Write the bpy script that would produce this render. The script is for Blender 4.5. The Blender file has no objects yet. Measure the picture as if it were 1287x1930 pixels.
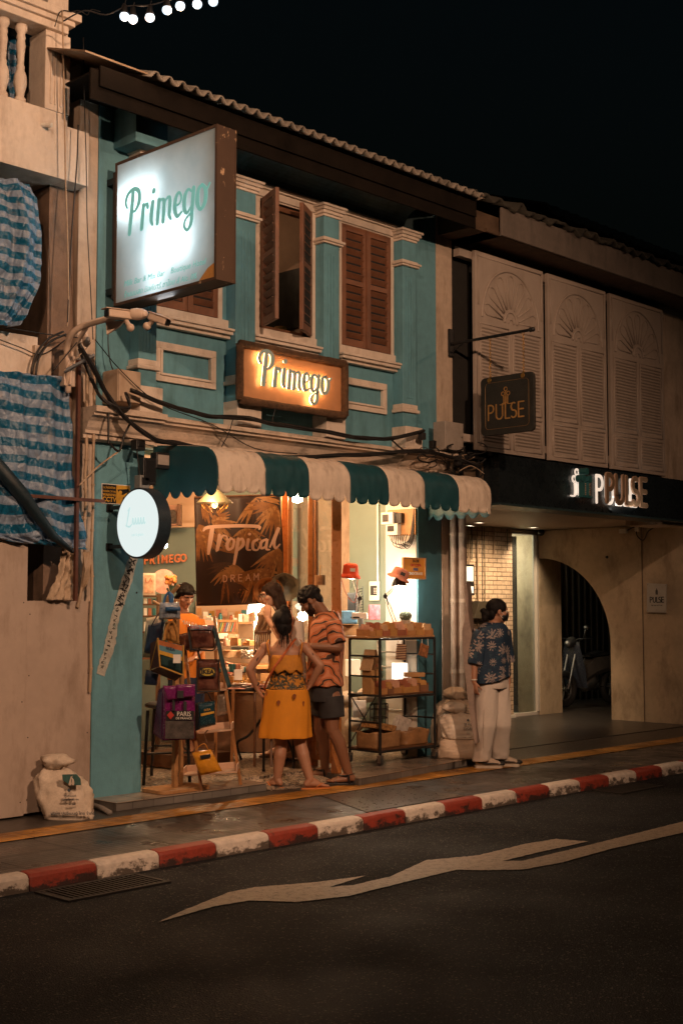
import bpy, math, random
import numpy as np
from mathutils import Vector, Matrix, noise
from math import sin, cos, pi, radians, sqrt, atan2
rnd = random.Random(7)
scene = bpy.context.scene
COL = scene.collection
# ---------------------------------------------------------------- camera
FPX = 2450.0; PW, PH = 1287.0, 1930.0
pitch = math.atan(180 / FPX); yaw = math.atan(2357 * cos(pitch) / FPX)
FW = Vector((cos(yaw) * cos(pitch), sin(yaw) * cos(pitch), sin(pitch)))
RT = Vector((sin(yaw), -cos(yaw), 0)); UP = RT.cross(FW)
FH = Vector((cos(yaw), sin(yaw), 0))
EYE = Vector((0, 0, 1.55))
cam_d = bpy.data.cameras.new('camera'); cam = bpy.data.objects.new('camera', cam_d); COL.objects.link(cam)
cam_d.sensor_fit = 'VERTICAL'; cam_d.sensor_height = 36; cam_d.lens = 36 * FPX / PH
cam_d.clip_end = 2000; cam_d.clip_start = 0.05
cam.matrix_world = Matrix((( RT.x, UP.x, -FW.x, EYE.x), (RT.y, UP.y, -FW.y, EYE.y), (RT.z, UP.z, -FW.z, EYE.z), (0, 0, 0, 1)))
scene.camera = cam
def ray(px, py): return FW + RT * ((px - PW / 2) / FPX) + UP * ((PH / 2 - py) / FPX)
def atx(px, py, x): r = ray(px, py); return EYE + r * ((x - EYE.x) / r.x)
def aty(px, py, y): r = ray(px, py); return EYE + r * ((y - EYE.y) / r.y)
def atz(px, py, z): r = ray(px, py); return EYE + r * ((z - EYE.z) / r.z)
def atd(px, py, d): return EYE + ray(px, py) * d
# ---------------------------------------------------------------- materials
MATS = {}
class NT:
    def __init__(s, nt): s.nt = nt; s.n = nt.nodes; s.l = nt.links
    def new(s, t, **kw):
        n = s.n.new(t)
        for k, v in kw.items(): setattr(n, k, v)
        return n
    def link(s, a, b): s.l.new(a, b)
    def math(s, op, a, b=None):
        n = s.new('ShaderNodeMath', operation=op)
        for i, q in enumerate((a, b)):
            if q is None: continue
            if isinstance(q, (int, float)): n.inputs[i].default_value = q
            else: s.link(q, n.inputs[i])
        return n.outputs[0]
    def mix(s, fac, a, b, mode='MIX'):
        n = s.new('ShaderNodeMix', data_type='RGBA', blend_type=mode)
        for q, i in ((fac, 0), (a, 6), (b, 7)):
            if isinstance(q, (int, float)): n.inputs[i].default_value = q
            elif isinstance(q, (tuple, list)): n.inputs[i].default_value = tuple(q) + ((1,) if len(q) == 3 else ())
            else: s.link(q, n.inputs[i])
        return n.outputs[2]
    def noise(s, vec, scale, detail=4, rough=.55, dist=0):
        n = s.new('ShaderNodeTexNoise'); n.inputs['Scale'].default_value = scale; n.inputs['Detail'].default_value = detail
        n.inputs['Roughness'].default_value = rough; n.inputs['Distortion'].default_value = dist
        if vec is not None: s.link(vec, n.inputs['Vector'])
        return n.outputs['Fac']
    def ramp(s, fac, stops):
        n = s.new('ShaderNodeValToRGB'); s.link(fac, n.inputs[0]); e = n.color_ramp.elements
        while len(e) < len(stops): e.new(.5)
        for q, (p, c) in zip(e, stops):
            q.position = p; q.color = tuple(c) + (1,) if not isinstance(c, (int, float)) else (c, c, c, 1)
        return n.outputs[0]
    def mapping(s, vec, scale=(1, 1, 1), rot=(0, 0, 0), loc=(0, 0, 0)):
        n = s.new('ShaderNodeMapping'); s.link(vec, n.inputs[0])
        n.inputs['Scale'].default_value = scale; n.inputs['Rotation'].default_value = rot; n.inputs['Location'].default_value = loc
        return n.outputs[0]
def base_mat(name, rough=.6, metal=0, spec=.5):
    m = bpy.data.materials.new(name); m.use_nodes = True
    nt = NT(m.node_tree); b = nt.n['Principled BSDF']
    b.inputs['Roughness'].default_value = rough; b.inputs['Metallic'].default_value = metal
    b.inputs['Specular IOR Level'].default_value = spec
    tc = nt.new('ShaderNodeTexCoord').outputs['Object']
    MATS[name] = m
    return m, nt, b, tc
def bump(nt, b, h, strength=.3, dist=.01):
    n = nt.new('ShaderNodeBump'); n.inputs['Strength'].default_value = strength; n.inputs['Distance'].default_value = dist
    nt.link(h, n.inputs['Height']); nt.link(n.outputs[0], b.inputs['Normal'])
def M(name, col, rough=.6, var=.18, scale=8, bmp=.25, bd=.004, metal=0, spec=.5, stain=None, stain_amt=.5, stain_scale=(2, 2, .6), emit=None, estr=0, sheen=0, coat=0):
    """painted / cloth / metal surface with mottling, optional stains and fine bump"""
    if name in MATS: return MATS[name]
    m, nt, b, tc = base_mat(name, rough, metal, spec)
    n1 = nt.noise(tc, scale, 5); n2 = nt.noise(tc, scale * 6, 4)
    f = nt.math('ADD', nt.math('MULTIPLY', n1, .65), nt.math('MULTIPLY', n2, .35))
    lo = tuple(c * (1 - var * 1.6) for c in col); hi = tuple(min(1, c * (1 + var)) for c in col)
    c = nt.ramp(f, [(.3, lo), (.7, hi)])
    if stain:
        s = nt.noise(nt.mapping(tc, stain_scale), 3, 8, .68)
        sf = nt.ramp(s, [(.5, 0), (.68, 1)])
        c = nt.mix(nt.math('MULTIPLY', sf, stain_amt), c, stain)
    nt.link(c, b.inputs['Base Color'])
    r = nt.math('ADD', nt.math('MULTIPLY', n2, .25), rough - .12); nt.link(r, b.inputs['Roughness'])
    if bmp: bump(nt, b, nt.math('ADD', n2, nt.noise(tc, scale * 22, 3)), bmp, bd)
    if emit: b.inputs['Emission Color'].default_value = tuple(emit) + (1,); b.inputs['Emission Strength'].default_value = estr
    if coat: b.inputs['Coat Weight'].default_value = coat; b.inputs['Coat Roughness'].default_value = .15
    if sheen: b.inputs['Sheen Weight'].default_value = sheen
    return m
def glow(name, col, s, base=.8):
    if name in MATS: return MATS[name]
    m, nt, b, tc = base_mat(name, .5)
    b.inputs['Base Color'].default_value = (base, base, base, 1)
    b.inputs['Emission Color'].default_value = tuple(col) + (1,); b.inputs['Emission Strength'].default_value = s
    return m
# ---------------------------------------------------------------- objects
def setp(o, label=None, cat=None, group=None, kind=None):
    if label: o['label'] = label
    if cat: o['category'] = cat
    if group: o['group'] = group
    if kind: o['kind'] = kind
    return o
def thing(name, label, cat, loc=(0, 0, 0), group=None):
    o = bpy.data.objects.new(name, None); COL.objects.link(o); o.location = loc; o.empty_display_size = .1
    return setp(o, label, cat, group)
class MB:
    def __init__(s): s.v = []; s.f = []; s.m = []; s.cm = 0
    def add(s, vs, fs):
        o = len(s.v); s.v += [tuple(q) for q in vs]
        for f in fs: s.f.append(tuple(i + o for i in f)); s.m.append(s.cm)
        return s
    def mat(s, i): s.cm = i; return s
    def box(s, x0, x1, y0, y1, z0, z1):
        if x0 > x1: x0, x1 = x1, x0
        if y0 > y1: y0, y1 = y1, y0
        if z0 > z1: z0, z1 = z1, z0
        return s.add([(x0, y0, z0), (x1, y0, z0), (x1, y1, z0), (x0, y1, z0), (x0, y0, z1), (x1, y0, z1), (x1, y1, z1), (x0, y1, z1)],
                     [(0, 3, 2, 1), (4, 5, 6, 7), (0, 1, 5, 4), (1, 2, 6, 5), (2, 3, 7, 6), (3, 0, 4, 7)])
    def obox(s, c, u, v, w):
        """oriented box: centre and three half-extent vectors"""
        c, u, v, w = map(Vector, (c, u, v, w))
        if u.cross(v).dot(w) < 0: u = -u
        p = [c + u * a + v * b + w * d for d in (-1, 1) for a, b in ((-1, -1), (1, -1), (1, 1), (-1, 1))]
        return s.add(p, [(0, 3, 2, 1), (4, 5, 6, 7), (0, 1, 5, 4), (1, 2, 6, 5), (2, 3, 7, 6), (3, 0, 4, 7)])
    def tube(s, pts, r, n=8, cap=True, flat=1.0):
        pts = [Vector(p) for p in pts]; k = len(pts)
        rs = r if isinstance(r, (list, tuple)) else [r] * k
        T = [(pts[min(i + 1, k - 1)] - pts[max(i - 1, 0)]).normalized() for i in range(k)]
        a = Vector((0, 0, 1)) if abs(T[0].z) < .9 else Vector((0, 1, 0))
        N = (a - T[0] * a.dot(T[0])).normalized(); vs = []
        for i in range(k):
            N = (N - T[i] * N.dot(T[i]))
            if N.length < 1e-6: N = T[i].orthogonal()
            N.normalize(); B = T[i].cross(N)
            for j in range(n):
                t = 2 * pi * j / n; vs.append(pts[i] + (N * cos(t) * flat + B * sin(t)) * rs[i])
        fs = [(i * n + j, i * n + (j + 1) % n, (i + 1) * n + (j + 1) % n, (i + 1) * n + j) for i in range(k - 1) for j in range(n)]
        if cap: fs += [tuple(range(n - 1, -1, -1)), tuple((k - 1) * n + j for j in range(n))]
        return s.add(vs, fs)
    def rings(s, R, closed=True, cap=True):
        n = len(R[0]); vs = [p for r in R for p in r]; k = len(R); m = n if closed else n - 1
        fs = [(i * n + j, i * n + (j + 1) % n, (i + 1) * n + (j + 1) % n, (i + 1) * n + j) for i in range(k - 1) for j in range(m)]
        if cap and closed: fs += [tuple(range(n - 1, -1, -1)), tuple((k - 1) * n + j for j in range(n))]
        return s.add(vs, fs)
    def lathe(s, c, prof, n=20, axis=(0, 0, 1)):
        A = Vector(axis).normalized(); U = A.orthogonal().normalized(); W = A.cross(U); c = Vector(c)
        R = [[c + A * h + (U * cos(2 * pi * j / n) + W * sin(2 * pi * j / n)) * max(r, 1e-4) for j in range(n)] for r, h in prof]
        return s.rings(R)
    def sphere(s, c, r, nu=14, nv=9, rot=None):
        c = Vector(c); r = (r, r, r) if isinstance(r, (int, float)) else r
        def q(a, b):
            v = Vector((r[0] * sin(b) * cos(a), r[1] * sin(b) * sin(a), r[2] * cos(b)))
            return c + (rot @ v if rot else v)
        R = [[q(2 * pi * j / nu, pi * (1 - max(.02, min(.98, i / nv)))) for j in range(nu)] for i in range(nv + 1)]
        return s.rings(R)
    def cone(s, a, ra, b, rb, n=12):
        """tapered capsule"""
        a, b = Vector(a), Vector(b); d = b - a; L = d.length
        if L < 1e-5: return s.sphere(a, max(ra, rb))
        T = d / L; pts = []; rs = []
        for t in (-1, -.8, -.45): pts.append(a + T * ra * t); rs.append(ra * sqrt(max(0, 1 - t * t)) + 1e-4)
        for t in (0, .25, .5, .75, 1): pts.append(a + d * t); rs.append(ra + (rb - ra) * t)
        for t in (.45, .8, 1): pts.append(b + T * rb * t); rs.append(rb * sqrt(max(0, 1 - t * t)) + 1e-4)
        return s.tube(pts, rs, n)
    def prism(s, poly, ext):
        poly = [Vector(p) for p in poly]; ext = Vector(ext); n = len(poly)
        nrm = Vector((0, 0, 0))
        for i in range(n): nrm += (poly[i] - poly[0]).cross(poly[(i + 1) % n] - poly[0])
        if nrm.dot(ext) > 0: poly = poly[::-1]
        return s.add(poly + [p + ext for p in poly], [tuple(range(n)), tuple(range(2 * n - 1, n - 1, -1))] + [((i + 1) % n, i, n + i, n + (i + 1) % n) for i in range(n)])
    def grid(s, P):
        a, b = len(P), len(P[0])
        return s.add([p for r in P for p in r], [(i * b + j, i * b + j + 1, (i + 1) * b + j + 1, (i + 1) * b + j) for i in range(a - 1) for j in range(b - 1)])
    def mesh(s, name, mats):
        me = bpy.data.meshes.new(name); me.from_pydata([tuple(v) for v in s.v], [], s.f)
        for m in mats: me.materials.append(m)
        if len(mats) > 1: me.polygons.foreach_set('material_index', s.m)
        me.validate(); me.update(); return me
    def build(s, name, mats, parent=None, smooth=False, bevel=0, label=None, solid=0, sub=0, **kw):
        if not isinstance(mats, (list, tuple)): mats = [mats]
        o = bpy.data.objects.new(name, s.mesh(name, mats)); COL.objects.link(o)
        return fin(o, parent, smooth, bevel, label, solid, sub, **kw)
def fin(o, parent=None, smooth=False, bevel=0, label=None, solid=0, sub=0, cat=None, group=None, kind=None):
    if smooth:
        o.data.polygons.foreach_set('use_smooth', [True] * len(o.data.polygons))
        if smooth == 'auto':
            try: o.data.set_sharp_from_angle(angle=radians(40))
            except Exception: pass
    if parent is not None:
        o.parent = parent
        if parent.type == 'EMPTY': o.matrix_parent_inverse = Matrix.Translation(-Vector(parent.location))
    if solid: md = o.modifiers.new('thickness', 'SOLIDIFY'); md.thickness = solid; md.offset = 0
    if sub: md = o.modifiers.new('sub', 'SUBSURF'); md.levels = sub; md.render_levels = sub
    if bevel: md = o.modifiers.new('bevel', 'BEVEL'); md.width = bevel; md.segments = 2; md.limit_method = 'ANGLE'; md.angle_limit = radians(35)
    return setp(o, label, cat, group, kind)
def child_chain(o, loc_parent): pass
def bake(mb, mods, name='tmp'):
    me = mb.mesh(name, []); o = bpy.data.objects.new(name, me); COL.objects.link(o)
    for t, kw in mods:
        md = o.modifiers.new(t, t)
        for k, v in kw.items(): setattr(md, k, v)
    dg = bpy.context.evaluated_depsgraph_get(); dg.update()
    out = bpy.data.meshes.new_from_object(o.evaluated_get(dg), depsgraph=dg)
    bpy.data.objects.remove(o); return out
def place(me, name, mats, parent=None, fn=None, smooth=True, **kw):
    me.name = name; me.materials.clear()
    for m in (mats if isinstance(mats, (list, tuple)) else [mats]): me.materials.append(m)
    if fn:
        n = len(me.vertices); co = np.empty(n * 3); me.vertices.foreach_get('co', co)
        co = fn(co.reshape(-1, 3)); me.vertices.foreach_set('co', co.ravel()); me.update()
    o = bpy.data.objects.new(name, me); COL.objects.link(o)
    return fin(o, parent, smooth, **kw)
def blob(mb, name, mats, parent=None, voxel=.006, smooth_it=4, fn=None, **kw):
    me = bake(mb, [('REMESH', dict(mode='VOXEL', voxel_size=voxel, use_smooth_shade=True)), ('SMOOTH', dict(factor=.5, iterations=smooth_it))])
    return place(me, name, mats, parent, fn, **kw)
def wrinkle(amp, sc, seed=0, dirv=(1, 1, 1), fold=None):
    """displace vertices along a noise vector field: creases of cloth and sacks"""
    def f(co):
        out = co.copy()
        for i in range(len(co)):
            p = Vector((co[i][0] * sc * dirv[0] + seed, co[i][1] * sc * dirv[1] + seed, co[i][2] * sc * dirv[2]))
            d = noise.noise_vector(p); out[i] += np.array((d.x, d.y, d.z)) * amp
        return out
    return f
def frame(o, u, v):
    o, u, v = Vector(o), Vector(u).normalized(), Vector(v).normalized(); w = u.cross(v)
    return o, u, v, w
def text(body, size, o, u, v, mat, name, parent=None, ext=.002, off=0, align='CENTER', shear=0, sx=1, spacing=1, **kw):
    """built-in font lettering laid on the plane through o spanned by u (right) and v (up)"""
    cu = bpy.data.curves.new('t', 'FONT'); cu.body = body; cu.size = size; cu.extrude = ext; cu.offset = off
    cu.align_x = align; cu.align_y = 'CENTER'; cu.shear = shear; cu.space_character = spacing; cu.resolution_u = 3
    t = bpy.data.objects.new('t', cu); COL.objects.link(t)
    dg = bpy.context.evaluated_depsgraph_get(); dg.update()
    me = bpy.data.meshes.new_from_object(t.evaluated_get(dg), depsgraph=dg)
    bpy.data.objects.remove(t); bpy.data.curves.remove(cu)
    o, u, v, w = frame(o, u, v)
    me.transform(Matrix(((u.x * sx, v.x, w.x, o.x), (u.y * sx, v.y, w.y, o.y), (u.z * sx, v.z, w.z, o.z), (0, 0, 0, 1))))
    return place(me, name, mat, parent, smooth=False, **kw)
def catmull(P, k=6):
    if len(P) < 3: return [tuple(a + (b - a) * t / k for a, b in zip(P[0], P[1])) for t in range(k + 1)] if len(P) == 2 else P
    Q = [P[0]] + list(P) + [P[-1]]; out = []
    for i in range(1, len(Q) - 2):
        a, b, c, d = Q[i - 1], Q[i], Q[i + 1], Q[i + 2]
        for j in range(k):
            t = j / k
            out.append(tuple(.5 * (2 * b[n] + (c[n] - a[n]) * t + (2 * a[n] - 5 * b[n] + 4 * c[n] - d[n]) * t * t + (-a[n] + 3 * b[n] - 3 * c[n] + d[n]) * t ** 3) for n in range(len(b))))
    out.append(tuple(P[-1])); return out
def strokes(mb, S, o, u, v, sc, depth=.004, shear=0, lift=.0003, sx=1):
    """brush lettering: each stroke is a list of (x, y, width); drawn as extruded ribbons with round ends"""
    o, u, v, w = frame(o, u, v)
    for k, st in enumerate(S):
        P = catmull(st, 6) if len(st) > 2 else catmull(st, 4); n = len(P); L = []; R = []
        def tan(i):
            a, b = P[max(0, i - 1)], P[min(n - 1, i + 1)]; d = Vector((b[0] - a[0], b[1] - a[1])); return d.normalized() if d.length > 1e-9 else Vector((1, 0))
        for i, p in enumerate(P):
            t = tan(i); nn = Vector((-t.y, t.x)) * p[2] / 2
            L.append((p[0] + nn.x, p[1] + nn.y)); R.append((p[0] - nn.x, p[1] - nn.y))
        def capp(p, t, sgn):
            a0 = atan2(t.y, t.x) + (pi / 2 if sgn > 0 else -pi / 2)
            return [(p[0] + cos(a0 - pi * j / 5) * p[2] / 2, p[1] + sin(a0 - pi * j / 5) * p[2] / 2) for j in range(1, 5)]
        def W(q, h): x = (q[0] + shear * q[1]) * sc * sx; return o + u * x + v * (q[1] * sc) + w * h
        h1 = depth + lift * k
        vs = [W(q, h1) for q in L] + [W(q, h1) for q in R] + [W(q, 0) for q in L] + [W(q, 0) for q in R]
        fs = []
        for i in range(n - 1):
            fs += [(i, n + i, n + i + 1, i + 1), (i, i + 1, 2 * n + i + 1, 2 * n + i), (n + i + 1, n + i, 3 * n + i, 3 * n + i + 1)]
        mb.add(vs, fs)
        for p, t, sg, a, b in ((P[-1], tan(n - 1), 1, L[-1], R[-1]), (P[0], tan(0), -1, R[0], L[0])):
            poly = [a] + capp(p, t, sg) + [b]
            mb.prism([W(q, 0) for q in poly], w * h1)
    return mb
def dup(root, loc, label=None):
    r = root.copy(); COL.objects.link(r); r.location = loc
    if label: r['label'] = label
    for ch in list(root.children):
        c = ch.copy(); COL.objects.link(c); c.parent = r
        for g in ch.children: d = g.copy(); COL.objects.link(d); d.parent = c
    return r
def lamp(name, kind, loc, power, col, parent=None, size=.05, target=None, spot=None, blend=.6, sy=None):
    l = bpy.data.lights.new(name, kind); l.energy = power; l.color = col
    if kind == 'AREA':
        l.size = size
        if sy: l.shape = 'RECTANGLE'; l.size_y = sy
    else: l.shadow_soft_size = size
    if kind == 'SPOT': l.spot_size = radians(spot or 120); l.spot_blend = blend
    o = bpy.data.objects.new(name, l); COL.objects.link(o); o.location = loc
    if target is not None: o.rotation_euler = (Vector(target) - Vector(loc)).to_track_quat('-Z', 'Y').to_euler()
    if parent is not None:
        o.parent = parent
        if parent.type == 'EMPTY': o.matrix_parent_inverse = Matrix.Translation(-Vector(parent.location))
    return o
XP, YP, ZP = Vector((1, 0, 0)), Vector((0, 1, 0)), Vector((0, 0, 1))
# ================================================================ shared materials
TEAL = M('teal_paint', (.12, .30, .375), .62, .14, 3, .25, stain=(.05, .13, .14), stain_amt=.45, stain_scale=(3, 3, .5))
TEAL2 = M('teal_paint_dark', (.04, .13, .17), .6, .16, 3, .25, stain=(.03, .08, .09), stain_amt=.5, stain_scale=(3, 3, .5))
CREAM = M('cream_plaster', (.68, .58, .49), .7, .10, 4, .3, stain=(.3, .22, .16), stain_amt=.4, stain_scale=(3, 3, 1))
CREAM2 = M('old_cream_plaster', (.52, .41, .32), .75, .16, 3, .35, stain=(.2, .14, .09), stain_amt=.6, stain_scale=(3, 3, .6))
CORN = M('cornice_plaster', (.62, .5, .4), .7, .14, 5, .35, stain=(.1, .08, .06), stain_amt=.65, stain_scale=(2, 6, 5))
BRWOOD = M('brown_stained_wood', (.16, .07, .035), .55, .3, 5, .35)
SHUT = M('red_brown_shutter_paint', (.21, .09, .048), .5, .2, 6, .25, stain=(.08, .04, .03), stain_amt=.5)
DARK = M('shade_black', (.012, .013, .014), .8, .2)  # near-black colour stands for the shade of unlit depth
BLACKM = M('black_powder_coat', (.015, .015, .016), .38, .2, 20, .1, metal=.3)
STEEL = M('worn_steel', (.35, .33, .3), .38, .25, 12, .2, metal=.9)
BLACKP = M('black_plastic', (.012, .012, .013), .45, .2)
WHITEP = M('white_plastic', (.7, .68, .62), .42, .08, 8, .1, stain=(.4, .33, .25), stain_amt=.4)
WOOD = M('pine_wood', (.42, .22, .09), .5, .25, 6, .25)
WOODD = M('dark_oak', (.12, .055, .025), .5, .25, 6, .25)
CABLE = M('black_cable_rubber', (.012, .011, .011), .5, .3, 10, .1)
CONC = M('bare_concrete', (.2, .18, .16), .85, .2, 5, .4, stain=(.07, .06, .05), stain_amt=.6)
KRAFT = M('kraft_paper', (.42, .23, .09), .7, .15, 10, .3)
PAPER = M('white_paper', (.75, .72, .66), .6, .05, 6, .1)
GLASSM, nt, b, tc = base_mat('clear_glass', .03)
b.inputs['Transmission Weight'].default_value = .97; b.inputs['Base Color'].default_value = (.85, .95, .95, 1); b.inputs['IOR'].default_value = 1.45
BRASS = M('aged_brass', (.5, .27, .07), .35, .3, 15, .2, metal=.9)
# asphalt with worn wheel tracks and bright aggregate chips
ASPH, nt, b, tc = base_mat('asphalt', .75, 0, .12)
n1 = nt.noise(tc, .35, 3, .5); n2 = nt.noise(tc, 95, 3, .7); v = nt.new('ShaderNodeTexVoronoi'); v.inputs['Scale'].default_value = 120; nt.link(tc, v.inputs['Vector'])
chip = nt.ramp(v.outputs['Color'], [(.80, 0), (.88, 1)])
c = nt.ramp(n1, [(.3, (.005, .006, .007)), (.7, (.016, .019, .021))])
c = nt.mix(nt.math('MULTIPLY', n2, .55), c, (.034, .036, .038)); c = nt.mix(nt.math('MULTIPLY', chip, .6), c, (.2, .175, .15))
crk = nt.new('ShaderNodeTexVoronoi', feature='DISTANCE_TO_EDGE'); crk.inputs['Scale'].default_value = .8; cn = nt.new('ShaderNodeVectorMath', operation='ADD'); nz = nt.new('ShaderNodeTexNoise'); nz.inputs['Scale'].default_value = 4; nt.link(tc, nz.inputs[0]); nt.link(tc, cn.inputs[0]); nt.link(nz.outputs['Color'], cn.inputs[1]); nt.link(cn.outputs[0], crk.inputs['Vector'])
cf = nt.math('MULTIPLY', nt.ramp(crk.outputs['Distance'], [(.004, 1), (.012, 0)]), nt.ramp(nt.noise(tc, .6, 2), [(.5, 0), (.56, 1)])); c = nt.mix(nt.math('MULTIPLY', cf, .8), c, (.005, .005, .005))
c = nt.mix(nt.ramp(nt.noise(nt.mapping(tc, (.5, 1.6, 1)), 1.1, 6, .6), [(.55, 0), (.7, .55)]), c, (.006, .006, .006))
nt.link(c, b.inputs['Base Color']); nt.link(nt.ramp(nt.noise(tc, 1.2, 5), [(.3, .6), (.7, .85)]), b.inputs['Roughness'])
bump(nt, b, nt.math('ADD', v.outputs['Distance'], n2), .75, .006)
# pavers: dark wet-looking ribbed slabs
def paver(name, col, rib, slab=.56):
    m, nt, b, tc = base_mat(name, .5)
    br = nt.new('ShaderNodeTexBrick'); br.offset = 0
    nt.link(nt.mapping(tc, (1, 1, 1), (0, 0, 0), (.1, -6.757, 0)), br.inputs['Vector'])
    br.inputs['Scale'].default_value = 1; br.inputs['Brick Width'].default_value = .56; br.inputs['Row Height'].default_value = .449; br.inputs['Mortar Size'].default_value = .009; br.inputs['Mortar Smooth'].default_value = .2
    br.inputs['Color1'].default_value = tuple(c * .8 for c in col) + (1,); br.inputs['Color2'].default_value = tuple(c * 1.25 for c in col) + (1,); br.inputs['Mortar'].default_value = (.012, .01, .009, 1)
    dirt = nt.ramp(nt.noise(tc, 1.7, 7, .65), [(.35, .55), (.7, 1.3)])
    nt.link(nt.mix(1., br.outputs['Color'], dirt, 'MULTIPLY'), b.inputs['Base Color'])
    nt.link(nt.ramp(nt.noise(tc, 3.2, 5), [(.35, .22), (.65, .62)]), b.inputs['Roughness'])
    w = nt.new('ShaderNodeTexWave', wave_type='BANDS', bands_direction='Y'); w.inputs['Scale'].default_value = rib; nt.link(tc, w.inputs['Vector'])
    h = nt.math('ADD', nt.math('MULTIPLY', w.outputs['Fac'], .5), nt.math('MULTIPLY', br.outputs['Fac'], -2))
    bump(nt, b, nt.math('ADD', h, nt.math('MULTIPLY', nt.noise(tc, 40, 4), .5)), .9, .008)
    return m
PAVE = paver('ribbed_paver', (.062, .052, .046), 6)
YEL, nt, b, tc = base_mat('yellow_tactile_tile', .5)
br = nt.new('ShaderNodeTexBrick'); br.offset = 0; nt.link(nt.mapping(tc, (1, 1, 1), (0, 0, 0), (.1, -7.655, 0)), br.inputs['Vector'])
br.inputs['Scale'].default_value = 1; br.inputs['Brick Width'].default_value = .3; br.inputs['Row Height'].default_value = .3; br.inputs['Mortar Size'].default_value = .004
br.inputs['Color1'].default_value = (.42, .19, .03, 1); br.inputs['Color2'].default_value = (.6, .27, .04, 1); br.inputs['Mortar'].default_value = (.06, .03, .01, 1)
dirt = nt.ramp(nt.noise(tc, 3, 7, .7), [(.35, (.35, .32, .3)), (.62, (1, 1, 1))])
nt.link(nt.mix(1., br.outputs['Color'], dirt, 'MULTIPLY'), b.inputs['Base Color']); nt.link(nt.ramp(nt.noise(tc, 5, 4), [(.3, .25), (.7, .6)]), b.inputs['Roughness'])
w = nt.new('ShaderNodeTexWave', wave_type='BANDS', bands_direction='Y'); w.inputs['Scale'].default_value = 4.3; nt.link(nt.mapping(tc, (1, 1, 1), (0, 0, 0), (0, -7.655, 0)), w.inputs['Vector'])
bump(nt, b, w.outputs['Fac'], .8, .01)
def kerbpaint(name, col, under):
    m, nt, b, tc = base_mat(name, .6)
    s = nt.noise(nt.mapping(tc, (1, 1, 1.6)), 9, 9, .72); sx = nt.new('ShaderNodeSeparateXYZ'); nt.link(tc, sx.inputs[0])
    low = nt.math('MULTIPLY', sx.outputs['Z'], -2.6)      # scuffed where tyres rub the lower face
    f = nt.ramp(nt.math('ADD', s, low), [(.63, 0), (.72, 1)])
    g = nt.ramp(nt.noise(tc, 26, 4), [(.3, .8), (.7, 1.1)])
    c = nt.mix(f, nt.mix(1., col, g, 'MULTIPLY'), under); nt.link(c, b.inputs['Base Color'])
    bump(nt, b, nt.math('ADD', s, nt.noise(tc, 60, 3)), .5, .006); return m
KW = kerbpaint('white_kerb_paint', (.6, .52, .45), (.09, .07, .055)); KR = kerbpaint('red_kerb_paint', (.26, .035, .018), (.035, .015, .012))
RPAINT, nt, b, tc = base_mat('worn_road_paint', .6)
wn = nt.ramp(nt.math('ADD', nt.math('MULTIPLY', nt.noise(tc, 22, 9, .75), .6), nt.math('MULTIPLY', nt.noise(tc, 120, 3), .4)), [(.48, 0), (.62, 1)]); nt.link(nt.mix(nt.math('MULTIPLY', wn, .85), (.36, .29, .22), (.07, .058, .048)), b.inputs['Base Color'])
bump(nt, b, nt.noise(tc, 90, 3), .5, .004)
# floor tiles
def tilemat(name, col, w, h, mort, rough=.25, spk=None):
    m, nt, b, tc = base_mat(name, rough)
    br = nt.new('ShaderNodeTexBrick'); br.offset = 0; nt.link(tc, br.inputs['Vector']); br.inputs['Scale'].default_value = 1
    br.inputs['Brick Width'].default_value = w; br.inputs['Row Height'].default_value = h; br.inputs['Mortar Size'].default_value = .003
    br.inputs['Color1'].default_value = tuple(c * .85 for c in col) + (1,); br.inputs['Color2'].default_value = tuple(c * 1.15 for c in col) + (1,); br.inputs['Mortar'].default_value = tuple(mort) + (1,)
    c = nt.mix(1., br.outputs['Color'], nt.ramp(nt.noise(tc, 4, 6), [(.3, .7), (.7, 1.2)]), 'MULTIPLY')
    if spk:
        v = nt.new('ShaderNodeTexVoronoi'); v.inputs['Scale'].default_value = 70; nt.link(tc, v.inputs['Vector'])
        c = nt.mix(nt.ramp(v.outputs['Color'], [(.5, 0), (.55, 1)]), c, spk)
    nt.link(c, b.inputs['Base Color']); bump(nt, b, nt.math('MULTIPLY', br.outputs['Fac'], -1), .4, .003); return m
TILE = tilemat('grey_floor_tile', (.3, .24, .19), .45, .45, (.05, .04, .03))
TILEP = tilemat('dark_porch_tile', (.045, .04, .036), .4, .4, (.015, .013, .012), .35)
TERR = tilemat('terrazzo_mosaic', (.45, .37, .29), 3, 3, (.1, .1, .1), .35, (.07, .06, .05))
RISER = tilemat('grey_riser_tile', (.16, .145, .13), .2, .2, (.05, .045, .04), .4)
# ================================================================ ground
def sheet(name, x0, x1, y0, y1, z, mat, th=.0):
    mb = MB()
    if th: mb.box(x0, x1, y0, y1, z - th, z)
    else: mb.add([(x0, y0, z), (x1, y0, z), (x1, y1, z), (x0, y1, z)], [(0, 1, 2, 3)])
    return mb.build(name, mat, kind='structure')
sheet('ground', -300, 500, -300, 500, -.30, CONC)
sheet('road', -60, 120, -14, 6.66, -.10, ASPH, .15)
sheet('sidewalk', -60, 120, 6.755, 15, 0, PAVE, .22)
sheet('tactile_path', -30, 60, 7.655, 7.955, .005, YEL)
mb = MB(); mb.box(-30, 60, 7.96, 8.6, .001, .004); mb.build('sidewalk_margin', M('smooth_grey_screed', (.06, .05, .042), .42, .3, 3, .2), kind='structure')
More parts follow.
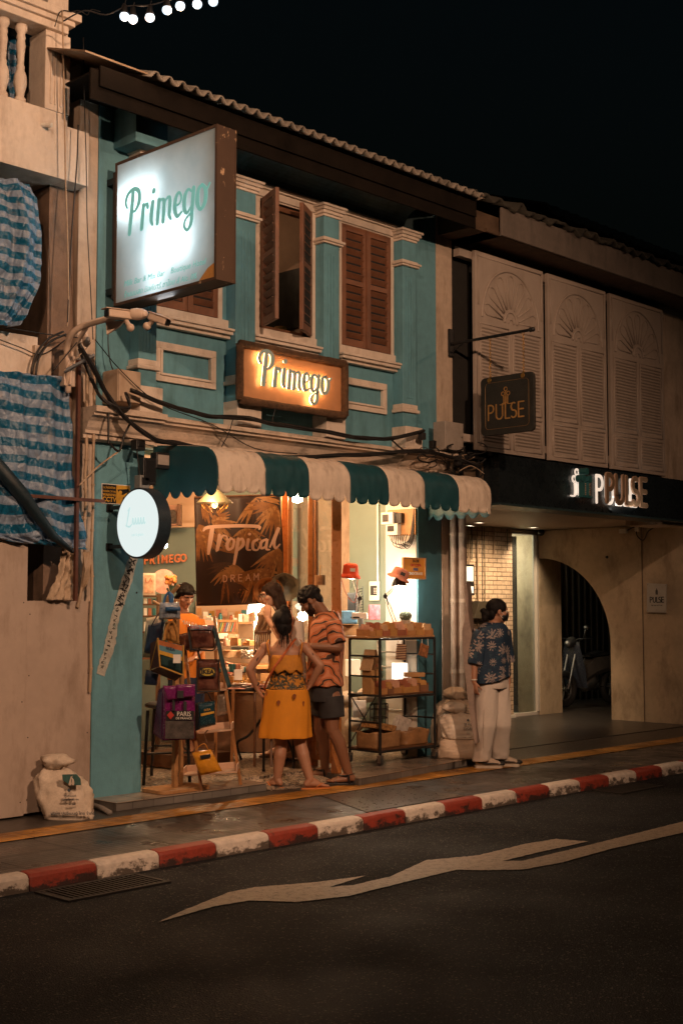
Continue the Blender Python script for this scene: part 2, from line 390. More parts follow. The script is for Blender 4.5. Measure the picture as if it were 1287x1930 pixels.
# plain slab set into the pavement in front of the stall
mb = MB(); P = [atz(*q, .004) for q in ((655, 1507), (780, 1487), (893, 1502), (700, 1532))]
P[2].y = P[3].y = 6.78; P[0].y = P[1].y = 7.62
mb.prism(P, (0, 0, .002)); mb.build('sidewalk_slab', M('wet_smooth_slab', (.085, .07, .058), .3, .25, 4, .12), kind='structure')
# kerb blocks, alternately white and red
kx = 4.787 - .477 * 22; L = .477; prof = [(6.757, -.2), (6.757, .004), (6.70, .003), (6.668, -.004), (6.652, -.022), (6.64, -.2)]
kerb_white = None; nk = 0
for k in range(60):
    x0 = kx + k * L; red = (k % 2 == 1)
    if x0 > 20 or x0 < 3: continue
    mb = MB(); R = []
    for t in (0.003, .02, .2, .28, .457, .474):
        e = .004 if t in (.003, .474) else 0
        R.append([(x0 + t, y + (e if y < 6.7 else 0) + .004 * noise.noise(Vector((x0 + t, y, z)) * 9), z - (e if z > -.1 else 0)) for y, z in prof])
    mb.rings(R); o = mb.build('kerb_block', KR if red else KW, smooth='auto', bevel=.003, kind='structure')
mb = MB(); mb.box(-60, 3.3, 6.64, 6.757, -.2, .002); mb.box(20.3, 120, 6.64, 6.757, -.2, .002); mb.build('kerb_beyond', KW, kind='structure')
# zigzag line painted on the carriageway
mb = MB(); zr = -.094
A = [(298, 1738), (345, 1716), (430, 1682), (480, 1672), (600, 1662), (690, 1650), (620, 1672), (665, 1668), (735, 1652), (803, 1621), (900, 1612), (990, 1590), (1048, 1581), (1108, 1586), (1020, 1605), (945, 1623), (985, 1622), (1120, 1590), (1287, 1548), (1400, 1520), (1400, 1543), (1287, 1569), (1150, 1600), (1060, 1625), (985, 1639), (905, 1640), (860, 1639), (760, 1663), (660, 1688), (560, 1700), (470, 1697), (400, 1709)]
B_ = []
for (x, y), (x2, y2) in zip(A, A[1:] + A[:1]):
    n = max(1, int(math.hypot(x2 - x, y2 - y) / 5))
    for i in range(n): B_.append((x + (x2 - x) * i / n, y + (y2 - y) * i / n + .9 * noise.noise(Vector((x * .3 + i * 1.7, y * .1, 0)))))
P = [atz(x, y, zr) for x, y in B_]
mb.add(P, [tuple(range(len(P)))[::-1]])
o = mb.build('road_marking', RPAINT, kind='structure')
import bmesh
bm_ = bmesh.new(); bm_.from_mesh(o.data); bmesh.ops.triangulate(bm_, faces=bm_.faces[:]); bm_.to_mesh(o.data); bm_.free()
def grate(c0, c1, lab):
    t = thing('drain_grate', lab, 'drain grate', ((c0[0] + c1[0]) / 2, (c0[1] + c1[1]) / 2, -.095))
    x0, x1, y0, y1 = c0[0], c1[0], c0[1], c1[1]
    mb = MB(); mb.box(x0 - .03, x1 + .03, y0 - .03, y0, -.099, -.088); mb.box(x0 - .03, x1 + .03, y1, y1 + .03, -.099, -.088); mb.box(x0 - .03, x0, y0, y1, -.099, -.089); mb.box(x1, x1 + .03, y0, y1, -.099, -.089)
    mb.build('frame', M('rusty_iron', (.014, .011, .009), .7, .4, 10, .5), t)
    mb = MB(); n = int((x1 - x0) / .035)
    for i in range(n): mb.box(x0 + (i + .1) * (x1 - x0) / n, x0 + (i + .55) * (x1 - x0) / n, y0, y1, -.0985, -.09)
    mb.build('bars', M('rusty_iron', (.05, .035, .025)), t)
    mb = MB(); mb.box(x0, x1, y0, y1, -.0995, -.0992); mb.build('opening', DARK, t)  # dark sheet stands for the shade below the bars
grate((4.33, 6.27), (5.0, 6.56), 'rusty drain grate in the road at the foot of the kerb, nearest the camera')
grate((10.15, 6.3), (10.8, 6.56), 'small dark drain grate in the road by the far end of the kerb')
# ================================================================ teal shophouse
FY = 8.5; FZ = .07
house = thing('teal_shophouse', 'two-storey teal painted shophouse with cream mouldings, brown shutters and open shop front', 'building', (8, 10, 0))
mb = MB()
mb.box(6.04, 6.53, FY, 8.9, 0, 2.86)                       # left pier
mb.box(6.04, 10.27, FY, 8.6, 2.86, 4.05)
for a, b_ in ((6.04, 6.62), (7.29, 7.78), (8.41, 8.84), (9.545, 10.27)): mb.box(a, b_, FY, 8.6, 4.05, 5.245)
mb.box(6.04, 10.27, FY, 8.6, 5.245, 5.9)
mb.build('front_wall', TEAL, house)
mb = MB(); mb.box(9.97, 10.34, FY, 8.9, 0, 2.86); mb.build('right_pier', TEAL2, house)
mb = MB(); mb.box(5.86, 6.037, FY + .01, 9.6, 0, 5.9); mb.build('party_wall_edge', CREAM2, house)
mb = MB(); mb.prism([(10.272, FY - .005, 2.8), (10.53, FY - .005, 2.8), (10.53, FY - .005, 6.0), (10.272, FY - .005, 6.0)], (0, 2.6, 0)); mb.box(10.342, 10.7, FY - .005, 11.1, 0, 2.798)
mb.build('party_wall_edge', CREAM2, house)
# pilasters
def pil(x0, x1, y0=8.37):
    mb = MB(); mb.box(x0, x1, y0, FY - .002, 3.12, 5.33)
    for i in (.32, .5, .68):
        xx = x0 + (x1 - x0) * i; mb.box(xx - .012, xx + .012, y0 - .008, y0, 3.62, 4.85)
    mb.build('pilaster', TEAL, house, bevel=.004)
    mb = MB(); e = .035
    for z0, z1, q in ((5.205, 5.23, .012), (5.23, 5.26, .028), (5.26, 5.29, .045), (5.29, 5.315, .06)): mb.box(x0 - q, x1 + q, y0 - q, FY - .001, z0, z1)
    mb.build('capital', CREAM, house, bevel=.006)
    mb = MB(); mb.box(x0 - .03, x1 + .03, y0 - .03, FY - .001, 4.945, 4.965); mb.box(x0 - .045, x1 + .045, y0 - .045, FY - .0015, 4.965, 4.99); mb.box(x0 - .02, x1 + .02, y0 - .02, FY - .001, 4.99, 5.01)
    mb.build('ring', CREAM, house, bevel=.008)
    mb = MB(); mb.box(x0 - .028, x1 + .028, y0 - .028, FY - .001, 3.475, 3.51); mb.box(x0 - .012, x1 + .012, y0 - .012, FY - .0015, 3.51, 3.56)
    mb.build('base_ring', CREAM, house, bevel=.008)
    mb = MB(); mb.box(x0 - .025, x1 + .025, y0 - .06, FY - .001, 3.112, 3.33); mb.build('plinth', CREAM, house, bevel=.006)
pil(6.36, 6.54); pil(7.40, 7.63); pil(8.49, 8.695); pil(9.6, 9.80)
mb = MB()   # long cornice between the storeys
prof = [(FY, 2.86), (8.44, 2.87), (8.44, 2.90), (8.41, 2.905), (8.41, 2.93), (8.395, 2.95), (8.37, 3.0), (8.33, 3.03), (8.30, 3.035), (8.30, 3.055), (8.27, 3.06), (8.27, 3.095), (8.38, 3.112), (FY, 3.112)]
mb.rings([[(x, y, z) for y, z in prof] for x in (5.87, 10.3)]); mb.build('cornice', CORN, house)
mb = MB()
prof2 = [(FY, 2.86), (8.41, 2.872), (8.41, 2.902), (8.385, 2.908), (8.385, 2.932), (8.365, 2.952), (8.34, 3.0), (8.3, 3.033), (8.27, 3.038), (8.27, 3.058), (8.24, 3.063), (8.24, 3.108), (FY, 3.11)]
for a, b_ in ((5.865, 6.56), (9.55, 10.305)): MB().rings([[(x, y, z) for y, z in prof2] for x in (a, b_)]).build('cornice_block', CORN, house)
mb = MB()   # frieze under the eaves
mb.box(6.42, 9.66, 8.46, FY - .001, 5.25, 5.325); mb.build('frieze', CREAM, house, bevel=.004)
mb = MB(); mb.box(6.42, 9.68, 8.43, 8.458, 5.315, 5.337); mb.box(6.42, 9.69, 8.41, 8.456, 5.337, 5.357); mb.build('frieze_moulding', CREAM, house, bevel=.004)
mb = MB(); cp = [(FY, 5.36)] + [(8.45 - .22 * (1 - cos(t)), 5.362 + .17 * sin(t)) for t in [i * pi / 16 for i in range(9)]] + [(8.2, 5.545), (8.17, 5.56), (8.17, 5.6), (FY, 5.6)]
mb.rings([[(x, y, z) for y, z in cp] for x in (6.3, 9.72)]); mb.build('cove_cornice', M('cove_paint', (.16, .24, .24), .65, .2, 4, .3, stain=(.05, .07, .06), stain_amt=.7), house)
mb = MB(); mb.box(6.18, 6.5, 8.20, FY - .002, 5.27, 5.6); mb.build('corbel', TEAL, house, bevel=.006)
# framed panels under the windows
def wallpanel(x0, x1, z0, z1):
    mb = MB()
    for q, t, y in ((0, .055, 8.47), (.05, .07, 8.455)):
        a, b_, c, d = x0 + q, x1 - q, z0 + q, z1 - q; w = t - q if q else .06
        w = .055 if q == 0 else .02
        mb.box(a, b_, y, FY - .001 - q * .01, c, c + w); mb.box(a, b_, y, FY - .001 - q * .01, d - w, d)
        mb.box(a, a + w, y + .0005, FY - .002 - q * .01, c + w, d - w); mb.box(b_ - w, b_, y + .0005, FY - .002 - q * .01, c + w, d - w)
    mb.build('panel_frame', CREAM, house, bevel=.004)
wallpanel(6.61, 7.27, 3.425, 3.757); wallpanel(8.84, 9.478, 3.445, 3.748); wallpanel(7.72, 8.42, 3.435, 3.752)
def sill(x0, x1, z):
    mb = MB(); mb.box(x0, x1, 8.44, FY - .001, z - .06, z - .03); mb.box(x0 - .02, x1 + .02, 8.4, FY - .001, z - .03, z + .0); mb.box(x0 - .035, x1 + .035, 8.38, FY - .001, z, z + .022); mb.box(x0 - .005, x1 + .005, 8.465, FY - .0015, z + .022, 4.05)
    mb.build('window_sill', CREAM, house, bevel=.005)
sill(6.56, 7.42, 3.94); sill(7.68, 8.55, 3.94); sill(8.80, 9.64, 3.94)
def surround(x0, x1, o):
    mb = MB(); y = 8.475
    mb.box(x0 - o, x0, y, FY - .001, 4.05, 5.248); mb.box(x1, x1 + o, y, FY - .001, 4.05, 5.248); mb.box(x0, x1, y + .001, FY - .001, 5.235, 5.248)
    mb.build('window_surround', CREAM, house, bevel=.004)
surround(6.62, 7.29, .05); surround(7.78, 8.41, .075); surround(8.84, 9.545, .045)
def louvre_leaf(parent, o, u, w, z0, z1, name='shutter'):
    """one louvred leaf hung from o along direction u, two slatted fields"""
    o = Vector(o); u = Vector(u).normalized(); n = u.cross(ZP).normalized(); t = .018
    mb = MB(); H = z1 - z0; st = .055
    def bar(a, b_, c, d, th=t): mb.obox(o + u * (a + b_) / 2 + ZP * ((c + d) / 2 - o.z), u * (b_ - a) / 2, n * th, ZP * (d - c) / 2)
    bar(0, st, z0, z1); bar(w - st, w, z0, z1); zm = z0 + H * .53
    bar(st, w - st, z0, z0 + .07, t * .98); bar(st, w - st, z1 - .06, z1, t * .98); bar(st, w - st, zm - .025, zm + .025, t * .98)
    fr = mb.build(name, SHUT, parent, bevel=.003)
    mb = MB()
    for a, b_ in ((z0 + .07, zm - .025), (zm + .025, z1 - .06)):
        k = max(3, int((b_ - a) / .07))
        for i in range(k):
            zc = a + (i + .5) * (b_ - a) / k; d = (n * .68 + ZP * .73).normalized()
            mb.obox(o + u * w / 2 + ZP * (zc - o.z) + n * .002, u * (w / 2 - st + .004), d * ((b_ - a) / k * .44), d.cross(u) * .004)
    mb.build('louvres', SHUT, fr)
    mb = MB(); mb.obox(o + u * w / 2 - n * .013 + ZP * ((z0 + z1) / 2 - o.z), u * (w / 2 - .03), n * .002, ZP * (H / 2 - .03)); mb.build('backing', DARK, fr)  # dark sheet colours the slat gaps as shade
    return fr
for x0, x1 in ((6.62, 7.29), (8.84, 9.545)):
    w = MB().box(x0, x1, 8.56, 8.57, 4.05, 5.235).build('closed_window', DARK, house)
    m_ = (x0 + x1) / 2; louvre_leaf(w, (x0 + .003, 8.492, 4.05), (1, 0, 0), m_ - x0 - .005, 4.055, 5.233); louvre_leaf(w, (m_ + .002, 8.492, 4.05), (1, 0, 0), m_ - x0 - .005, 4.055, 5.233)
    mb = MB(); mb.box(m_ - .012, m_ + .014, 8.462, 8.474, 4.06, 5.225); mb.build('closing_strip', SHUT, w, bevel=.003)
w = MB(); y = 8.52
w.box(7.782, 7.82, y, y + .05, 4.052, 5.233); w.box(8.37, 8.408, y, y + .05, 4.052, 5.233); w.box(7.82, 8.37, y, y + .05, 5.185, 5.233); w.box(7.82, 8.37, y, y + .05, 4.052, 4.09)
w = w.build('open_window', BRWOOD, house, bevel=.004)
a = radians(112); louvre_leaf(w, (7.80, 8.46, 4.05), (-cos(pi - a) * 1, -sin(pi - a), 0), .35, 4.06, 5.23)
louvre_leaf(w, (8.40, 8.46, 4.05), (-.86, -.51, 0), .33, 4.06, 5.23)
# room behind the open window
mb = MB(); mb.box(7.3, 7.32, 8.95, 11.0, 3.5, 5.6); mb.box(7.32, 9.9, 10.98, 11, 3.5, 5.6); mb.box(9.0, 9.02, 8.95, 10.98, 3.5, 5.6); mb.box(7.32, 9.0, 8.95, 10.98, 5.6, 5.62); mb.box(7.32, 9.0, 8.92, 10.98, 3.3, 3.32)
mb.build('upper_room', M('room_wall_paint', (.32, .22, .15), .8, .1), house)
mb = MB(); mb.box(8.965, 8.998, 9.1, 9.75, 4.35, 4.95); setp(mb.build('painting', M('dark_painting', (.02, .022, .018), .4, .9, 9)), 'dark painting on the wall of the dim upstairs room seen through the open window', 'picture')
t = thing('added_upstairs_lamp', 'small dim lamp added to light the upstairs room behind the open window', 'lamp', (8.7, 9.3, 4.0)); mb = MB(); mb.lathe((8.72, 9.2, 4.05), [(.05, 0), (.055, .02), (.015, .04), (.015, .14), (.09, .14), (.06, .26)], 18); mb.build('shade', M('amber_box', (.5, .26, .08)), t, smooth='auto'); lamp('room_fill_light', 'POINT', (8.2, 9.6, 5.3), 5, (1, .6, .35), t, .1)  # lamp added to light the upstairs room
# eaves, fascia, roof
mb = MB(); mb.box(5.55, 10.22, 7.93, 7.95, 5.36, 5.60); mb.box(5.62, 10.2, 7.905, 7.928, 5.47, 5.63)
mb.build('fascia_board', M('weathered_fascia', (.011, .008, .006), .8, .35, 4, .4, spec=.1), house, bevel=.004)
mb = MB(); mb.box(5.62, 10.2, 7.952, 8.62, 5.605, 5.62); mb.build('soffit', M('weathered_fascia', (.085, .05, .032)), house)
sl = math.tan(radians(19)); mb = MB(); P = []
for j, yy in enumerate((7.80, 7.85, 9.5, 13.5)):
    row = []
    for i in range(int((10.22 - 6.0) / .0165)): x = 6.0 + i * .0165; row.append((x, yy, 5.655 + (yy - 7.8) * sl + .028 * cos(x * 2 * pi / .132)))
    P.append(row)
mb.grid(P); mb.build('roof', M('cement_roof_sheet', (.27, .23, .19), .85, .3, 3, .5, stain=(.06, .05, .04), stain_amt=.7), house, smooth=True, solid=.012)
mb = MB(); mb.prism([(5.45, 7.86, 5.665), (6.04, 7.86, 5.665), (6.04, 12, 7.1), (5.45, 12, 7.1)], (0, 0, .015)); mb.build('roof_flashing', M('flashing', (.28, .19, .12), .6, .25), house)
mb = MB(); mb.add([(10.2, 7.8, 5.64), (10.2, 13.5, 7.6), (10.2, 13.5, 5.7), (10.2, 8.62, 5.63)], [(0, 1, 2, 3)]); mb.build('gable_end', CREAM2, house, solid=.02)
# steps
def steps():
    t = thing('entrance_step', 'low grey tiled step along the front of the teal shop, left of the ramp', 'step', (6.8, 8.3, 0))
    mb = MB(); mb.box(6.047, 7.6, 8.17, 8.52, 0.006, FZ - .006); mb.build('riser', RISER, t); mb = MB(); mb.box(6.04, 7.61, 8.16, 8.52, FZ - .006, FZ); mb.build('tread', TILE, t, bevel=.002)
    t = thing('entrance_step', 'low grey tiled step under the wheeled product rack, right of the ramp', 'step', (9.4, 8.2, 0))
    P = [(8.52, 8.52), (8.36, 7.81), (10.14, 8.03), (10.2, 8.52)]
    mb = MB(); mb.prism([(x, y, .006) for x, y in P], (0, 0, FZ - .012)); mb.build('riser', RISER, t)
    mb = MB(); mb.prism([(x * 1.0, y - .008 if y < 8.4 else y, FZ - .006) for x, y in P], (0, 0, .006)); mb.build('tread', TILE, t, bevel=.002)
    mb = MB(); P = [(7.615, 8.12, .007), (8.35, 7.98, .007), (8.515, 8.7, FZ), (7.615, 8.7, FZ)]
    mb.add(P, [(0, 1, 2, 3)])
    setp(mb.build('mosaic_ramp', TERR), 'speckled terrazzo ramp between the two tiled steps', 'ramp')
steps()
# shop interior: floor, walls, ceiling
mb = MB(); mb.box(6.06, 11.0, 8.522, 13.2, FZ - .05, FZ); mb.build('shop_floor', TERR, house)
mb = MB(); mb.box(6.531, 9.969, 8.9, 13.0, 2.86, 2.9); mb.build('shop_ceiling', CREAM2, house)
INT = M('interior_teal_paint', (.15, .2, .17), .6, .08, 3, .15); INTW = M('interior_warm_white', (.5, .34, .22), .65, .08, 4, .15)
mb = MB(); mb.box(6.04, 6.53, 8.902, 13.0, 0, 2.86); mb.build('inner_left_wall', INTW, house)
mb = MB(); mb.box(9.97, 10.34, 8.902, 9.45, FZ, 2.86); mb.build('inner_right_wall', INT, house); mb = MB(); mb.box(9.962, 9.9695, 8.52, 8.93, FZ, 2.86); mb.build('pale_wall_sheet', M('pale_wall_tone', (.62, .57, .5), .5, .06, 3, .15), house)  # thin paler sheet over the front stretch of the wall
# brick back part behind glass doors
def brickmat(name, c1, c2, mo, sc=1, w=.2, h=.065, bs=.6):
    m, nt, b, tc = base_mat(name, .6)
    br = nt.new('ShaderNodeTexBrick'); 
    sx = nt.new('ShaderNodeSeparateXYZ'); nt.link(tc, sx.inputs[0]); cb = nt.new('ShaderNodeCombineXYZ'); nt.link(nt.math('ADD', sx.outputs['X'], sx.outputs['Y']), cb.inputs[0]); nt.link(sx.outputs['Z'], cb.inputs[1])
    nt.link(cb.outputs[0], br.inputs['Vector']); br.inputs['Scale'].default_value = sc; br.inputs['Brick Width'].default_value = w; br.inputs['Row Height'].default_value = h; br.inputs['Mortar Size'].default_value = .006; br.inputs['Mortar Smooth'].default_value = .3
    br.inputs['Color1'].default_value = tuple(c1) + (1,); br.inputs['Color2'].default_value = tuple(c2) + (1,); br.inputs['Mortar'].default_value = tuple(mo) + (1,)
    n_ = nt.noise(tc, 18, 5); nt.link(nt.mix(1., br.outputs['Color'], nt.ramp(n_, [(.3, .75), (.7, 1.15)]), 'MULTIPLY'), b.inputs['Base Color'])
    bump(nt, b, nt.math('ADD', nt.math('MULTIPLY', br.outputs['Fac'], -1), nt.math('MULTIPLY', n_, .6)), bs, .012); return m
BRK = brickmat('painted_cream_brick', (.55, .4, .28), (.62, .46, .33), (.25, .17, .11))
mb = MB(); mb.box(10.35, 10.37, 9.452, 10.9, FZ, 2.86); mb.box(9.98, 10.35, 9.452, 9.46, FZ, 2.86); mb.build('inner_brick_wall', BRK, house)
# slanted display wall with letters and banner
DW = 14.6
def wp(px, z=None, py=None, d=DW):
    p = EYE + FH * d + RT * ((px - PW / 2) / FPX * d)
    if py is not None: p.z = 1.55 + d * ((PH / 2 - py) / FPX * cos(pitch) + sin(pitch)) / (cos(pitch) - sin(pitch) * (PH / 2 - py) / FPX)
    else: p.z = z
    return p
a, b_ = wp(230, 0), wp(560, 0)
mb = MB(); mb.prism([wp(230, FZ), wp(560, FZ), wp(560, 2.86), wp(230, 2.86)], FH * .1); mb.build('display_wall', INT, house)
mb = MB(); mb.prism([wp(370, FZ, d=14.56), wp(560, FZ, d=14.56), wp(560, 1.62, d=14.56), wp(370, 1.62, d=14.56)], FH * .03); mb.build('wainscot', INTW, house)
mb = MB()
for py0, py1, dd in ((955, 990, 14.4), (988, 996, 14.3), (905, 958, 14.45)): mb.prism([wp(255, py=py1, d=dd), wp(368, py=py1 - 3, d=dd), wp(368, py=py0 - 3, d=dd), wp(255, py=py0, d=dd)], FH * .1)
mb.build('wall_bulkhead', INTW, house)
mb = MB(); mb.prism([wp(300, py=1371, d=14.4), wp(560, py=1366, d=14.4), wp(560, py=1400, d=14.4), wp(300, py=1400, d=14.4)], FH * .1); mb.build('inner_step', CONC, house)
# timber and glass folding doors
dr = thing('glass_folding_door', 'tall varnished timber and glass folding doors standing inside the shop between banner and meters', 'door', (9.9, 10, FZ))
DWD = M('varnished_teak', (.4, .15, .04), .3, .2, 5, .2, coat=.4)
for px, w_, y_ in ((537, .075, 0), (587, .07, 0), (634, .09, 0), (547, .05, .02), (596, .04, .03)):
    d_ = 13.0 - (px - 537) * .013 + y_
    c = atd(px, 1150, d_); mb = MB(); mb.obox((c.x, c.y, (FZ + 2.85) / 2), RT * w_ / 2, FH * .03, ZP * (2.85 - FZ) / 2); mb.build('post', DWD, dr, bevel=.008)
p1, p2, p3 = atd(543, 1150, 12.92), atd(586, 1150, 12.36), atd(630, 1150, 11.8)
for a, b_ in ((p1, p2), (p2, p3)):
    for zc in (.25, 1.0, 2.78):
        mb = MB(); mb.obox(((a.x + b_.x) / 2, (a.y + b_.y) / 2, zc), (b_ - a) / 2 * .9, FH * .018, ZP * (.11 if zc < .5 else .035)); mb.build('rail', DWD, dr, bevel=.004)
    mb = MB(); mb.obox(((a.x + b_.x) / 2, (a.y + b_.y) / 2, 1.5), (b_ - a) / 2 * .9, FH * .003, ZP * 1.25); mb.build('pane', GLASSM, dr)
# ================================================================ balcony house on the left
lb = thing('balcony_house', 'cream house under renovation with balcony balusters, beside the teal shop', 'building', (4.5, 10, 0))
mb = MB(); mb.box(1.5, 5.655, 8.38, 8.9, 4.86, 5.375); mb.box(5.655, 5.86, 8.384, 8.9, 4.86, 5.29); mb.build('balcony_beam', CREAM, lb, bevel=.004)
mb = MB(); mb.box(1.5, 5.86, 8.9, 12, 4.84, 4.87); mb.build('balcony_floor', CREAM2, lb)
mb = MB(); mb.box(1.5, 5.62, 8.33, 8.56, 6.0, 6.06); mb.box(1.5, 5.66, 8.30, 8.59, 6.06, 6.10); mb.box(1.5, 5.70, 8.27, 8.62, 6.10, 6.16); mb.build('balcony_rail', CREAM, lb, bevel=.006)
mb = MB(); mb.box(5.44, 5.665, 8.37, 8.6, 5.376, 6.0); mb.box(5.46, 5.65, 8.385, 8.6, 6.0, 8.5)
for xx in (5.49, 5.53, 5.58): mb.box(xx - .008, xx + .008, 8.358, 8.372, 5.42, 5.85)
for yy in (8.43, 8.49, 8.54): mb.box(5.66, 5.672, yy - .008, yy + .008, 5.42, 5.85)
mb.build('corner_post', CREAM, lb, bevel=.004)
bp = [(.045, 0), (.045, .04), (.03, .06), (.036, .09), (.052, .16), (.048, .22), (.03, .27), (.034, .29), (.026, .31), (.03, .40), (.036, .46), (.03, .5), (.036, .52), (.03, .55), (.046, .58), (.046, .62)]
for xx in [5.27 - .155 * i for i in range(9)]:
    mb = MB(); mb.lathe((xx, 8.45, 5.376), bp, 14); mb.build('baluster', CREAM, lb, smooth=True)
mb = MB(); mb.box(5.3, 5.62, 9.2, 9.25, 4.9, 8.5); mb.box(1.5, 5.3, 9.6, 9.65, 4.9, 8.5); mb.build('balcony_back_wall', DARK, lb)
mb = MB(); mb.tube([(5.42, 8.4, 5.24), (5.46, 8.30, 5.225)], .018, 10); mb.build('overflow_spout', WHITEP, lb)
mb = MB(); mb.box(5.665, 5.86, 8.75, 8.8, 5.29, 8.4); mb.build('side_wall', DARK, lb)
mb = MB(); mb.box(5.62, 5.855, 8.56, 9.5, 0, 4.855); mb.build('party_pier', M('bare_brown_pier', (.2, .13, .09), .8, .25, 4, .4, stain=(.06, .045, .035), stain_amt=.7), lb)
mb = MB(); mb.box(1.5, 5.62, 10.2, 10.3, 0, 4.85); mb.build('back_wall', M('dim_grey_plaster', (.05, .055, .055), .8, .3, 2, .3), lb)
mb = MB(); mb.box(1.5, 5.50, 8.5, 8.6, 3.12, 3.62); mb.build('parapet', CREAM, lb, bevel=.006)
mb = MB(); mb.box(5.45, 5.60, 8.46, 8.6, 3.05, 3.55); mb.box(5.5, 5.62, 8.44, 8.6, 2.95, 3.2); mb.build('conduit_housing', CREAM2, lb, bevel=.006)
BOARD = M('white_hoarding_board', (.42, .33, .27), .6, .08, 3, .2, stain=(.2, .14, .1), stain_amt=.6, stain_scale=(1.5, 1.5, .5))
def board(x0, x1, z0, z1, y, lab):
    mb = MB(); mb.box(x0, x1, y, y + .012, z0, z1); o = mb.build('hoarding_board', BOARD, bevel=.002); setp(o, lab, 'board')
    for zz in np.linspace(z0 + .1, z1 - .1, 4):
        for xx in (x0 + .03, x1 - .03): MB().lathe((xx, y - .002, zz), [(.005, 0), (.004, .003)], 8, (0, 1, 0)).build('screw', M('rusty_iron', (.05, .035, .025)), o)
    return o
board(4.0, 5.39, .02, 2.42, 8.415, 'tall pale hoarding board at the left edge of the street, with scuffed lower corner')
board(5.395, 5.985, .03, 1.6, 8.43, 'shorter pale hoarding board standing behind the cement sack, below the blue tarpaulin')
mb = MB(); mb.box(4.0, 6.03, 8.5, 8.56, 0, .06); o = mb.build('timber_batten', WOODD); setp(o, 'dark timber batten on the ground behind the pale hoarding boards', 'batten')
mb = MB(); mb.box(5.88, 5.915, 8.4, 8.43, .1, 3.35); 
FRM = M('rust_brown_frame', (.10, .035, .02), .6, .3, 8, .3)
sc = thing('steel_frame', 'rust brown steel frame holding the lower striped tarpaulin beside the teal shop', 'frame', (5.7, 8.42, 1.6))
mb = MB(); mb.box(5.735, 5.76, 8.30, 8.33, 1.6, 3.45); mb.build('upright', FRM, sc)
mb = MB(); mb.box(5.3, 5.98, 8.275, 8.298, 2.36, 2.385); mb.build('crossbar', FRM, sc)
# pipes and conduits
for k, (x, r, z0, z1, lab) in enumerate(((5.955, .012, .9, 3.4, 'thin cream conduit running down right beside the teal pier'), (5.90, .014, 1.9, 3.5, 'cream conduit that bends away behind the tarpaulin, left of the thin one'))):
    mb = MB(); pts = [(x + .004 * sin(i * 1.7 + k), 8.40 + .02 * k + .004 * cos(i * 2.1), z0 + (z1 - z0) * i / 14) for i in range(15)]
    if k: pts = [(x - .06, 8.42, z0 - .35), (x - .01, 8.42, z0 - .15)] + pts
    mb.tube(pts, r, 10)
    for i in range(1, 14, 2): p = Vector(pts[i]); mb.tube([p - ZP * .008, p + ZP * .008], r * 1.35, 10)
    setp(mb.build('conduit_pipe', M('cream_conduit', (.42, .3, .2), .5, .2), smooth='auto'), lab, 'pipe', 'conduits beside the teal pier')
# tarpaulins ------------------------------------------------------
def tarpmat(name, per, slope=0.0):
    m, nt, b, tc = base_mat(name, .38)
    uv = nt.new('ShaderNodeUVMap'); sx = nt.new('ShaderNodeSeparateXYZ'); nt.link(uv.outputs[0], sx.inputs[0])
    s = nt.math('FRACT', nt.math('MULTIPLY', nt.math('ADD', sx.outputs['Y'], nt.math('MULTIPLY', nt.noise(tc, 3, 2), .008)), per))
    st = nt.ramp(s, [(.48, 0), (.52, 1)])
    c = nt.mix(st, (.004, .10, .20), (.2, .27, .38))
    wv = nt.noise(nt.mapping(tc, (60, 60, 200)), 3, 2); c = nt.mix(1., c, nt.ramp(wv, [(.3, .75), (.7, 1.15)]), 'MULTIPLY')
    c = nt.mix(nt.ramp(nt.noise(tc, 9, 8, .7), [(.55, 0), (.72, .6)]), c, (.30, .27, .25))
    nt.link(c, b.inputs['Base Color']); cr = nt.new('ShaderNodeTexVoronoi', feature='DISTANCE_TO_EDGE'); cr.inputs['Scale'].default_value = 14; nt.link(nt.mapping(tc, (1, 1, .7)), cr.inputs['Vector'])
    bump(nt, b, nt.math('ADD', nt.math('MULTIPLY', nt.ramp(cr.outputs['Distance'], [(0, 0), (.25, 1)]), .6), nt.noise(tc, 25, 5)), .85, .012); return m
def tarp(rows, y, folds, lab, per, nu=70, nv=80, amp=.04, bulge=0, seed=0, skew=0, name='tarpaulin', tmat=None):
    """rows: (py, pxleft, pxright) outline read off and set on the plane y; folds push it in and out"""
    mb = MB(); P = []; uvs = []
    rows = [(r[0], r[1], r[2], r[3] if len(r) > 3 else r[0]) for r in rows]
    for j in range(nv + 1):
        t = j / nv * (len(rows) - 1); i = min(int(t), len(rows) - 2); f = t - i
        pl, xl, xr, pr = [rows[i][q] * (1 - f) + rows[i + 1][q] * f for q in range(4)]
        row = []; cx = 0
        for k in range(nu + 1):
            u = k / nu; p = aty(xl + (xr - xl) * u, pl + (pr - pl) * u, y)
            d = sum(a * sin((u * fr + ph + j / nv * tw) * 2 * pi) for a, fr, ph, tw in folds)
            n_ = noise.noise(Vector((u * 5 + seed, j / nv * 7, seed))) * amp + noise.noise(Vector((u * 17 + seed, j / nv * 22, seed))) * amp * .35
            p.y += d + n_ - bulge * sin(pi * u) * sin(pi * min(1, j / nv * 1.1)); row.append(p); uvs.append((u, p.z + skew * p.x + .04 * noise.noise(Vector((u * 3, j / nv * 3, seed + 3)))))
        P.append(row)
    mb.grid(P); o = mb.build(name, tmat or tarpmat('striped_tarp_%d' % seed, per), smooth=True, solid=.003)
    ul = o.data.uv_layers.new(name='UVMap'); li = np.empty(len(o.data.loops), dtype=np.int32); o.data.loops.foreach_get('vertex_index', li)
    ul.data.foreach_set('uv', np.array(uvs, dtype=np.float32)[li].ravel()); setp(o, lab, 'tarpaulin', 'striped tarpaulins on the balcony house'); return o
